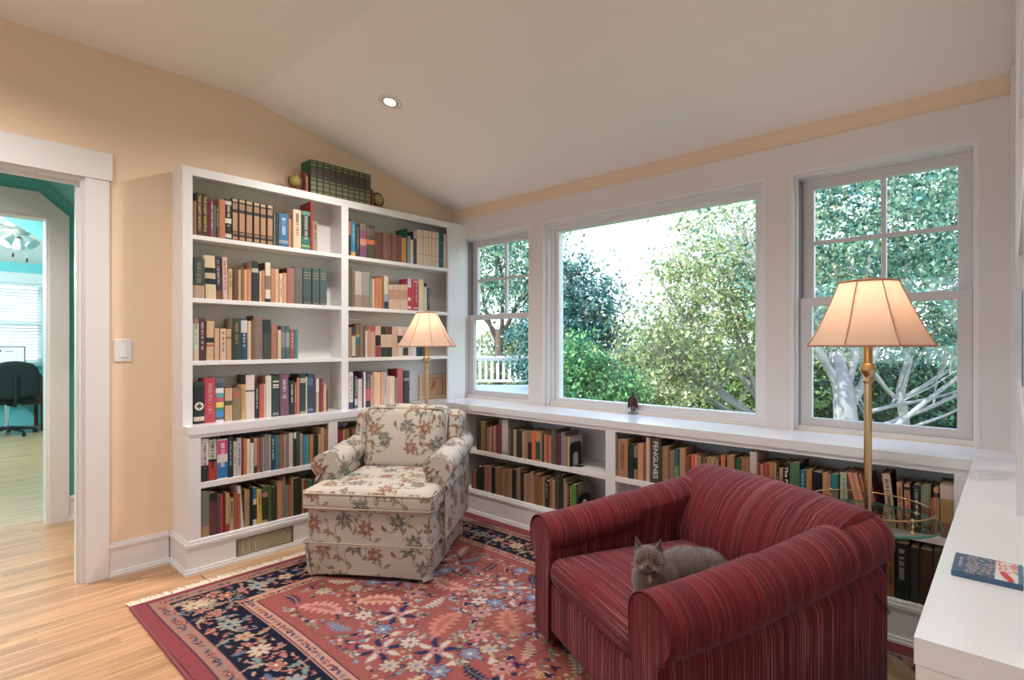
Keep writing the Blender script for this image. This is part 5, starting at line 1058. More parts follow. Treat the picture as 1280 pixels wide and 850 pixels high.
# black arched bookends under the windows
def arch_bookend(x, y, z, lab, hh=0.145):
    t = thing('arched_bookend', lab, 'bookend', (x, y, z), 0, 'black arched bookends')
    W_, r = 0.125, 0.03
    out = [(0, 0), (W_, 0)] + [(W_ - r + r * math.cos(a), hh - r + r * math.sin(a)) for a in np.linspace(0, PI / 2, 5)] + [(r + r * math.cos(a), hh - r + r * math.sin(a)) for a in np.linspace(PI / 2, PI, 5)]
    c, hw, ah = 0.062, 0.026, 0.085
    inn = [(c - hw, 0.004)] + [(c - hw * math.cos(a), ah - hw + hw * math.sin(a)) for a in np.linspace(0, PI, 9)] + [(c + hw, 0.004)]
    bm = bmesh.new()
    # plate as an outer frame around the arch: left leg, right leg, crown
    prism(bm, [(0, 0), (c - hw, 0), (c - hw, ah - hw), (0, ah - hw)], 'x', 0, 0.002); prism(bm, [(c + hw, 0), (W_, 0), (W_, ah - hw), (c + hw, ah - hw)], 'x', 0, 0.002)
    top = [p for p in out if p[1] > 0.001]; arc = [p for p in inn if p[1] >= ah - hw - 1e-6]
    poly = [(W_, ah - hw)] + top + [(0, ah - hw)] + arc
    prism(bm, poly, 'x', 0, 0.002)
    obj('upright_plate', bm, M_black, t)
    obj('foot_plate', boxes([(0.002, 0.055, c - hw, c + hw, 0, 0.0015)], 0.0005), M_black, t)
    obj('pale_tongue', boxes([(-0.0012, -0.0004, c - hw, c + hw, 0.003, ah)]), M_panel, t, label='pale area showing through the arch')
arch_bookend(-1.9905, YF + 0.012, 0.4505, 'black arched metal bookend at the end of the upper shelf under the windows')
arch_bookend(-1.925, YF + 0.012, 0.1695, 'black arched metal bookend on the bottom shelf under the windows', 0.12)
t = thing('small_bookend', 'small dark knob bookend beside the black book on the counter', 'bookend', (XU - 0.06, 2.425, HC))
obj('plate', boxes([(-0.04, 0.04, 0.0, 0.002, 0, 0.11)]), M_black, t); obj('foot', boxes([(-0.04, 0.04, 0, 0.06, 0, 0.002)]), M_black, t)
bm = bmesh.new(); tube(bm, [(0.03, 0.0, 0.105), (0.03, 0.035, 0.105)], [0.006, 0.012], 12); obj('knob', bm, M_black, t)

# sheets lying on the books of the third shelf, right bay
o = obj('loose_paper', boxes([(XU - 0.14, XU - 0.01, 1.952, 2.05, 1.365, 1.367)]), mat('white_paper', 'eceae6', 0.8)); tag(o, 'thin white folder lying flat across the books on the third shelf', 'paper')
# framed tile at the back of the bookcase
t = thing('picture_frame', 'small cream frame with an orange motif at the back of the counter bookcase', 'picture', (XW + 0.009, 2.785, 0.861))
M_cf = mat('cream_frame', 'e6c8a8', 0.5)
obj('frame', boxes([(0, 0.012, -0.135, -0.11, -0.09, 0.09), (0, 0.012, 0.11, 0.135, -0.09, 0.09), (0, 0.012, -0.135, 0.135, 0.072, 0.095), (0, 0.012, -0.135, 0.135, -0.095, -0.072)], 0.002), M_cf, t)
obj('inner_bead', boxes([(0.002, 0.008, -0.11, -0.106, -0.072, 0.072), (0.002, 0.008, 0.106, 0.11, -0.072, 0.072), (0.002, 0.008, -0.11, 0.11, 0.068, 0.072)]), mat('brown_bead', '96705a', 0.5), t)
pa = obj('picture', boxes([(0, 0.003, -0.11, 0.11, -0.072, 0.072)]), mat('cream_picture', 'e2c2a4', 0.7, var=0.12, vscale=30), t)
bm = bmesh.new(); bmesh.ops.create_circle(bm, cap_ends=True, segments=16, radius=0.034, matrix=Matrix.Translation((0.0035, -0.01, 0.01)) @ Euler((0.3, PI / 2, 0)).to_matrix().to_4x4())
for v in bm.verts: v.co.y += 0.35 * v.co.z
obj('orange_motif', bm, mat('orange_motif', 'd88a50', 0.7), pa)

# disc case on the right-hand counter
t = thing('disc_case', 'glossy blue disc case with a red and white picture on the right counter', 'disc case', (-0.085, 1.318, HC))
obj('case', boxes([(0, 0.10, 0, 0.118, 0, 0.010)], 0.0015), mat('blue_plastic', '3c5878', 0.25), t)
def case_col(co, no):
    x, y = co[:, 0] / 0.1, co[:, 1] / 0.118; c = np.tile(np.array(lin('44506e')), (len(co), 1))
    n = np.sin(x * 31 + 5 * np.sin(y * 9)) * np.sin(y * 27 + 4 * np.sin(x * 13))
    m = (x > 0.18) & (x < 0.62); c[m] = lin('3c5a6c'); c[m & (n > 0.1)] = lin('b0a8b4'); c[m & (n > 0.6)] = lin('6a4c54')
    m = (x >= 0.62) & (x < 0.93); c[m] = lin('e0dcd8'); c[m & (y > 0.4) & (n > 0.0)] = lin('cc7c74')
    d = np.hypot((x - 0.78) / 1.0, (y - 0.22) / 1.6 - 0.1 * np.sin(x * 12)); c[m & (d < 0.1)] = lin('c8383c')
    c[x >= 0.93] = lin('3474a0'); c[(x < 0.14) & (x > 0.08) & (y > 0.25) & (y < 0.8) & (np.sin(y * 80) > 0)] = lin('aab4cc')
    return c
gx, gy = np.meshgrid(np.linspace(0.001, 0.099, 60), np.linspace(0.001, 0.117, 60), indexing='ij'); V = np.stack([gx.ravel(), gy.ravel(), np.full(3600, 0.0104)], 1)
ii = np.arange(3600).reshape(60, 60); F = np.stack([ii[:-1, :-1], ii[1:, :-1], ii[1:, 1:], ii[:-1, 1:]], -1).reshape(-1, 4)
me = mesh_np('cover_print', V, F); paint(me, case_col); link('cover_print', me, mat('glossy_print', rough=0.2, vcol=True), t)

# winged figurine on the sill
t = thing('winged_figurine', 'small dark winged figurine on a round base on the picture window sill', 'figurine', (-1.755, 3.035, HC))
M_fig = mat('rust_bronze', '4a2c2c', 0.5, metal=0.3, bump=0.3, bscale=120)
bm = bmesh.new(); lathe(bm, [(0.001, 0), (0.036, 0), (0.036, 0.005), (0.02, 0.009), (0.018, 0.018), (0.001, 0.02)], 20); obj('base', bm, mat('pewter', '8a8a92', 0.4, metal=0.6), t, True)
bm = bmesh.new()
for s in (-1, 1): tube(bm, [(s * 0.008, 0, 0.015), (s * 0.009, 0, 0.06)], [0.005, 0.006], 8)
lathe(bm, [(0.001, 0.045), (0.018, 0.05), (0.020, 0.075), (0.014, 0.10), (0.007, 0.112), (0.009, 0.122), (0.009, 0.130), (0.001, 0.136)], 14); obj('body', bm, M_fig, t, True)
for s in (-1, 1):
    bm = bmesh.new(); poly = [(s * 0.008, 0.108), (s * 0.022, 0.10), (s * 0.033, 0.075), (s * 0.037, 0.035), (s * 0.031, 0.045), (s * 0.028, 0.03), (s * 0.023, 0.046), (s * 0.017, 0.04), (s * 0.012, 0.06)]
    prism(bm, poly, 'y', -0.006, 0.002); obj('wing', bm, M_fig, t)
    bm = bmesh.new(); tube(bm, [(s * 0.004, 0, 0.132), (s * 0.014, 0, 0.140), (s * 0.017, 0, 0.150)], [0.003, 0.0025, 0.001], 6); obj('horn', bm, M_fig, t)

# ================================================================== pattern painting (numpy)
def hexc(h): return np.array(lin(h)[:3])
class Canvas:
    """ paints motifs on a regular grid of cell colours """
    def __init__(s, W, H, res, base, wrap=False):
        s.W, s.H, s.res, s.wrap = W, H, res, wrap
        s.nx, s.ny = int(round(W / res)), int(round(H / res)); s.c = np.tile(hexc(base), (s.nx, s.ny, 1))
    def region(s, cx, cy, r):
        i0, i1 = int((cx - r) / s.res) - 1, int((cx + r) / s.res) + 2; j0, j1 = int((cy - r) / s.res) - 1, int((cy + r) / s.res) + 2
        if not s.wrap: i0, i1, j0, j1 = max(i0, 0), min(i1, s.nx), max(j0, 0), min(j1, s.ny)
        I, J = np.meshgrid(np.arange(i0, i1), np.arange(j0, j1), indexing='ij'); X = (I + 0.5) * s.res - cx; Y = (J + 0.5) * s.res - cy
        return I % s.nx, J % s.ny, X, Y
    def put(s, I, J, m, col): s.c[I[m], J[m]] = hexc(col)
    def flower(s, cx, cy, r, cols, n=6, rot=0.0, sharp=1.0, core=0.22):
        I, J, X, Y = s.region(cx, cy, r * 1.15)
        if I.size == 0: return
        d = np.hypot(X, Y); a = np.arctan2(Y, X) + rot; pet = np.abs(np.cos(a * n / 2)) ** sharp
        R_ = r * (0.35 + 0.65 * pet)
        if len(cols) > 2: s.put(I, J, d < R_ * 1.12, cols[2])
        s.put(I, J, d < R_, cols[0]); 
        if len(cols) > 3: s.put(I, J, d < R_ * 0.55, cols[3])
        s.put(I, J, d < r * core, cols[1])
    def leaf(s, cx, cy, L, wd, ang, col, outline=None, serr=0.0, vein=None):
        I, J, X, Y = s.region(cx, cy, L * 0.6 + wd)
        if I.size == 0: return
        u = X * math.cos(ang) + Y * math.sin(ang); v = -X * math.sin(ang) + Y * math.cos(ang)
        v = v + 0.12 * L * (2 * u / L) ** 2
        t = np.clip(1 - (2 * u / L) ** 2, 0, 1); hw = wd * t ** 0.8 * (1 + serr * np.sin(u / L * 44))
        if outline: s.put(I, J, (np.abs(v) < hw + 0.35 * wd * (t > 0)) & (t > 0.0), outline)
        s.put(I, J, (np.abs(v) < hw) & (t > 0.02), col)
        if vein: s.put(I, J, (np.abs(v) < wd * 0.16) & (t > 0.1), vein)
    def stroke(s, pts, wd, col):
        for (x0, y0), (x1, y1) in zip(pts[:-1], pts[1:]):
            n = max(1, int(math.hypot(x1 - x0, y1 - y0) / (wd * 0.7)))
            for k in range(n):
                x = x0 + (x1 - x0) * k / n; y = y0 + (y1 - y0) * k / n; I, J, X, Y = s.region(x, y, wd)
                if I.size: s.put(I, J, np.hypot(X, Y) < wd / 2, col)
    def rect(s, x0, x1, y0, y1, col):
        i0, i1, j0, j1 = [int(round(q / s.res)) for q in (x0, x1, y0, y1)]; s.c[max(i0, 0):i1, max(j0, 0):j1] = hexc(col)
def curve(x, y, ang, L, bend, n=10):
    pts = [(x, y)]
    for i in range(n): ang += bend / n; x += math.cos(ang) * L / n; y += math.sin(ang) * L / n; pts.append((x, y))
    return pts, ang

# ---------------------------------------------------------------- rug
RX0, RX1, RY0, RY1 = -2.945, -0.20, 0.655, 2.625
cv = Canvas(RX1 - RX0, RY1 - RY0, 0.0055, 'a5544c'); Wd, Hd = cv.W, cv.H; rr = random.Random(3)
for (m, col) in ((0, '92404a'), (0.062, '2c2c48'), (0.067, 'a87468'), (0.132, '2c2c48'), (0.137, '1e2034'), (0.345, 'c9907c'), (0.352, '24243a'), (0.356, 'cf8f7c'), (0.405, '2c2c48'), (0.41, 'a5544c')):
    mx = m if m > 0.08 else 0.0; my = m
    cv.rect(max(0, (m - 0.04) if m else 0), Wd - max(0, (m - 0.04)), my, Hd - my, col)
def border_run(along, total, off, r, far):
    n = int(total / 0.165); 
    for i in range(n + 1):
        t = 0.2 + (total - 0.4) * i / n
        for side in (0, 1):
            o_ = off if side == 0 else far - off
            P_ = (lambda t, o: (t, o)) if along == 'x' else (lambda t, o: (o, t))
            x, y = P_(t, o_); ph = i * 1.3
            pts, _ = curve(x, y, ph, 0.16, 2.0); cv.stroke(pts, 0.007, 'c88c74')
            pts, _ = curve(x, y, ph + PI, 0.16, 2.0); cv.stroke(pts, 0.007, 'c88c74')
            for q in range(4):
                a = ph + q * PI / 2 + 0.6; cv.leaf(x + 0.072 * math.cos(a), y + 0.072 * math.sin(a), 0.06, 0.012, a + 0.5, ['7c9088', 'b87868', 'a89c80', '5c7088'][q], None, 0.3)
            cols = [('c8b498', 'a85048', 'b86858'), ('b0685c', 'd8c8a8', 'c8b090'), ('8c9c98', '303050', 'c88c74'), ('c09878', '9c4040', '8c9c98')][i % 4]
            cv.flower(x, y, r * (1 if i % 2 == 0 else 0.78), cols, 8 if i % 2 == 0 else 5, ph, 0.6)
            for q in range(9): a = ph * 2 + q * 0.7; cv.leaf(x + 0.088 * math.cos(a), y + 0.078 * math.sin(a), 0.034, 0.0055, a + 1.2, ['a8685c', '6c7c84', 'c09a80', '8c4448'][q % 4])
            for q in range(5): a = ph + q * 1.256; cv.flower(x + 0.095 * math.cos(a) * (0.9 if along == 'x' else 1), y + 0.075 * math.sin(a), 0.011, ('b8746a', 'd8c0a0'), 4, a)
border_run('x', Wd, 0.240, 0.046, Hd)
border_run('y', Hd, 0.200, 0.046, Wd)
def guard(off, step):
    for side in (0, 1):
        t = 0.12; i = 0
        while t < Wd - 0.12: y = off if side == 0 else Hd - off; cv.flower(t, y, 0.017, [('7c3038', 'd8b8a0'), ('34405c', 'd8a890'), ('8c8478', 'a04040')][i % 3], 5, i); cv.leaf(t + step / 2, y, 0.034, 0.008, 0.8 if i % 2 else -0.8, ['44506c', '7c5c50'][i % 2]); t += step; i += 1
        t = 0.12; i = 0
        while t < Hd - 0.12: x = off - 0.04 if side == 0 else Wd - off + 0.04; cv.flower(x, t, 0.017, [('7c3038', 'd8b8a0'), ('34405c', 'd8a890'), ('8c8478', 'a04040')][i % 3], 5, i); cv.leaf(x, t + step / 2, 0.034, 0.008, 0.8 if i % 2 else 2.3, ['44506c', '7c5c50'][i % 2]); t += step; i += 1
guard(0.100, 0.062); guard(0.381, 0.062)
fx0, fx1, fy0, fy1 = 0.40, Wd - 0.40, 0.45, Hd - 0.45
NV, CR, LB, PK, OL = '2a3156', 'cdbaa8', '7f8ca8', 'c4837a', '7c7868'
for i in range(40):   # vines
    x, y = rr.uniform(fx0, fx1), rr.uniform(fy0, fy1); pts, _ = curve(x, y, rr.uniform(0, 6.28), rr.uniform(0.25, 0.5), rr.uniform(-3.5, 3.5), 14)
    pts = [(min(max(a, fx0), fx1), min(max(b, fy0), fy1)) for a, b in pts]; cv.stroke(pts, 0.006, rr.choice(['5c3c44', '6c5c54', '3c3c5c']))
placed = []
def free(x, y, r):
    if not (fx0 + r * 0.7 < x < fx1 - r * 0.7 and fy0 + r * 0.7 < y < fy1 - r * 0.7): return False
    return all(math.hypot(x - a, y - b) > (r + c) * 0.9 for a, b, c in placed)
for kind, cnt, r in (('pink', 9, 0.11), ('big', 11, 0.085), ('feather', 26, 0.075), ('ros', 34, 0.042), ('bird', 150, 0.022), ('dot', 620, 0.011)):
    for _ in range(cnt * 14):
        if cnt <= 0: break
        x, y = rr.uniform(fx0, fx1), rr.uniform(fy0, fy1)
        if not free(x, y, r): continue
        placed.append((x, y, r)); cnt -= 1; a = rr.uniform(0, 6.28)
        if kind == 'pink': cv.leaf(x, y, 0.24, 0.045, a, rr.choice(['cf8f80', 'c87c60', 'd49a84']), None, 0.35); cv.leaf(x, y, 0.16, 0.016, a, 'b86454', None, 0.3)
        elif kind == 'big':
            c_ = rr.choice([(CR, NV), (NV, CR), (LB, NV), (CR, LB)])
            for q in range(8): b = a + q * PI / 4; cv.leaf(x + 0.055 * math.cos(b), y + 0.055 * math.sin(b), 0.075, 0.013, b, c_[q % 2], None, 0.35)
            cv.flower(x, y, 0.03, (PK, NV, NV), 6, a)
        elif kind == 'feather': cv.leaf(x, y, 0.15, 0.02, a, rr.choice([NV, NV, LB, CR, 'c8a088']), None, 0.5, rr.choice([PK, OL, CR]))
        elif kind == 'ros': cv.flower(x, y, 0.042, rr.choice([(CR, 'a04c44', NV), (LB, CR, NV), (PK, NV, CR), ('c0a890', LB, '5c3c44')]), rr.choice([6, 8]), a, 0.7)
        elif kind == 'bird': cv.leaf(x, y, 0.05, 0.01, a, rr.choice([NV, '3c2438', LB, OL, CR]), rr.choice([None, CR])); cv.leaf(x + 0.01, y + 0.012, 0.035, 0.006, a + 1.1, rr.choice([NV, CR, PK]))
        else: cv.flower(x, y, rr.uniform(0.008, 0.015), rr.choice([(CR, NV), (PK, '5c2434'), (LB, CR), (NV, PK), ('c8a070', NV), ('7c8c6c', CR)]), 4, a, 0.8)
# slow abrash variation of the dye (warmer towards the left part of the weave)
gx = (np.arange(cv.nx) + 0.5) * cv.res; gy = (np.arange(cv.ny) + 0.5) * cv.res; GX, GY = np.meshgrid(gx, gy, indexing='ij')
ab = 0.5 + 0.5 * np.sin(GX * 3.1 + 1.7 * np.sin(GY * 2.3)); cv.c *= np.stack([0.94 + 0.10 * ab, 0.96 + 0.05 * ab, 1.04 - 0.10 * ab], -1)
lum = cv.c @ np.array([0.3, 0.59, 0.11]); cv.c = (cv.c * 0.84 + lum[..., None] * 0.16) * 0.95
cv.c *= (0.93 + 0.14 * RNG.random((cv.nx, cv.ny, 1)))
nx, ny = cv.nx, cv.ny
ii = np.arange(nx * ny).reshape(nx, ny)
zz = 0.009 + 0.0012 * RNG.random((nx, ny)); V = np.stack([(RX0 + GX).ravel(), (RY0 + GY).ravel(), zz.ravel()], 1)
V[:, 1] += 0.006 * np.sin(V[:, 0] * 5)
F = np.stack([ii[:-1, :-1], ii[1:, :-1], ii[1:, 1:], ii[:-1, 1:]], -1).reshape(-1, 4)
col4 = np.concatenate([cv.c.reshape(-1, 3), np.ones((nx * ny, 1))], 1)
rug = thing('oriental_rug', 'large red oriental rug with navy floral border and cream fringe on oak floor', 'rug', (0, 0, 0))
link('pile', mesh_np('pile', V, F, col4, True), mat('rug_pile', rough=0.95, spec=0.1, vcol=True, bump=0.5, bscale=260), rug)
obj('edge_binding', boxes([(RX0, RX1, RY0 - 0.006, RY0 + 0.004, 0.0005, 0.011), (RX0, RX1, RY1 - 0.004, RY1 + 0.004, 0.0005, 0.011), (RX0 - 0.004, RX0 + 0.004, RY0, RY1, 0.0005, 0.0105), (RX1 - 0.004, RX1 + 0.004, RY0, RY1, 0.0005, 0.0105), (RX0, RX1, RY0, RY1, 0.0005, 0.004)], 0.001), mat('rug_binding', '84404a', 0.9), rug)
bm = bmesh.new(); y = RY0
while y < RY1:
    for side in (0, 1):
        if side == 1 and y < 1.9: continue
        s = -1 if side == 0 else 1; bx_ = RX0 if side == 0 else RX1
        for q in range(2):
            l = random.uniform(0.045, 0.075); dy = random.uniform(-0.012, 0.012); z0_ = random.uniform(0.003, 0.007); wd = random.uniform(0.0025, 0.0045)
            p = [(bx_, y, z0_), (bx_ + s * l * 0.5, y + dy * 0.7, 0.008), (bx_ + s * l, y + dy, 0.003)]
            tube(bm, p, wd, 4, False)
    y += 0.0055
fr = obj('fringe', bm, mat('fringe_cotton', 'e4d8c4', 0.9), rug); fr['kind'] = 'stuff'

# ---------------------------------------------------------------- floral upholstery
fc = Canvas(0.62, 0.62, 0.0025, 'c4bbb1', wrap=True); rr = random.Random(9)
# woven ground: horizontal slubs
fc.c *= (1 + 0.05 * np.sin(np.arange(fc.ny) * 0.9)[None, :, None] * RNG.random((1, fc.ny, 1))) * (0.97 + 0.06 * RNG.random((fc.nx, fc.ny, 1)))
RU, SL, OLV, TN, VN = '8c5e50', '616a68', '8c866c', '9e8670', '857c70'
pos = [(0.08, 0.10, RU), (0.23, 0.12, SL), (0.40, 0.05, RU), (0.54, 0.14, SL), (0.12, 0.31, SL), (0.31, 0.28, RU), (0.47, 0.33, OLV), (0.04, 0.46, RU), (0.21, 0.50, SL), (0.38, 0.48, RU), (0.55, 0.50, SL), (0.16, 0.21, RU), (0.46, 0.20, RU), (0.29, 0.40, SL), (0.05, 0.22, SL), (0.48, 0.58, SL), (0.13, 0.59, OLV)]
for (x, y, c_) in pos:
    for q in range(3):
        a = rr.uniform(0, 6.28); pts, an = curve(x, y, a, rr.uniform(0.10, 0.15), rr.choice([-2.6, 2.6]), 12); fc.stroke(pts, 0.0045, VN)
        ex, ey = pts[-1]; fc.leaf(ex, ey, 0.042, 0.009, an, rr.choice([TN, OLV, RU, OLV]), None, 0, VN)
        mx_, my_ = pts[6]; fc.leaf(mx_ + 0.012, my_ + 0.01, 0.034, 0.007, an + 1, rr.choice([OLV, TN]))
for (x, y, c_) in pos:
    a = rr.uniform(0, 6.28)
    for q in range(7):
        b = a + q * 2 * PI / 7; fc.leaf(x + 0.026 * math.cos(b), y + 0.026 * math.sin(b), 0.044, 0.0095, b, c_, None, 0.0, 'b8a898')
    fc.flower(x, y, 0.010, ('c8a888', '6c4438'), 5, a)
def floral(scale=1.0, off=(0, 0)):
    def fn(co, no):
        an = np.abs(no); ax = np.argmax(an * np.array([1, 1, 1.05]), 1)
        u = np.where(ax == 0, co[:, 1], co[:, 0]) + off[0]; v = np.where(ax == 2, co[:, 1], co[:, 2]) + off[1]
        i = np.floor(u * scale / fc.res).astype(int) % fc.nx; j = np.floor(v * scale / fc.res).astype(int) % fc.ny
        return np.concatenate([fc.c[i, j], np.ones((len(co), 1))], 1)
    return fn
M_flor = mat('floral_fabric', rough=0.9, spec=0.15, vcol=True, bump=0.25, bscale=350)
ST = 0.0048
def soft(name, dims, r, parent, fn=None, col=None, m=M_flor, tf=None, step=ST, stripe=None):
    V, F = rbox_np(*dims, r, step, fn)
    if tf is not None: V = tf(V)
    me = mesh_np(name, V, F, smooth=True)
    if col: paint(me, col)
    return link(name, me, m, parent)
def puff(k):   # pillow bulge on the big faces
    return lambda Q, U: Q * 1.0 + np.stack([0 * U[:, 0], 0 * U[:, 1], k * np.clip(1 - U[:, 0] ** 2, 0, 1) * np.clip(1 - U[:, 1] ** 2, 0, 1) * np.sign(U[:, 2]) * (np.abs(U[:, 2]) > 0.5)], 1)

fa = thing('floral_armchair', 'skirted armchair in cream floral fabric before the corner bookshelves', 'armchair', (-2.375, 1.515, 0.0115), math.radians(34.7))
# local: x along width (right as seen from the front), y backwards, front at y=0
soft('base', (-0.325, 0.325, 0.012, 0.74, 0.15, 0.36), 0.02, fa, None, floral(1, (0.05, 0.2)))
# skirt with corner pleats
def skirt_pts():
    z0_, z1_ = 0.012, 0.185; 
    per = [(-0.333, 0.745), (-0.333, 0.002), (0.333, 0.002), (0.333, 0.745)]
    P = []; 
    for (x0_, y0_), (x1_, y1_) in zip(per[:-1], per[1:]):
        L = math.hypot(x1_ - x0_, y1_ - y0_); n = int(L / 0.005)
        for i in range(n): t = i / n; P.append((x0_ + (x1_ - x0_) * t, y0_ + (y1_ - y0_) * t, (y1_ - y0_) / L, -(x1_ - x0_) / L, L * t, L))
    return P, z0_, z1_
P, z0_, z1_ = skirt_pts(); nz = 34; V = []
for (x_, y_, nx_, ny_, t, L) in P:
    for j in range(nz + 1):
        f = j / nz; fl_ = (1 - f) ** 1.4
        d = min(t, L - t); pleat = 0.022 * math.exp(-(d / 0.02) ** 2) - 0.012 * math.exp(-((d - 0.035) / 0.012) ** 2)
        sag = 0.006 * math.sin(t * 14) * fl_
        o_ = -(0.010 + 0.012 * fl_ + pleat * fl_ + sag); zb = z0_ + 0.012 * math.sin(PI * t / L) ** 2
        # outward direction is opposite of inward normal used for the walk
        V.append((x_ + (-nx_) * 0 + (nx_) * o_, y_ + ny_ * (-1) * o_ * -1, zb + (z1_ - zb) * f))
V = np.array(V); n1 = len(P); ii = np.arange(n1 * (nz + 1)).reshape(n1, nz + 1)
F = np.stack([ii[:-1, :-1], ii[1:, :-1], ii[1:, 1:], ii[:-1, 1:]], -1).reshape(-1, 4)
me = mesh_np('skirt', V, F, smooth=True); paint(me, floral(1, (0.0, 0.33))); so_ = link('skirt', me, M_flor, fa)
md = so_.modifiers.new('thick', 'SOLIDIFY'); md.thickness = 0.004
bm = bmesh.new(); tube(bm, [(-0.333, 0.72, 0.187), (-0.333, -0.006, 0.187), (0.333, -0.006, 0.187), (0.333, 0.72, 0.187)], 0.0045, 6); obj('skirt_welt', bm, mat('floral_piping', 'b8aa9a', 0.9), fa, True)
# seat cushion (T shape: full width in front of the arms)
def tcush(Q, U):
    Q = puff(0.016)(Q, U); return Q
soft('seat_cushion', (-0.345, 0.345, -0.02, 0.30, 0.345, 0.455), 0.042, fa, tcush, floral(1, (0.31, 0.02)))
soft('seat_cushion', (-0.262, 0.262, 0.20, 0.68, 0.345, 0.458), 0.038, fa, puff(0.012), floral(1, (0.31, 0.02)))
M_pipe = mat('floral_piping', 'b8aa9a', 0.9)
bm = bmesh.new()
for zz in (0.366, 0.438): tube(bm, [(-0.335, 0.17, zz), (-0.345, 0.02, zz), (-0.325, -0.018, zz), (0.325, -0.018, zz), (0.345, 0.02, zz), (0.335, 0.17, zz)], 0.004, 6)
obj('cushion_piping', bm, M_pipe, fa, True)
# arms: one lofted body with a rolled top, and a loose cover draped over the front half
def arm_loop(zt, inner=0.085, k=1.0, drop=None):
    cz = zt - 0.066; P_ = []
    arc = [(-0.040 + 0.073 * k * math.cos(math.radians(a)), cz + 0.066 * k * math.sin(math.radians(a))) for a in np.linspace(-50, 215, 46)]
    if drop is not None:
        o0, z0_ = arc[0]; o1, z1_ = arc[-1]; n_ = 12
        st = [(o0 + 0.010 * i / n_ + drop[1] * i / n_, z0_ - drop[0] * i / n_) for i in range(n_, 0, -1)]; en = [(o1 - 0.006 * i / n_, z1_ - drop[0] * 0.8 * i / n_) for i in range(1, n_ + 1)]
        return st + arc + en
    nn_ = 60; P_ += [(0.0, 0.16 + (cz - 0.075 - 0.16) * i / nn_) for i in range(nn_)] + arc
    P_ += [(-inner, cz - 0.05 - (cz - 0.05 - 0.16) * i / nn_) for i in range(nn_)] + [(-inner * (1 - i / 16), 0.16) for i in range(16)]
    return P_
def vloft(name, rings, m, parent, fn, closed=True, cap=True):
    R_ = np.array(rings, float)
    if cap:      # close both ends by shrinking the ring to its centre in steps
        for e_ in (0, -1):
            c = R_[e_].mean(0); ex = [c + (R_[e_] - c) * q_ for q_ in np.linspace(1, 0.02, 22)[1:]]
            R_ = np.concatenate([np.array(ex[::-1]), R_]) if e_ == 0 else np.concatenate([R_, np.array(ex)])
    n1, n2, _ = R_.shape; ii = np.arange(n1 * n2).reshape(n1, n2); jj = np.concatenate([ii, ii[:, :1]], 1) if closed else ii
    F = np.stack([jj[:-1, :-1], jj[:-1, 1:], jj[1:, 1:], jj[1:, :-1]], -1).reshape(-1, 4); me = mesh_np(name, R_.reshape(-1, 3), F, smooth=True)
    bm = bmesh.new(); bm.from_mesh(me); bmesh.ops.recalc_face_normals(bm, faces=bm.faces[:]); bm.to_mesh(me); bm.free(); me.shade_smooth()
    paint(me, fn); return link(name, me, m, parent)
for s in (-1, 1):
    rings = []; N_ = 110
    for i in range(N_ + 1):
        t = i / N_; y = 0.192 + 0.56 * t; zt = 0.590 + 0.06 * t ** 1.5; sh_ = 0.97 + 0.03 * min(1, i / 4)
        rings.append([(s * (0.352 + o_ * sh_), y, z_ * (1 if z_ < 0.2 else 1)) for (o_, z_) in arm_loop(zt)])
    ar = vloft('arm', rings, M_flor, fa, floral(1, (0.12, 0.45)))
    bm = bmesh.new(); tube(bm, [(p[0] * 1.0, p[1] - 0.004, p[2]) for p in rings[0][:150:3]], 0.0035, 5); obj('arm_piping', bm, M_pipe, ar, True)
    rings = []; 
    for i in range(64):
        y = 0.180 + 0.30 * i / 63; t = max(0, (y - 0.192) / 0.56); zt = 0.596 + 0.06 * t ** 1.5
        lp = arm_loop(zt, k=1.05, drop=(0.055 + 0.006 * math.sin(y * 60), 0.004 * math.sin(y * 45)))
        rings.append([(s * (0.353 + o_), y, z_) for (o_, z_) in lp])
    # front flap turned down over the end of the roll
    f0 = rings[0]; c_ = (s * (0.353 - 0.040), 0.524); flap = []
    for q in np.linspace(0.12, 0.97, 12): flap.append([(c_[0] + (p[0] - c_[0]) * q, 0.181 - 0.002 * (1 - q), c_[1] + (p[2] - c_[1]) * q - (1 - q) * 0.012) for p in f0])
    q_ = vloft('arm_cover', flap + rings, M_flor, fa, floral(1.05, (0.2, 0.27)), closed=False, cap=False); q_.modifiers.new('thick', 'SOLIDIFY').thickness = 0.003
# back: frame with side wings, loose back cushion
def lean_back(V):
    V = V.copy(); z = V[:, 2]; V[:, 1] += 0.26 * np.clip(z - 0.42, 0, 1); return V
soft('back_frame', (-0.335, 0.335, 0.62, 0.75, 0.16, 0.775), 0.05, fa, lambda Q, U: Q * np.stack([1 - 0.05 * np.clip(U[:, 2], 0, 1), np.ones(len(U)), np.ones(len(U))], 1), floral(1, (0.5, 0.5)), tf=lean_back)
for s in (-1, 1):
    xs_ = sorted((s * 0.245, s * 0.335)); soft('back_wing', (xs_[0], xs_[1], 0.545, 0.70, 0.42, 0.775), 0.035, fa, None, floral(1, (0.15, 0.05)), tf=lean_back)
def backc(Q, U):
    Q = Q.copy(); top = np.clip(U[:, 2], 0, 1); Q[:, 1] -= 0.028 * np.clip(1 - U[:, 0] ** 2, 0, 1) * np.clip(1 - U[:, 2] ** 2, 0, 1) * (U[:, 1] < -0.5); Q[:, 2] += 0.012 * (1 - U[:, 0] ** 2) * top; Q[:, 0] *= 1 + 0.05 * top; return Q
soft('back_cushion', (-0.245, 0.245, 0.485, 0.64, 0.445, 0.805), 0.05, fa, backc, floral(1, (0.02, 0.14)), tf=lean_back)
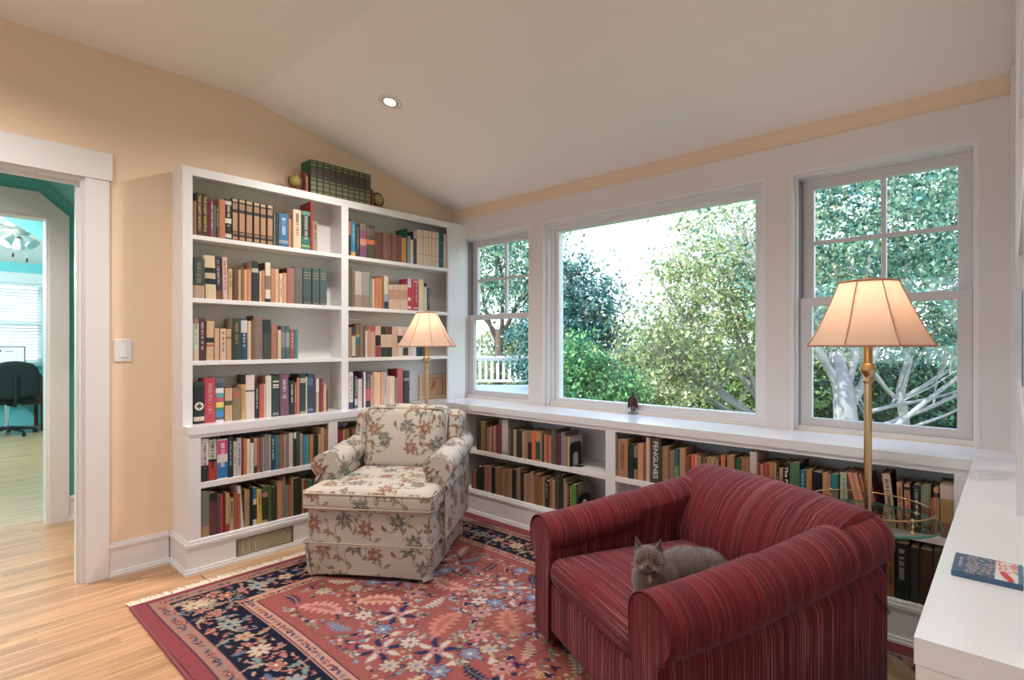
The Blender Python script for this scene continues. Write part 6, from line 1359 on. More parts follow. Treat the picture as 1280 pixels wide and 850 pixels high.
bm = bmesh.new(); bx_ = [(-0.25, 0.50), (-0.262, 0.66), (-0.262, 0.76), (-0.225, 0.80), (0.225, 0.80), (0.262, 0.76), (0.262, 0.66), (0.25, 0.50)]
tube(bm, [(x_, 0.482 + 0.26 * (z_ - 0.42) + 0.012, z_) for x_, z_ in bx_], 0.004, 6); obj('back_piping', bm, M_pipe, fa, True)
for sx_ in (-0.29, 0.29):
    for sy_ in (0.06, 0.68): obj('leg', boxes([(sx_ - 0.02, sx_ + 0.02, sy_ - 0.02, sy_ + 0.02, 0, 0.16)]), M_darkwood, fa)

# ---------------------------------------------------------------- red striped tub armchair
ms = bpy.data.materials.new('striped_fabric'); ms.use_nodes = True; n = ms.node_tree.nodes; l = ms.node_tree.links; b_ = n['Principled BSDF']
at = n.new('ShaderNodeAttribute'); at.attribute_name = 'st'
sxz = n.new('ShaderNodeSeparateXYZ'); l.new(at.outputs['Vector'], sxz.inputs[0])
def stripe_noise(scale, stretch, seed):
    cb = n.new('ShaderNodeCombineXYZ'); m1 = n.new('ShaderNodeMath'); m1.operation = 'MULTIPLY'; m1.inputs[1].default_value = scale; l.new(sxz.outputs[0], m1.inputs[0])
    m2 = n.new('ShaderNodeMath'); m2.operation = 'MULTIPLY'; m2.inputs[1].default_value = stretch; l.new(sxz.outputs[1], m2.inputs[0]); cb.inputs[2].default_value = seed
    l.new(m1.outputs[0], cb.inputs[0]); l.new(m2.outputs[0], cb.inputs[1]); no = n.new('ShaderNodeTexNoise'); no.inputs['Scale'].default_value = 1; no.inputs['Detail'].default_value = 2; l.new(cb.outputs[0], no.inputs['Vector']); return no.outputs['Fac']
r1 = n.new('ShaderNodeValToRGB'); cr = r1.color_ramp; cr.interpolation = 'LINEAR'
stops = [(0.33, '261428'), (0.40, '4c1a2a'), (0.47, '842a26'), (0.53, '601e28'), (0.59, '8e342c'), (0.635, '8c5460'), (0.68, 'd0a8a4')]
cr.elements[0].position = stops[0][0]; cr.elements[0].color = lin(stops[0][1]); cr.elements[1].position = stops[-1][0]; cr.elements[1].color = lin(stops[-1][1])
for p_, c_ in stops[1:-1]: e_ = cr.elements.new(p_); e_.color = lin(c_)
l.new(stripe_noise(800, 2.0, 0.0), r1.inputs[0])
r2 = n.new('ShaderNodeValToRGB'); r2.color_ramp.elements[0].position = 0.40; r2.color_ramp.elements[0].color = lin('b4a8bc'); r2.color_ramp.elements[1].position = 0.6; r2.color_ramp.elements[1].color = (1, 1, 1, 1)
l.new(stripe_noise(70, 0.8, 5.0), r2.inputs[0])
mx = n.new('ShaderNodeMix'); mx.data_type = 'RGBA'; mx.blend_type = 'MULTIPLY'; mx.inputs[0].default_value = 0.6; l.new(r1.outputs[0], mx.inputs[6]); l.new(r2.outputs[0], mx.inputs[7])
wv = n.new('ShaderNodeTexNoise'); wv.inputs['Scale'].default_value = 420; tcx = n.new('ShaderNodeTexCoord'); l.new(tcx.outputs['Object'], wv.inputs['Vector'])
l.new(mx.outputs[2], b_.inputs['Base Color']); b_.inputs['Roughness'].default_value = 0.85; b_.inputs['Specular IOR Level'].default_value = 0.2
b_.inputs['Sheen Weight'].default_value = 0.12; b_.inputs['Sheen Roughness'].default_value = 0.4; b_.inputs['Sheen Tint'].default_value = (0.85, 0.8, 0.95, 1)
bp = n.new('ShaderNodeBump'); bp.inputs['Strength'].default_value = 0.3; bp.inputs['Distance'].default_value = 0.003; l.new(wv.outputs['Fac'], bp.inputs['Height']); l.new(bp.outputs[0], b_.inputs['Normal'])
M_str = ms
def set_st(me, S, T):
    a = me.attributes.new('st', 'FLOAT_VECTOR', 'POINT'); a.data.foreach_set('vector', np.stack([S, T, np.zeros(len(S))], 1).astype(np.float32).ravel())
def loft(name, rings, parent, S, closed=True, caps=True, stT=None, smooth=True):
    """rings: list of equal-length loops of 3-D points, S: stripe coordinate per ring or per vertex array"""
    R_ = np.array(rings, float); n1, n2, _ = R_.shape; V = R_.reshape(-1, 3); ii = np.arange(n1 * n2).reshape(n1, n2)
    if closed: jj = np.concatenate([ii, ii[:, :1]], 1)
    else: jj = ii
    F = np.stack([jj[:-1, :-1], jj[:-1, 1:], jj[1:, 1:], jj[1:, :-1]], -1).reshape(-1, 4)
    me = bpy.data.meshes.new(name); faces = F.tolist()
    if caps: faces += [ii[0][::-1].tolist(), ii[-1].tolist()]
    me.from_pydata(V.tolist(), [], faces); me.update()
    S = np.asarray(S, float); Sv = np.repeat(S, n2) if S.ndim == 1 and len(S) == n1 else S.ravel()
    set_st(me, Sv, V[:, 2] if stT is None else stT)
    bm = bmesh.new(); bm.from_mesh(me); bmesh.ops.recalc_face_normals(bm, faces=bm.faces[:]); bm.to_mesh(me); bm.free()
    return link(name, me, M_str, parent, smooth)
Hh, DD, TT = 0.413, 0.864, 0.125
rc = thing('red_armchair', 'red and purple striped tub armchair with rolled arms holding the cat', 'armchair', (-1.052, 1.508, 0.0115), math.radians(243.2) - math.radians(270))
# local x = towards the near side, local y = backwards, z up
def arm_section(zt, t=0.0, inner=TT, low=0.30):
    """cross-section loop in (o,z): o outward from the base outer face"""
    pts = [(-0.0, 0.05), (0.0, zt - 0.20)]
    cz = zt - 0.088; co_ = -0.048 - 0.022 * t
    for a in np.linspace(-62, 158, 26): pts.append((co_ + 0.096 * math.cos(math.radians(a)), cz + 0.088 * math.sin(math.radians(a))))
    pts += [(-inner - 0.012, zt - 0.15), (-inner + 0.0, low), (-inner, 0.05)]
    return pts
N = 60
for s in (-1, 1):
    rings = []; S = []
    for i in range(N + 1):
        t = i / N; y = t * (DD + 0.0); zt = 0.505 + 0.136 * (t ** 1.25)
        bow = 0.0 + 0.012 * math.sin(PI * t)
        pull = 0.02 * (1 - min(1, t / 0.04)) 
        inn = TT - 0.03 * t
        rings.append([(s * (Hh + bow - (pull * 0.3 if z_ > 0.3 else 0) + o_), y - 0.0 + 0.0 * z_, z_ - pull * (1 if z_ > zt - 0.15 else 0) * 0.4) for (o_, z_) in arm_section(zt, t, inner=inn)]); S.append(y)
    ar = loft('arm', rings, rc, S)
    # welt around the front of the roll
    bm = bmesh.new(); tube(bm, [(p[0], p[1] - 0.002, p[2]) for p in rings[0]], 0.005, 6); me_ = bpy.data.meshes.new('front_welt'); bm.to_mesh(me_); bm.free(); set_st(me_, np.array([v.co.z for v in me_.vertices]), np.zeros(len(me_.vertices))); link('front_welt', me_, M_str, ar, True)
    # front panel gets vertical stripes: thin facing just proud of the arm end
    fp = [(s * (Hh + o_ * 0.97 - 0.002), z_ - 0.002) for (o_, z_) in arm_section(0.500)]
    bm = bmesh.new(); prism(bm, fp, 'y', -0.006, -0.0005); me_ = bpy.data.meshes.new('front_panel'); bmesh.ops.recalc_face_normals(bm, faces=bm.faces[:]); bm.to_mesh(me_); bm.free()
    set_st(me_, np.array([v.co.x for v in me_.vertices]), np.array([v.co.z for v in me_.vertices])); link('front_panel', me_, M_str, ar)
    # loose arm cap over the front half
    rings = []; S = []
    for i in range(33):
        y = -0.008 + 0.40 * i / 32; t = y / DD; zt = 0.505 + 0.136 * (max(t, 0) ** 1.25) + 0.003
        sec = [(o_ * 1.0, z_) for (o_, z_) in arm_section(zt, t)][2:28]
        drop = [(sec[-1][0] - 0.004, sec[-1][1] - 0.02), (sec[-1][0] - 0.002, sec[-1][1] - 0.05 + 0.004 * math.sin(y * 40))]
        rings.append([(s * (Hh + 0.012 * math.sin(PI * max(t, 0)) + (o_ + 0.045) * 1.035 - 0.045), y, z_ + 0.002) for (o_, z_) in sec + drop]); S.append(y + 0.013)
    ac = loft('arm_cap', rings, rc, S, closed=False, caps=False); ac.modifiers.new('thick', 'SOLIDIFY').thickness = 0.0035
# back: one surface from the outside, over the roll and down the sloping inside to the seat
rings = []; S = []
for i in range(N + 1):
    t = i / N; hw_ = Hh - 0.035; x = -hw_ + t * 2 * hw_; e = abs(2 * t - 1)
    zt = 0.650 + 0.014 * (1 - e ** 2.2); yb = DD; bul = 0.030 * (1 - e ** 2.5); cz = zt - 0.095
    sec = [(yb - 0.012, 0.05), (yb, 0.12), (yb, zt - 0.22)]
    for a in np.linspace(-50, 118, 22): sec.append((yb - 0.055 + 0.105 * math.cos(math.radians(a)), cz + 0.095 * math.sin(math.radians(a))))
    sec += [(yb - 0.155, zt - 0.032), (yb - 0.195 - bul * 0.6, zt - 0.085), (yb - 0.225 - bul, zt - 0.16), (yb - 0.245 - bul * 1.1, zt - 0.24), (yb - 0.25 - bul * 0.6, 0.36), (yb - 0.25, 0.32), (yb - 0.12, 0.10), (yb - 0.1, 0.05)]
    rings.append([(x, y_, z_) for y_, z_ in sec]); S.append(x + 3)
bk = loft('back', rings, rc, S)
# seat cushion and front rail
def seatf(Q, U):
    Q = puff(0.028)(Q, U); return Q
V, F = rbox_np(-(Hh - TT) + 0.002, Hh - TT - 0.002, -0.012, DD - 0.20, 0.268, 0.375, 0.045, 0.012, seatf); me = mesh_np('seat_cushion', V, F, smooth=True); set_st(me, V[:, 1] + 5 + (V[:, 2] - 0.36) * (V[:, 1] < 0.04), V[:, 0]); link('seat_cushion', me, M_str, rc)
V, F = rbox_np(-(Hh - TT) - 0.001, Hh - TT + 0.001, 0.004, 0.10, 0.085, 0.272, 0.014, 0.01); me = mesh_np('front_rail', V, F, smooth=True); set_st(me, V[:, 0] + 8, V[:, 2]); link('front_rail', me, M_str, rc)
obj('seat_deck', boxes([(-(Hh - TT), Hh - TT, 0.1, DD - 0.1, 0.09, 0.27)]), mat('black_lining', '1c1416', 0.9), rc)
for sx_ in (-1, 1):
    for yy in (0.03, DD - 0.09): obj('foot', boxes([(sx_ * (Hh - 0.06) - 0.03, sx_ * (Hh - 0.06) + 0.03, yy, yy + 0.06, 0, 0.06)], 0.004), M_darkwood, rc)
bm = bmesh.new()
for i in range(2): tube(bm, [(Hh + 0.004, DD - 0.06, 0.40), (Hh + 0.010, DD - 0.045 + 0.01 * i, 0.37), (Hh + 0.02 + 0.008 * i, DD - 0.03, 0.35), (Hh + 0.014, DD - 0.025 + 0.01 * i, 0.335)], 0.0018, 5)
th_ = obj('loose_threads', bm, mat('dark_thread', '2a1820', 0.9), rc); th_['kind'] = 'stuff'

# ---------------------------------------------------------------- floor lamps
def lamp(name, label, loc, R1, R0, zb, zt, tray, power, collar=1.10, scale_base=0.15, rot=0.0):
    t = thing(name, label, 'floor lamp', loc, rot, 'brass floor lamps with pleated shades')
    bm = bmesh.new(); sb = scale_base
    lathe(bm, [(0.001, 0), (sb, 0), (sb, 0.006), (sb * 0.97, 0.010), (sb * 0.90, 0.012), (sb * 0.86, 0.022), (sb * 0.62, 0.030), (sb * 0.56, 0.040), (sb * 0.54, 0.048), (sb * 0.40, 0.052), (sb * 0.24, 0.075), (0.016, 0.095), (0.013, 0.12)], 48); obj('base', bm, M_brass, t, True)
    bm = bmesh.new()
    for i in range(56): a = 2 * PI * i / 56; bmesh.ops.create_uvsphere(bm, u_segments=6, v_segments=4, radius=0.0035, matrix=Matrix.Translation((sb * 0.55 * math.cos(a), sb * 0.55 * math.sin(a), 0.046)))
    bd = obj('beading', bm, M_brass, t, True); bd['kind'] = 'stuff'
    bm = bmesh.new(); lathe(bm, [(0.0125, 0.10), (0.0125, collar - 0.05)], 32, flute=12, famp=0.07); obj('pole', bm, M_brass, t, True)
    bm = bmesh.new(); c = collar
    lathe(bm, [(0.0135, -0.055), (0.017, -0.05), (0.017, -0.044), (0.012, -0.040), (0.012, -0.030), (0.020, -0.022), (0.027, -0.006), (0.027, 0.004), (0.021, 0.008), (0.022, 0.013), (0.014, 0.018)], 40, 0, 0, c, flute=20, famp=0.03); obj('urn_collar', bm, M_brass, t, True)
    bm = bmesh.new(); lathe(bm, [(0.0145, 0.016), (0.0145, zb - c + 0.05)], 32, 0, 0, c, flute=12, famp=0.06); obj('upper_pole', bm, mat('brass_warm', 'd09a5c', 0.3, metal=1.0), t, True)
    bm = bmesh.new(); tube(bm, [(0, 0, zb + 0.05), (0, 0, zt + 0.004)], 0.0035, 6); lathe(bm, [(0.001, 0.0), (0.006, 0.0), (0.008, 0.006), (0.016, 0.016), (0.012, 0.018), (0.004, 0.020), (0.0035, 0.028), (0.001, 0.034)], 16, 0, 0, zt); obj('finial', bm, M_brass, t, True)
    # eight-panel shade, slightly concave
    K = 8; n_e = 8; rows = 14; V = []; 
    def shp(f):   # radius along the height (0 bottom)
        return R1 + (R0 - R1) * (f ** 0.86)
    for j in range(rows + 1):
        f = j / rows
        for i in range(K * n_e):
            p_, q = divmod(i, n_e); a0 = 2 * PI * p_ / K; a1 = 2 * PI * (p_ + 1) / K; u_ = q / n_e
            r_ = shp(f) * (1 - 0.03 * math.sin(PI * u_))
            x_ = (1 - u_) * math.cos(a0) + u_ * math.cos(a1); y_ = (1 - u_) * math.sin(a0) + u_ * math.sin(a1); V.append((r_ * x_, r_ * y_, zb + (zt - zb) * f))
    m_ = K * n_e; ii = np.arange((rows + 1) * m_).reshape(rows + 1, m_); jj = np.concatenate([ii, ii[:, :1]], 1)
    F = np.stack([jj[:-1, :-1], jj[:-1, 1:], jj[1:, 1:], jj[1:, :-1]], -1).reshape(-1, 4)
    sh = link('lamp_shade', mesh_np('lamp_shade', np.array(V), F), M_lshade, t)
    for p_ in range(K):
        a0 = 2 * PI * p_ / K; bm = bmesh.new(); tube(bm, [(shp(f) * 1.003 * math.cos(a0), shp(f) * 1.003 * math.sin(a0), zb + (zt - zb) * f) for f in np.linspace(0, 1, 9)], 0.0022, 5); obj('rib_trim', bm, M_ltrim, sh, True)
    for (f, nm) in ((0.0, 'lower_trim'), (1.0, 'upper_trim')):
        bm = bmesh.new(); pts = [(shp(f) * math.cos(2 * PI * p_ / K), shp(f) * math.sin(2 * PI * p_ / K), zb + (zt - zb) * f) for p_ in range(K)]; pts.append(pts[0]); tube(bm, pts, 0.0042, 5); obj(nm, bm, M_ltrim, sh)
    bm = bmesh.new()
    for p_ in range(4): a0 = PI / 2 * p_; tube(bm, [(0, 0, zt - 0.003), (R0 * 0.97 * math.cos(a0), R0 * 0.97 * math.sin(a0), zt - 0.003)], 0.0018, 5)
    obj('shade_spider', bm, M_brass, t)
    bm = bmesh.new(); lathe(bm, [(0.001, -0.035), (0.014, -0.03), (0.016, -0.01), (0.030, 0.02), (0.030, 0.04), (0.018, 0.06), (0.001, 0.066)], 16, 0.0, 0, zb + 0.13); bulb = obj('bulb', bm, M_bulb, t, True)
    ld = bpy.data.lights.new('bulb_light', 'POINT'); ld.energy = power; ld.color = (1.0, 0.77, 0.60); ld.shadow_soft_size = 0.035; lo = bpy.data.objects.new('bulb_light', ld); COL.objects.link(lo); lo.parent = t; lo.location = (0.0, 0.0, zb + 0.155)
    if tray:
        R_ = 0.218; zg = 0.550
        bm = bmesh.new(); lathe(bm, [(0.013, zg), (R_ - 0.002, zg), (R_, zg + 0.002), (R_, zg + 0.008), (R_ - 0.002, zg + 0.010), (0.013, zg + 0.010)], 72); g_ = obj('glass_tray', bm, M_tglass, t)
        bm = bmesh.new(); lathe(bm, [(R_ + 0.0004, zg + 0.001), (R_ + 0.0012, zg + 0.005), (R_ + 0.0004, zg + 0.009)], 72); obj('glass_edge', bm, mat('green_glass_edge', '3f8f7c', 0.15), g_)
        bm = bmesh.new(); rr_ = 0.196; pts = [(rr_ * math.cos(a), rr_ * math.sin(a), zg + 0.052) for a in np.linspace(0, 2 * PI, 73)]; tube(bm, pts, 0.0024, 6, False); obj('gallery_rail', bm, mat('bright_brass', 'e0b070', 0.2, metal=1.0), t, True)
        for i in range(4):
            a = PI / 2 * i - 0.55; bm = bmesh.new(); lathe(bm, [(0.008, 0.010), (0.008, 0.013), (0.003, 0.015), (0.003, 0.028), (0.006, 0.032), (0.003, 0.036), (0.003, 0.046), (0.006, 0.050), (0.005, 0.057), (0.001, 0.060)], 12, rr_ * math.cos(a), rr_ * math.sin(a), zg); obj('rail_post', bm, M_brass, t, True)
        bm = bmesh.new(); lathe(bm, [(0.013, -0.012), (0.034, -0.006), (0.034, 0), (0.013, 0)], 24, 0, 0, zg); lathe(bm, [(0.013, 0.010), (0.026, 0.010), (0.020, 0.018), (0.013, 0.020)], 24, 0, 0, zg); obj('tray_flange', bm, M_brass, t, True)
    return t
M_lshade = bpy.data.materials.new('silk_shade'); M_lshade.use_nodes = True; n = M_lshade.node_tree.nodes; l = M_lshade.node_tree.links
b_ = n['Principled BSDF']; b_.inputs['Base Color'].default_value = lin('e2cfba'); b_.inputs['Roughness'].default_value = 0.8
tr = n.new('ShaderNodeBsdfTranslucent'); tr.inputs[0].default_value = lin('eec8b2'); mx = n.new('ShaderNodeMixShader'); mx.inputs[0].default_value = 0.5
l.new(b_.outputs[0], mx.inputs[1]); l.new(tr.outputs[0], mx.inputs[2]); l.new(mx.outputs[0], n['Material Output'].inputs['Surface'])
M_ltrim = mat('shade_trim', 'c08e78', 0.8)
M_bulb = bpy.data.materials.new('lit_bulb'); M_bulb.use_nodes = True; e_ = M_bulb.node_tree.nodes['Principled BSDF']; e_.inputs['Emission Color'].default_value = (1, 0.75, 0.45, 1); e_.inputs['Emission Strength'].default_value = 6
lamp('floor_lamp', 'brass floor lamp with round glass tray behind the red armchair', (-0.390, 2.354, 0.0115), 0.208, 0.097, 1.182, 1.415, True, 8, rot=-0.17)
lamp('floor_lamp', 'brass floor lamp in the far corner behind the floral armchair', (-2.993, 2.386, 0.0), 0.205, 0.072, 1.184, 1.415, False, 7, collar=1.095, scale_base=0.12, rot=0.3)

# ---------------------------------------------------------------- cat
cat = thing('cat', 'grey-brown cat lying on the red armchair facing the camera', 'cat', (-0.836, 1.540, 0.412), math.radians(27))
# local: +y runs from chest back to rump, camera is towards -y
cat.scale = (0.95, 0.95, 0.95)
bm = bmesh.new()
def ell(c, r, rot=(0, 0, 0), seg=20):
    bmesh.ops.create_uvsphere(bm, u_segments=seg, v_segments=seg // 2 + 2, radius=1, matrix=Matrix.Translation(c) @ Euler(rot).to_matrix().to_4x4() @ Matrix.Diagonal((*r, 1)))
BR = Matrix.Rotation(math.radians(-52), 4, 'Z')
def ellb(c, r, rz=0.0): 
    c2 = BR @ Vector(c); ell(tuple(c2), r, (0, 0, math.radians(-52) + rz))
ell((0.0, 0.004, 0.055), (0.056, 0.058, 0.062)); ellb((0.0, 0.05, 0.062), (0.066, 0.085, 0.064)); ellb((0.0, 0.14, 0.070), (0.076, 0.10, 0.072)); ellb((0.0, 0.23, 0.060), (0.076, 0.075, 0.062))
ellb((0.058, 0.215, 0.045), (0.036, 0.072, 0.047)); ellb((-0.062, 0.20, 0.033), (0.030, 0.066, 0.034)); ellb((0.055, 0.15, 0.018), (0.022, 0.05, 0.018))
ell((0.0, -0.004, 0.105), (0.046, 0.042, 0.05))                       # neck and ruff
ell((-0.030, -0.030, 0.018), (0.022, 0.045, 0.018)); ell((0.028, -0.032, 0.018), (0.022, 0.045, 0.018))   # fore paws
ell((0.0, -0.022, 0.138), (0.045, 0.042, 0.038)); ell((-0.022, -0.034, 0.126), (0.026, 0.023, 0.021)); ell((0.022, -0.034, 0.126), (0.026, 0.023, 0.021))  # head, cheeks
ell((-0.008, -0.058, 0.122), (0.012, 0.013, 0.010)); ell((0.008, -0.058, 0.122), (0.012, 0.013, 0.010)); ell((0.0, -0.053, 0.134), (0.010, 0.018, 0.012)); ell((0.0, -0.048, 0.111), (0.015, 0.014, 0.010))
for s in (-1, 1):     # ears
    vs = [bm.verts.new(p) for p in ((s * 0.008, -0.016, 0.160), (s * 0.047, -0.012, 0.142), (s * 0.028, 0.004, 0.148), (s * 0.043, -0.016, 0.206), (s * 0.022, -0.032, 0.156))]
    for f in ((0, 4, 3), (4, 1, 3), (1, 2, 3), (2, 0, 3), (0, 2, 1, 4)): bm.faces.new([vs[i] for i in f])
pts = [tuple(BR @ Vector(p)) for p in ((-0.02, 0.29, 0.03), (-0.06, 0.295, 0.022), (-0.105, 0.25, 0.018), (-0.115, 0.17, 0.016), (-0.10, 0.10, 0.015))]; tube(bm, pts, [0.018, 0.017, 0.015, 0.014, 0.009], 10)
bmesh.ops.recalc_face_normals(bm, faces=bm.faces[:]); me = bpy.data.meshes.new('body'); bm.to_mesh(me); bm.free()
tmp = bpy.data.objects.new('body', me); COL.objects.link(tmp)
rm = tmp.modifiers.new('r', 'REMESH'); rm.mode = 'VOXEL'; rm.voxel_size = 0.0032
sm = tmp.modifiers.new('s', 'SMOOTH'); sm.factor = 0.5; sm.iterations = 5
dg = bpy.context.evaluated_depsgraph_get(); me2 = bpy.data.meshes.new_from_object(tmp.evaluated_get(dg)); bpy.data.objects.remove(tmp)
def fur(co, no):
    x, y, z = co.T; c = np.tile(hexc('7c5f4b'), (len(co), 1)); g = hexc('827f84')
    nz_ = 0.5 + 0.5 * np.sin(y * 70 + 6 * np.sin(x * 40)) * np.sin(z * 60 + 3 * np.sin(y * 30))
    top = np.clip((z - 0.07) / 0.05, 0, 1) * ((x > 0.05) | (y > 0.03)); c = c * (1 - 0.45 * top[:, None]) + g * 0.45 * top[:, None]
    c *= 0.72 * (0.88 + 0.2 * nz_)[:, None] * (0.86 + 0.28 * RNG.random(len(co)))[:, None]
    muz = np.exp(-(((x) / 0.017) ** 2 + ((z - 0.128) / 0.014) ** 2)) * (y < -0.035); c = c * (1 - 0.5 * muz[:, None]) + hexc('9a8474') * 0.5 * muz[:, None]
    br = (y < -0.01) & (z > 0.148) & (z < 0.172) & (np.sin(x * 420) > 0.35) & (np.abs(x) < 0.022); c[br] *= 0.7
    ch = (np.hypot((x - 0.006) / 0.006, (z - 0.080) / 0.012) < 1) & (y < -0.02); c[ch] = hexc('a8988a')
    ear = (z > 0.158) & (no[:, 1] < -0.3) & (np.abs(x) > 0.017); c[ear] = hexc('5c443c')
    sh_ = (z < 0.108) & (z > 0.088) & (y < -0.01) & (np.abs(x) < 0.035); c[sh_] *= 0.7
    return np.concatenate([c, np.ones((len(co), 1))], 1)
paint(me2, fur); me2.materials.clear(); body = link('body', me2, mat('cat_fur', rough=0.9, spec=0.1, vcol=True, bump=0.7, bscale=300), cat, True)
MATS['cat_fur'].node_tree.nodes['Principled BSDF'].inputs['Sheen Weight'].default_value = 0.8; MATS['cat_fur'].node_tree.nodes['Principled BSDF'].inputs['Sheen Tint'].default_value = (0.8, 0.88, 1, 1)
for s in (-1, 1):
    bm = bmesh.new(); bmesh.ops.create_uvsphere(bm, u_segments=14, v_segments=8, radius=1, matrix=Matrix.Translation((s * 0.0185, -0.0575, 0.1415)) @ Matrix.Diagonal((0.0085, 0.0045, 0.0052, 1))); ey = obj('eye', bm, mat('cat_eye', '7a7440', 0.15), cat, True)
    bm = bmesh.new(); bmesh.ops.create_uvsphere(bm, u_segments=10, v_segments=6, radius=1, matrix=Matrix.Translation((s * 0.0185, -0.0612, 0.1415)) @ Matrix.Diagonal((0.0022, 0.0012, 0.0038, 1))); obj('pupil', bm, M_black, ey, True)
    bm = bmesh.new(); tube(bm, [(s * 0.010, -0.0575, 0.1445), (s * 0.0185, -0.0615, 0.1462), (s * 0.0265, -0.055, 0.1455)], 0.0016, 6); obj('eyelid', bm, mat('cat_dark', '2e2622', 0.8), ey, True)
bm = bmesh.new(); bmesh.ops.create_cone(bm, cap_ends=True, segments=3, radius1=0.0055, radius2=0.0035, depth=0.004, matrix=Matrix.Translation((0, -0.0735, 0.1305)) @ Euler((PI / 2, PI, 0)).to_matrix().to_4x4()); obj('nose', bm, mat('cat_nose', '4a3030', 0.5), cat)
bm = bmesh.new(); tube(bm, [(-0.011, -0.066, 0.1165), (-0.005, -0.0715, 0.1185), (0, -0.0725, 0.121), (0.005, -0.0715, 0.1185), (0.011, -0.066, 0.1165)], 0.0009, 5); tube(bm, [(0, -0.0725, 0.121), (0, -0.073, 0.1275)], 0.0008, 5); obj('mouth', bm, mat('cat_dark', '2e2622', 0.8), cat)
bm = bmesh.new()
for s in (-1, 1):
    for q in range(4): tube(bm, [(s * 0.013, -0.066, 0.124 - q * 0.002), (s * 0.035, -0.064, 0.127 - q * 0.006), (s * 0.055, -0.052, 0.126 - q * 0.009)], [0.0005, 0.0004, 0.0002], 4)
wk = obj('whiskers', bm, mat('whisker', 'e8e4dc', 0.4), cat); wk['kind'] = 'stuff'
# short coat: fine hair cards over the body, one piece of fur
V = []; F = []; Cc = []; vv = np.empty(len(me2.vertices) * 3, np.float32); me2.vertices.foreach_get('co', vv); vv = vv.reshape(-1, 3); nn = np.empty(len(me2.vertices) * 3, np.float32); me2.vertices.foreach_get('normal', nn); nn = nn.reshape(-1, 3)
idx = RNG.choice(len(vv), 26000); base = vv[idx]; nrm = nn[idx]; keepm = ~((np.abs(np.abs(base[:, 0]) - 0.0185) < 0.010) & (np.abs(base[:, 2] - 0.1415) < 0.008) & (base[:, 1] < -0.04)) & ~((np.abs(base[:, 0]) < 0.012) & (base[:, 1] < -0.06)); base, nrm = base[keepm], nrm[keepm]
flow = np.array([0.5, 0.45, -0.25]); d = nrm * 0.55 + flow + 0.25 * RNG.normal(size=base.shape); d /= np.linalg.norm(d, axis=1, keepdims=True)
ln_ = (0.004 + 0.006 * (base[:, 1] > 0.0)) * (0.6 + 0.7 * RNG.random(len(base))); side_ = np.cross(d, nrm); side_ /= np.linalg.norm(side_, axis=1, keepdims=True) + 1e-9
base = base + 0.0012 * RNG.normal(size=base.shape); A = base - side_ * 0.0005; B_ = base + side_ * 0.0005; C_ = base + d * ln_[:, None]
V = np.stack([A, B_, C_], 1).reshape(-1, 3); F = np.arange(len(V)).reshape(-1, 3); cc = fur(base, nrm); cc[:, :3] *= (0.8 + 0.5 * RNG.random((len(cc), 1))); Cc = np.repeat(cc, 3, 0)
fu = link('coat', mesh_np('coat', V, F, Cc), mat('cat_hair', rough=0.8, vcol=True), cat); fu['kind'] = 'stuff'

# ================================================================== recessed ceiling lights
SLK = (ZC - HE) / (YW - YC)
def downlight(x, y, lab, energy=None):
    z = 2.42 if x < -3.5 else ZC if y < YC else HE + (YW - y) * SLK
    t = thing('recessed_downlight', lab, 'ceiling light', (x, y, z), 0, 'recessed downlights')
    if y > YC: t.rotation_euler = (-math.atan(SLK), 0, 0)
    bm = bmesh.new(); lathe(bm, [(0.066, 0.0), (0.068, -0.004), (0.056, -0.006), (0.050, -0.002), (0.050, 0.0)], 36); obj('trim_ring', bm, M_white, t, True)
    bm = bmesh.new(); lathe(bm, [(0.050, -0.001), (0.046, -0.0025), (0.036, -0.0032), (0.034, -0.003)], 36); obj('reflector', bm, mat('reflector', 'd8c8b8', 0.3), t, True)
    bm = bmesh.new(); bmesh.ops.create_circle(bm, cap_ends=True, segments=28, radius=0.034, matrix=Matrix.Translation((0, 0, -0.0034))); obj('lamp_face', bm, M_down, t)
    ld = bpy.data.lights.new('downlight_beam', 'SPOT'); ld.energy = (DOWN_W if energy is None else energy) * ROOM_LIGHT; ld.color = (1.0, 0.93, 0.86); ld.spot_size = math.radians(150); ld.spot_blend = 1.0; ld.shadow_soft_size = 0.05
    lo = bpy.data.objects.new('downlight_beam', ld); COL.objects.link(lo); lo.parent = t; lo.location = (0, 0, -0.02)
DOWN_W = 38
M_down = bpy.data.materials.new('lit_lamp_face'); M_down.use_nodes = True; e_ = M_down.node_tree.nodes['Principled BSDF']; e_.inputs['Emission Color'].default_value = (1, 0.93, 0.85, 1); e_.inputs['Emission Strength'].default_value = 3
downlight(-2.631, 1.832, 'round white recessed downlight in the sloped ceiling')
downlight(-0.95, 1.832, 'recessed downlight in the slope above the red armchair, out of view', 26)  # added beyond the one visible fixture, for room brightness
downlight(-2.60, 0.0, 'recessed downlight in the flat ceiling near the doorway, out of view')  # unseen extra fixture, put in as fill
downlight(-4.15, -0.25, 'recessed downlight in the hallway ceiling, out of view', 60)  # unseen fixture added to brighten the hallway
downlight(-0.60, 0.0, 'recessed downlight in the flat ceiling over the camera, out of view', 22)  # another added fill fixture, never in frame
ld = bpy.data.lights.new('office_fill', 'POINT'); ld.energy = 130; ld.color = (0.9, 0.97, 1.0); ld.shadow_soft_size = 0.15; lo = bpy.data.objects.new('office_fill', ld); COL.objects.link(lo); lo.location = (-8.0, -0.6, 2.0)  # added fill light, stands for no lamp in the office

# ================================================================== outside
M_grass = mat('grass', '5c7c3c', 0.95, var=0.4, vscale=0.8, bump=0.5, bscale=20)
struct('ground', boxes([(-60, 60, 3.2, 70, -1.4, -1.2), (-60, -11.0, -40, 3.2, -1.4, -1.2)]), M_grass)
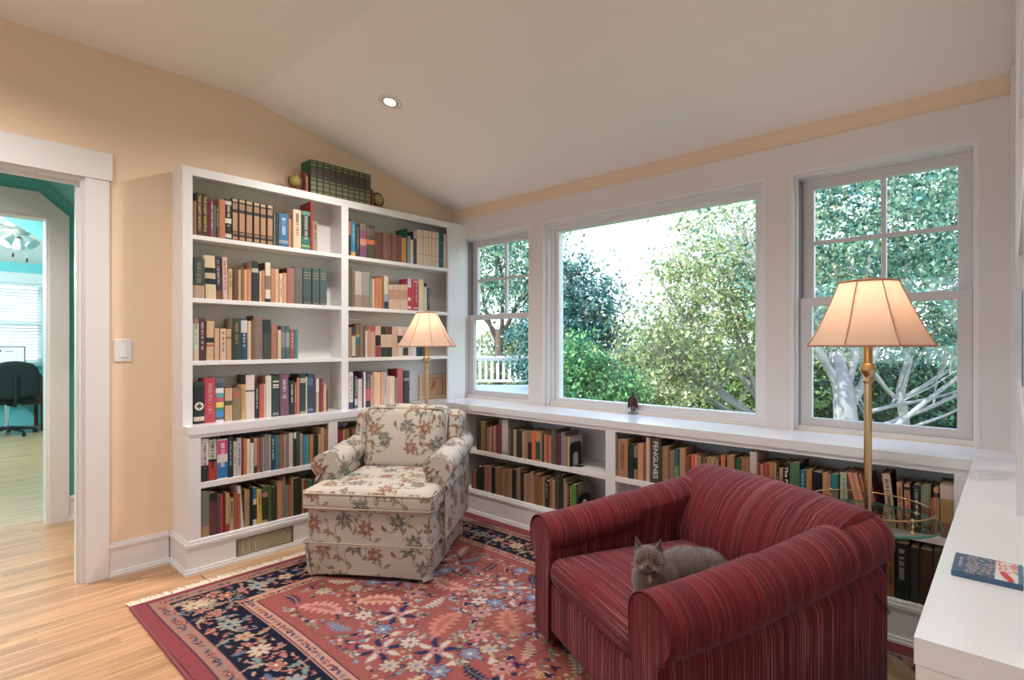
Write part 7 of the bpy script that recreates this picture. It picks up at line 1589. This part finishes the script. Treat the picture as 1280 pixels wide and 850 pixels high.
# wooden deck with railing seen through the left window
M_dk = mat('deck_shadow_blue', '8c9cb4', 0.6); M_rail = mat('rail_white', 'e6ddd4', 0.5)  # bluish deck colour paints in the shadow lying on it
def atv(u, D): # point on the ground plane seen towards bearing u at depth D
    F_ = Vector((-0.675, 0.738)); R_ = Vector((0.738, 0.675)); p = F_ * D + R_ * ((u - 641) / 682 * D); return p
dkq = thing('deck', 'grey painted roof deck outside the left window', 'deck', (0, 0, 0))
a = Vector((-12.6, 9.3)); b = Vector((-10.0, 11.9)); d = (b - a).normalized(); nrm = Vector((d.y, -d.x))
k_ = 0
Ld = (b - a).length; wd = 0.14
for i in range(30):
    off = 0.10 + i * wd; p0 = a + nrm * off; p1 = b + nrm * off
    bm = bmesh.new(); q = [p0, p1, p1 + nrm * (wd - 0.01), p0 + nrm * (wd - 0.01)]; prism(bm, [(v.x, v.y) for v in q], 'z', 0.02, 0.05); obj('deck_board', bm, M_dk, dkq)
bm = bmesh.new(); q = [a, b, b + nrm * 4.2, a + nrm * 4.2]; prism(bm, [(v.x, v.y) for v in q], 'z', -1.2, 0.015); obj('deck_frame', bm, M_dk, dkq)
rl = thing('deck_railing', 'white wooden deck railing with square balusters outside the left window', 'railing', (0, 0, 0))
def railbar(p0, p1, z0_, z1_, w2): 
    dd = (p1 - p0).normalized(); nn_ = Vector((-dd.y, dd.x)) * w2; bm = bmesh.new(); prism(bm, [(v.x, v.y) for v in (p0 + nn_, p1 + nn_, p1 - nn_, p0 - nn_)], 'z', z0_, z1_); return bm
obj('top_rail', railbar(a, b, 0.80, 0.86, 0.07), M_rail, rl); obj('sub_rail', railbar(a, b, 0.73, 0.80, 0.03), M_rail, rl); obj('bottom_rail', railbar(a, b, 0.12, 0.19, 0.035), M_rail, rl)
nb = int(Ld / 0.165)
for i in range(nb):
    p = a + d * (Ld * (i + 0.5) / nb); obj('baluster', railbar(p - d * 0.04, p + d * 0.04, 0.19, 0.74, 0.03), M_rail, rl)
for p in (a, b): obj('newel_post', railbar(p - d * 0.09, p + d * 0.09, 0.0, 0.93, 0.09), M_rail, rl); obj('post_cap', railbar(p - d * 0.12, p + d * 0.12, 0.93, 0.97, 0.12), M_rail, rl)

M_leaf = bpy.data.materials.new('leaves'); M_leaf.use_nodes = True; n = M_leaf.node_tree.nodes; l = M_leaf.node_tree.links; b_ = n['Principled BSDF']; b_.inputs['Roughness'].default_value = 0.45
at_ = n.new('ShaderNodeAttribute'); at_.attribute_name = 'Col'; l.new(at_.outputs['Color'], b_.inputs['Base Color']); tr = n.new('ShaderNodeBsdfTranslucent'); l.new(at_.outputs['Color'], tr.inputs[0]); mx = n.new('ShaderNodeMixShader'); mx.inputs[0].default_value = 0.4
l.new(b_.outputs[0], mx.inputs[1]); l.new(tr.outputs[0], mx.inputs[2]); l.new(mx.outputs[0], n['Material Output'].inputs['Surface'])
M_bark = mat('pale_bark', '8f8c90', 0.85, bump=0.4, bscale=12, var=0.2, vscale=4); M_bark2 = mat('dark_bark', '5c4c40', 0.9, bump=0.4, bscale=12)
def leaves(points, size, cols, jitter=0.3):
    P_ = np.asarray(points); n_ = len(P_); nr = RNG.normal(size=(n_, 3)); nr[:, 2] += 0.5; nr /= np.linalg.norm(nr, axis=1, keepdims=True)
    t = np.cross(nr, RNG.normal(size=(n_, 3))); t /= np.linalg.norm(t, axis=1, keepdims=True) + 1e-9; b__ = np.cross(nr, t); s = size * (0.6 + 0.8 * RNG.random((n_, 1)))
    V = np.stack([P_ - t * s, P_ - b__ * s * 0.55 + nr * s * 0.12, P_ + t * s, P_ + b__ * s * 0.55 + nr * s * 0.12], 1).reshape(-1, 3); F = np.arange(4 * n_).reshape(-1, 4)
    C_ = np.array([hexc(c) for c in cols])[RNG.integers(0, len(cols), n_)] * (1 - jitter + 2 * jitter * RNG.random((n_, 1))); C_ = np.repeat(np.concatenate([C_, np.ones((n_, 1))], 1), 4, 0)
    return V, F, C_
def crown_points(blobs, n_, clusters, spread):
    out = []; vol = np.array([b[1][0] * b[1][1] * b[1][2] for b in blobs]) ** 0.8; vol = vol / vol.sum()
    for (c, r), f in zip(blobs, vol):
        k = max(3, int(clusters * f)); d = RNG.normal(size=(k, 3)); d /= np.linalg.norm(d, axis=1, keepdims=True); rad = RNG.random((k, 1)) ** 0.45
        cc = np.array(c) + d * rad * np.array(r); m = max(1, int(n_ * f / k))
        p = np.repeat(cc, m, 0) + RNG.normal(size=(k * m, 3)) * spread * np.array([1, 1, 0.6]); out.append(p)
    return np.concatenate(out)
def limb(bm, p, d, L, r, depth, ends, bend=0.35):
    pts = [Vector(p)]; rs = [r]; d = Vector(d).normalized(); steps = 5
    for i in range(steps):
        d = (d + Vector((random.uniform(-1, 1), random.uniform(-1, 1), random.uniform(-0.5, 0.9))) * bend * 0.4).normalized(); pts.append(pts[-1] + d * L / steps); rs.append(r * (1 - 0.6 * (i + 1) / steps))
    tube(bm, pts, rs, 6 if r > 0.02 else 4, False); ends.append(tuple(pts[-1]))
    if depth > 0:
        for i in range(random.choice([2, 3, 3])):
            j = random.randint(1, steps); dd = (d + Vector((random.uniform(-1, 1), random.uniform(-1, 1), random.uniform(-0.4, 1))) * 0.9).normalized(); limb(bm, pts[j], dd, L * random.uniform(0.5, 0.75), rs[j] * 0.65, depth - 1, ends, bend)
def tree(label, base, trunk, limbs, blobs, n_, size, cols, bark=None, clusters=300, spread=0.16, name='tree', cat_='tree', depth=2, size_=1.0):
    t = thing(name, label, cat_, base, 0, None); ends = []; t.scale = (size_, size_, size_)
    bm = bmesh.new()
    if trunk: tube(bm, [Vector(p) for p, r in trunk], [r for p, r in trunk], 10)
    for (p, d, L, r) in limbs: limb(bm, p, d, L, r, depth, ends)
    if trunk or limbs: obj('trunk_and_branches', bm, bark or M_bark, t, True)
    P_ = crown_points(blobs, n_, clusters, spread)
    if ends:
        E_ = np.array(ends); E_ = np.repeat(E_, 14, 0); P_ = np.concatenate([P_, E_ + RNG.normal(size=E_.shape) * 0.16])
    V, F, C_ = leaves(P_, size, cols); f = link('foliage', mesh_np('foliage', V, F, C_), M_leaf, t); f['kind'] = 'stuff'
    return t
GZ = -1.2
def P2(u, D, z=GZ): p = atv(u, D); return (p.x, p.y, z)
dark = ['1f4a44', '2c5c4c', '3c6c50', '24504c', '5c8468']; mid = ['6c8c48', '8aa45c', '547c44', 'a4b47c', '3c6848', 'b4bc94']; lite = ['9cac68', 'b8bc84', '7c9458', 'c8c4a0', '5c8054', 'a0ac94', 'd0ccb0']
# left tall evergreen
tree('tall blue-green tree at the left of the picture window', P2(712, 14), [((0, 0, 0), 0.18), ((0, 0, 4.5), 0.06)], [], [((0, 0, 2.2), (1.6, 1.6, 1.2)), ((0.15, 0.1, 3.3), (1.25, 1.25, 0.9)), ((0.0, 0, 4.2), (0.75, 0.75, 0.7)), ((0.5, 0.45, 2.9), (1.0, 1.0, 0.5))], 15000, 0.055, ['2c5c5c', '3c7070', '4c8078', '245048', '6c9890', '7ca49c'], M_bark2, 260, 0.17)
tree('light green bushy tree low at the left of the picture window', P2(738, 9.5), [((0, 0, 0), 0.1), ((0, 0, 1.6), 0.04)], [], [((0, 0, 1.3), (0.95, 0.95, 0.9)), ((-0.25, -0.2, 2.1), (0.55, 0.55, 0.55)), ((0.5, 0.45, 1.0), (0.8, 0.8, 0.6))], 16000, 0.038, ['4c8c54', '6ca464', '86b474', '34704c', 'a4c48c', '2c6450'], M_bark2, 200, 0.14)
# the big pale-leaved tree
bx_ = P2(965, 10)
tree('large leafy tree with pale grey branches filling the picture window', bx_, [((0, 0, 0), 0.2), ((0.0, 0.0, 1.0), 0.17), ((-0.1, -0.1, 1.7), 0.13)],
     [((0, 0, 0.8), (-0.9, -0.7, 0.9), 2.4, 0.07), ((0, 0, 0.9), (-0.75, -0.55, 0.45), 2.3, 0.06), ((0, 0, 1.0), (-0.6, -0.5, 1.2), 2.6, 0.06), ((0, 0, 1.2), (-0.35, -0.3, 1.4), 2.6, 0.06), ((0, 0, 1.2), (0.5, 0.3, 1.2), 2.4, 0.06), ((0, 0, 0.7), (-1.0, -0.4, 0.6), 2.0, 0.05), ((0, 0, 1.1), (-0.9, -0.8, 1.1), 2.4, 0.05), ((0, 0, 1.4), (0.1, -0.3, 1.4), 2.4, 0.05), ((0, 0, 0.8), (-0.8, -0.85, 0.3), 1.9, 0.05), ((0, 0, 0.9), (-0.95, -0.9, 0.7), 2.6, 0.045), ((0, 0, 1.2), (-0.8, -0.8, 1.3), 2.8, 0.045), ((0, 0, 1.0), (-1.0, -0.8, 0.15), 2.2, 0.035), ((0, 0, 1.3), (-0.5, -0.6, 1.3), 2.6, 0.04)],
     [((-0.7, -0.6, 3.0), (1.7, 1.5, 1.3)), ((-1.5, -1.2, 2.1), (1.1, 1.0, 1.0)), ((-0.25, -0.2, 4.1), (1.7, 1.6, 1.1)), ((-1.9, -1.6, 1.3), (0.8, 0.8, 0.7)), ((-1.2, -1.3, 1.5), (0.7, 0.6, 0.6)), ((0.9, 0.9, 3.2), (1.1, 1.1, 1.2))], 24000, 0.042, lite, M_bark, 560, 0.15)
# tree with pale forked trunk in the right-hand window
tree('tree with thick pale forked trunk in the right-hand window', P2(1058, 7.2), [((0, 0, -0.2), 0.17), ((0, 0, 1.2), 0.15), ((-0.03, 0, 1.75), 0.13), ((-0.12, -0.05, 2.3), 0.08)],
     [((0, 0, 1.6), (-0.55, -0.3, 1.2), 1.9, 0.07), ((0, 0, 1.5), (0.6, 0.45, 1.1), 2.0, 0.07), ((0, 0, 1.8), (0.1, 0.1, 1.4), 2.2, 0.06), ((0.1, 0, 0.9), (0.9, 0.5, 0.8), 2.0, 0.05), ((0.3, 0.2, 1.3), (1.0, 0.7, 0.45), 1.9, 0.035), ((0.2, 0.1, 1.5), (1.0, 0.9, 0.2), 1.8, 0.03)],
     [((0.2, 0.2, 3.4), (1.3, 1.0, 0.9)), ((1.0, 0.8, 3.0), (0.9, 0.9, 0.8)), ((-0.5, -0.4, 3.0), (0.8, 0.7, 0.7)), ((0.3, 0.2, 4.5), (1.5, 1.3, 0.9))], 14000, 0.036, ['3c7464', '54908c', '8cac8c', 'a4b498', '2c5c50', '6c9880'], M_bark, 330, 0.13)
tree('slimmer pale-branched tree behind the lamp in the right-hand window', P2(1140, 9.2), [((0, 0, 0), 0.09), ((-0.15, -0.1, 1.6), 0.07), ((0.05, 0, 2.6), 0.05)],
     [((-0.15, -0.1, 1.4), (-0.7, -0.6, 1.0), 1.8, 0.045), ((-0.1, -0.1, 1.5), (0.9, 0.8, 0.7), 2.0, 0.045), ((0, 0, 2.0), (0.5, 0.5, 1.2), 1.8, 0.04), ((0, 0, 1.0), (0.9, 0.8, 0.25), 1.5, 0.03)],
     [((0.2, 0.1, 3.6), (1.3, 1.2, 0.9)), ((0.7, 0.6, 2.6), (0.9, 0.9, 0.6)), ((0.5, 0.4, 5.0), (1.8, 1.6, 1.1))], 13000, 0.042, ['3c7c70', '6c9c88', '94b09c', '2c6058', 'b0b49c'], M_bark, 240, 0.14)
# darker shrubs and trees behind
i_ = 0
for (u_, D, w_, h_, nn_, cc, lab) in (
    (1110, 12.5, 1.7, 1.9, 9000, dark, 'dark green bush low in the right-hand window left of the lamp pole'), (1190, 12, 1.6, 1.7, 9000, ['2c6c58', '48886c', '1c5048', '6ca080'], 'dark teal bush at the lower right of the right-hand window'), (1050, 13.5, 1.7, 2.2, 8000, dark, 'dark green bush behind the thick pale trunk'), (960, 14, 2.2, 2.6, 9000, mid, 'mid green bush behind the large leafy tree'),
    (850, 15, 2.4, 2.6, 9000, mid, 'yellowish green tree low behind the centre of the picture window'), (780, 18, 2.3, 2.2, 7000, mid, 'distant green tree between the evergreen and the large tree'), (620, 19, 2.6, 2.4, 8000, lite, 'pale green trees beyond the deck railing'), (665, 20, 2.0, 3.3, 6000, dark, 'dark tree beyond the right end of the deck railing'), (1260, 14, 2.5, 3.2, 6000, dark, 'dark trees past the right edge of the windows')):
    tree(lab, P2(u_, D), [((0, 0, 0), 0.12), ((0, 0, h_), 0.05)], [], [((0, 0, h_ * 0.5), (w_, w_, h_ * 0.55)), ((0.2, 0.2, h_ * 0.95), (w_ * 0.6, w_ * 0.6, h_ * 0.35))], nn_, 0.07 if D > 13.8 else 0.055, cc, M_bark2, 150, 0.2)
t_ = tree('thin-branched tree with sparse leaves in the left window', P2(622, 17.2), [((0, 0, 0), 0.1), ((0.05, 0, 1.9), 0.08)],
     [((0, 0, 1.6), (-0.4, -0.3, 1.5), 2.2, 0.05), ((0, 0, 1.6), (0.4, 0.4, 1.5), 2.3, 0.05), ((0, 0, 1.5), (0.1, 0.1, 1.5), 2.4, 0.05), ((0, 0, 1.8), (-0.8, -0.5, 1.2), 1.8, 0.04)],
     [((0, 0, 3.7), (1.5, 1.4, 0.9)), ((0.2, 0.2, 2.7), (1.2, 1.2, 0.5))], 7000, 0.045, ['4c7c6c', '7ca08c', '94b49c', '3c6c5c', 'a4b890'], M_bark2, 260, 0.15, size_=1.5)
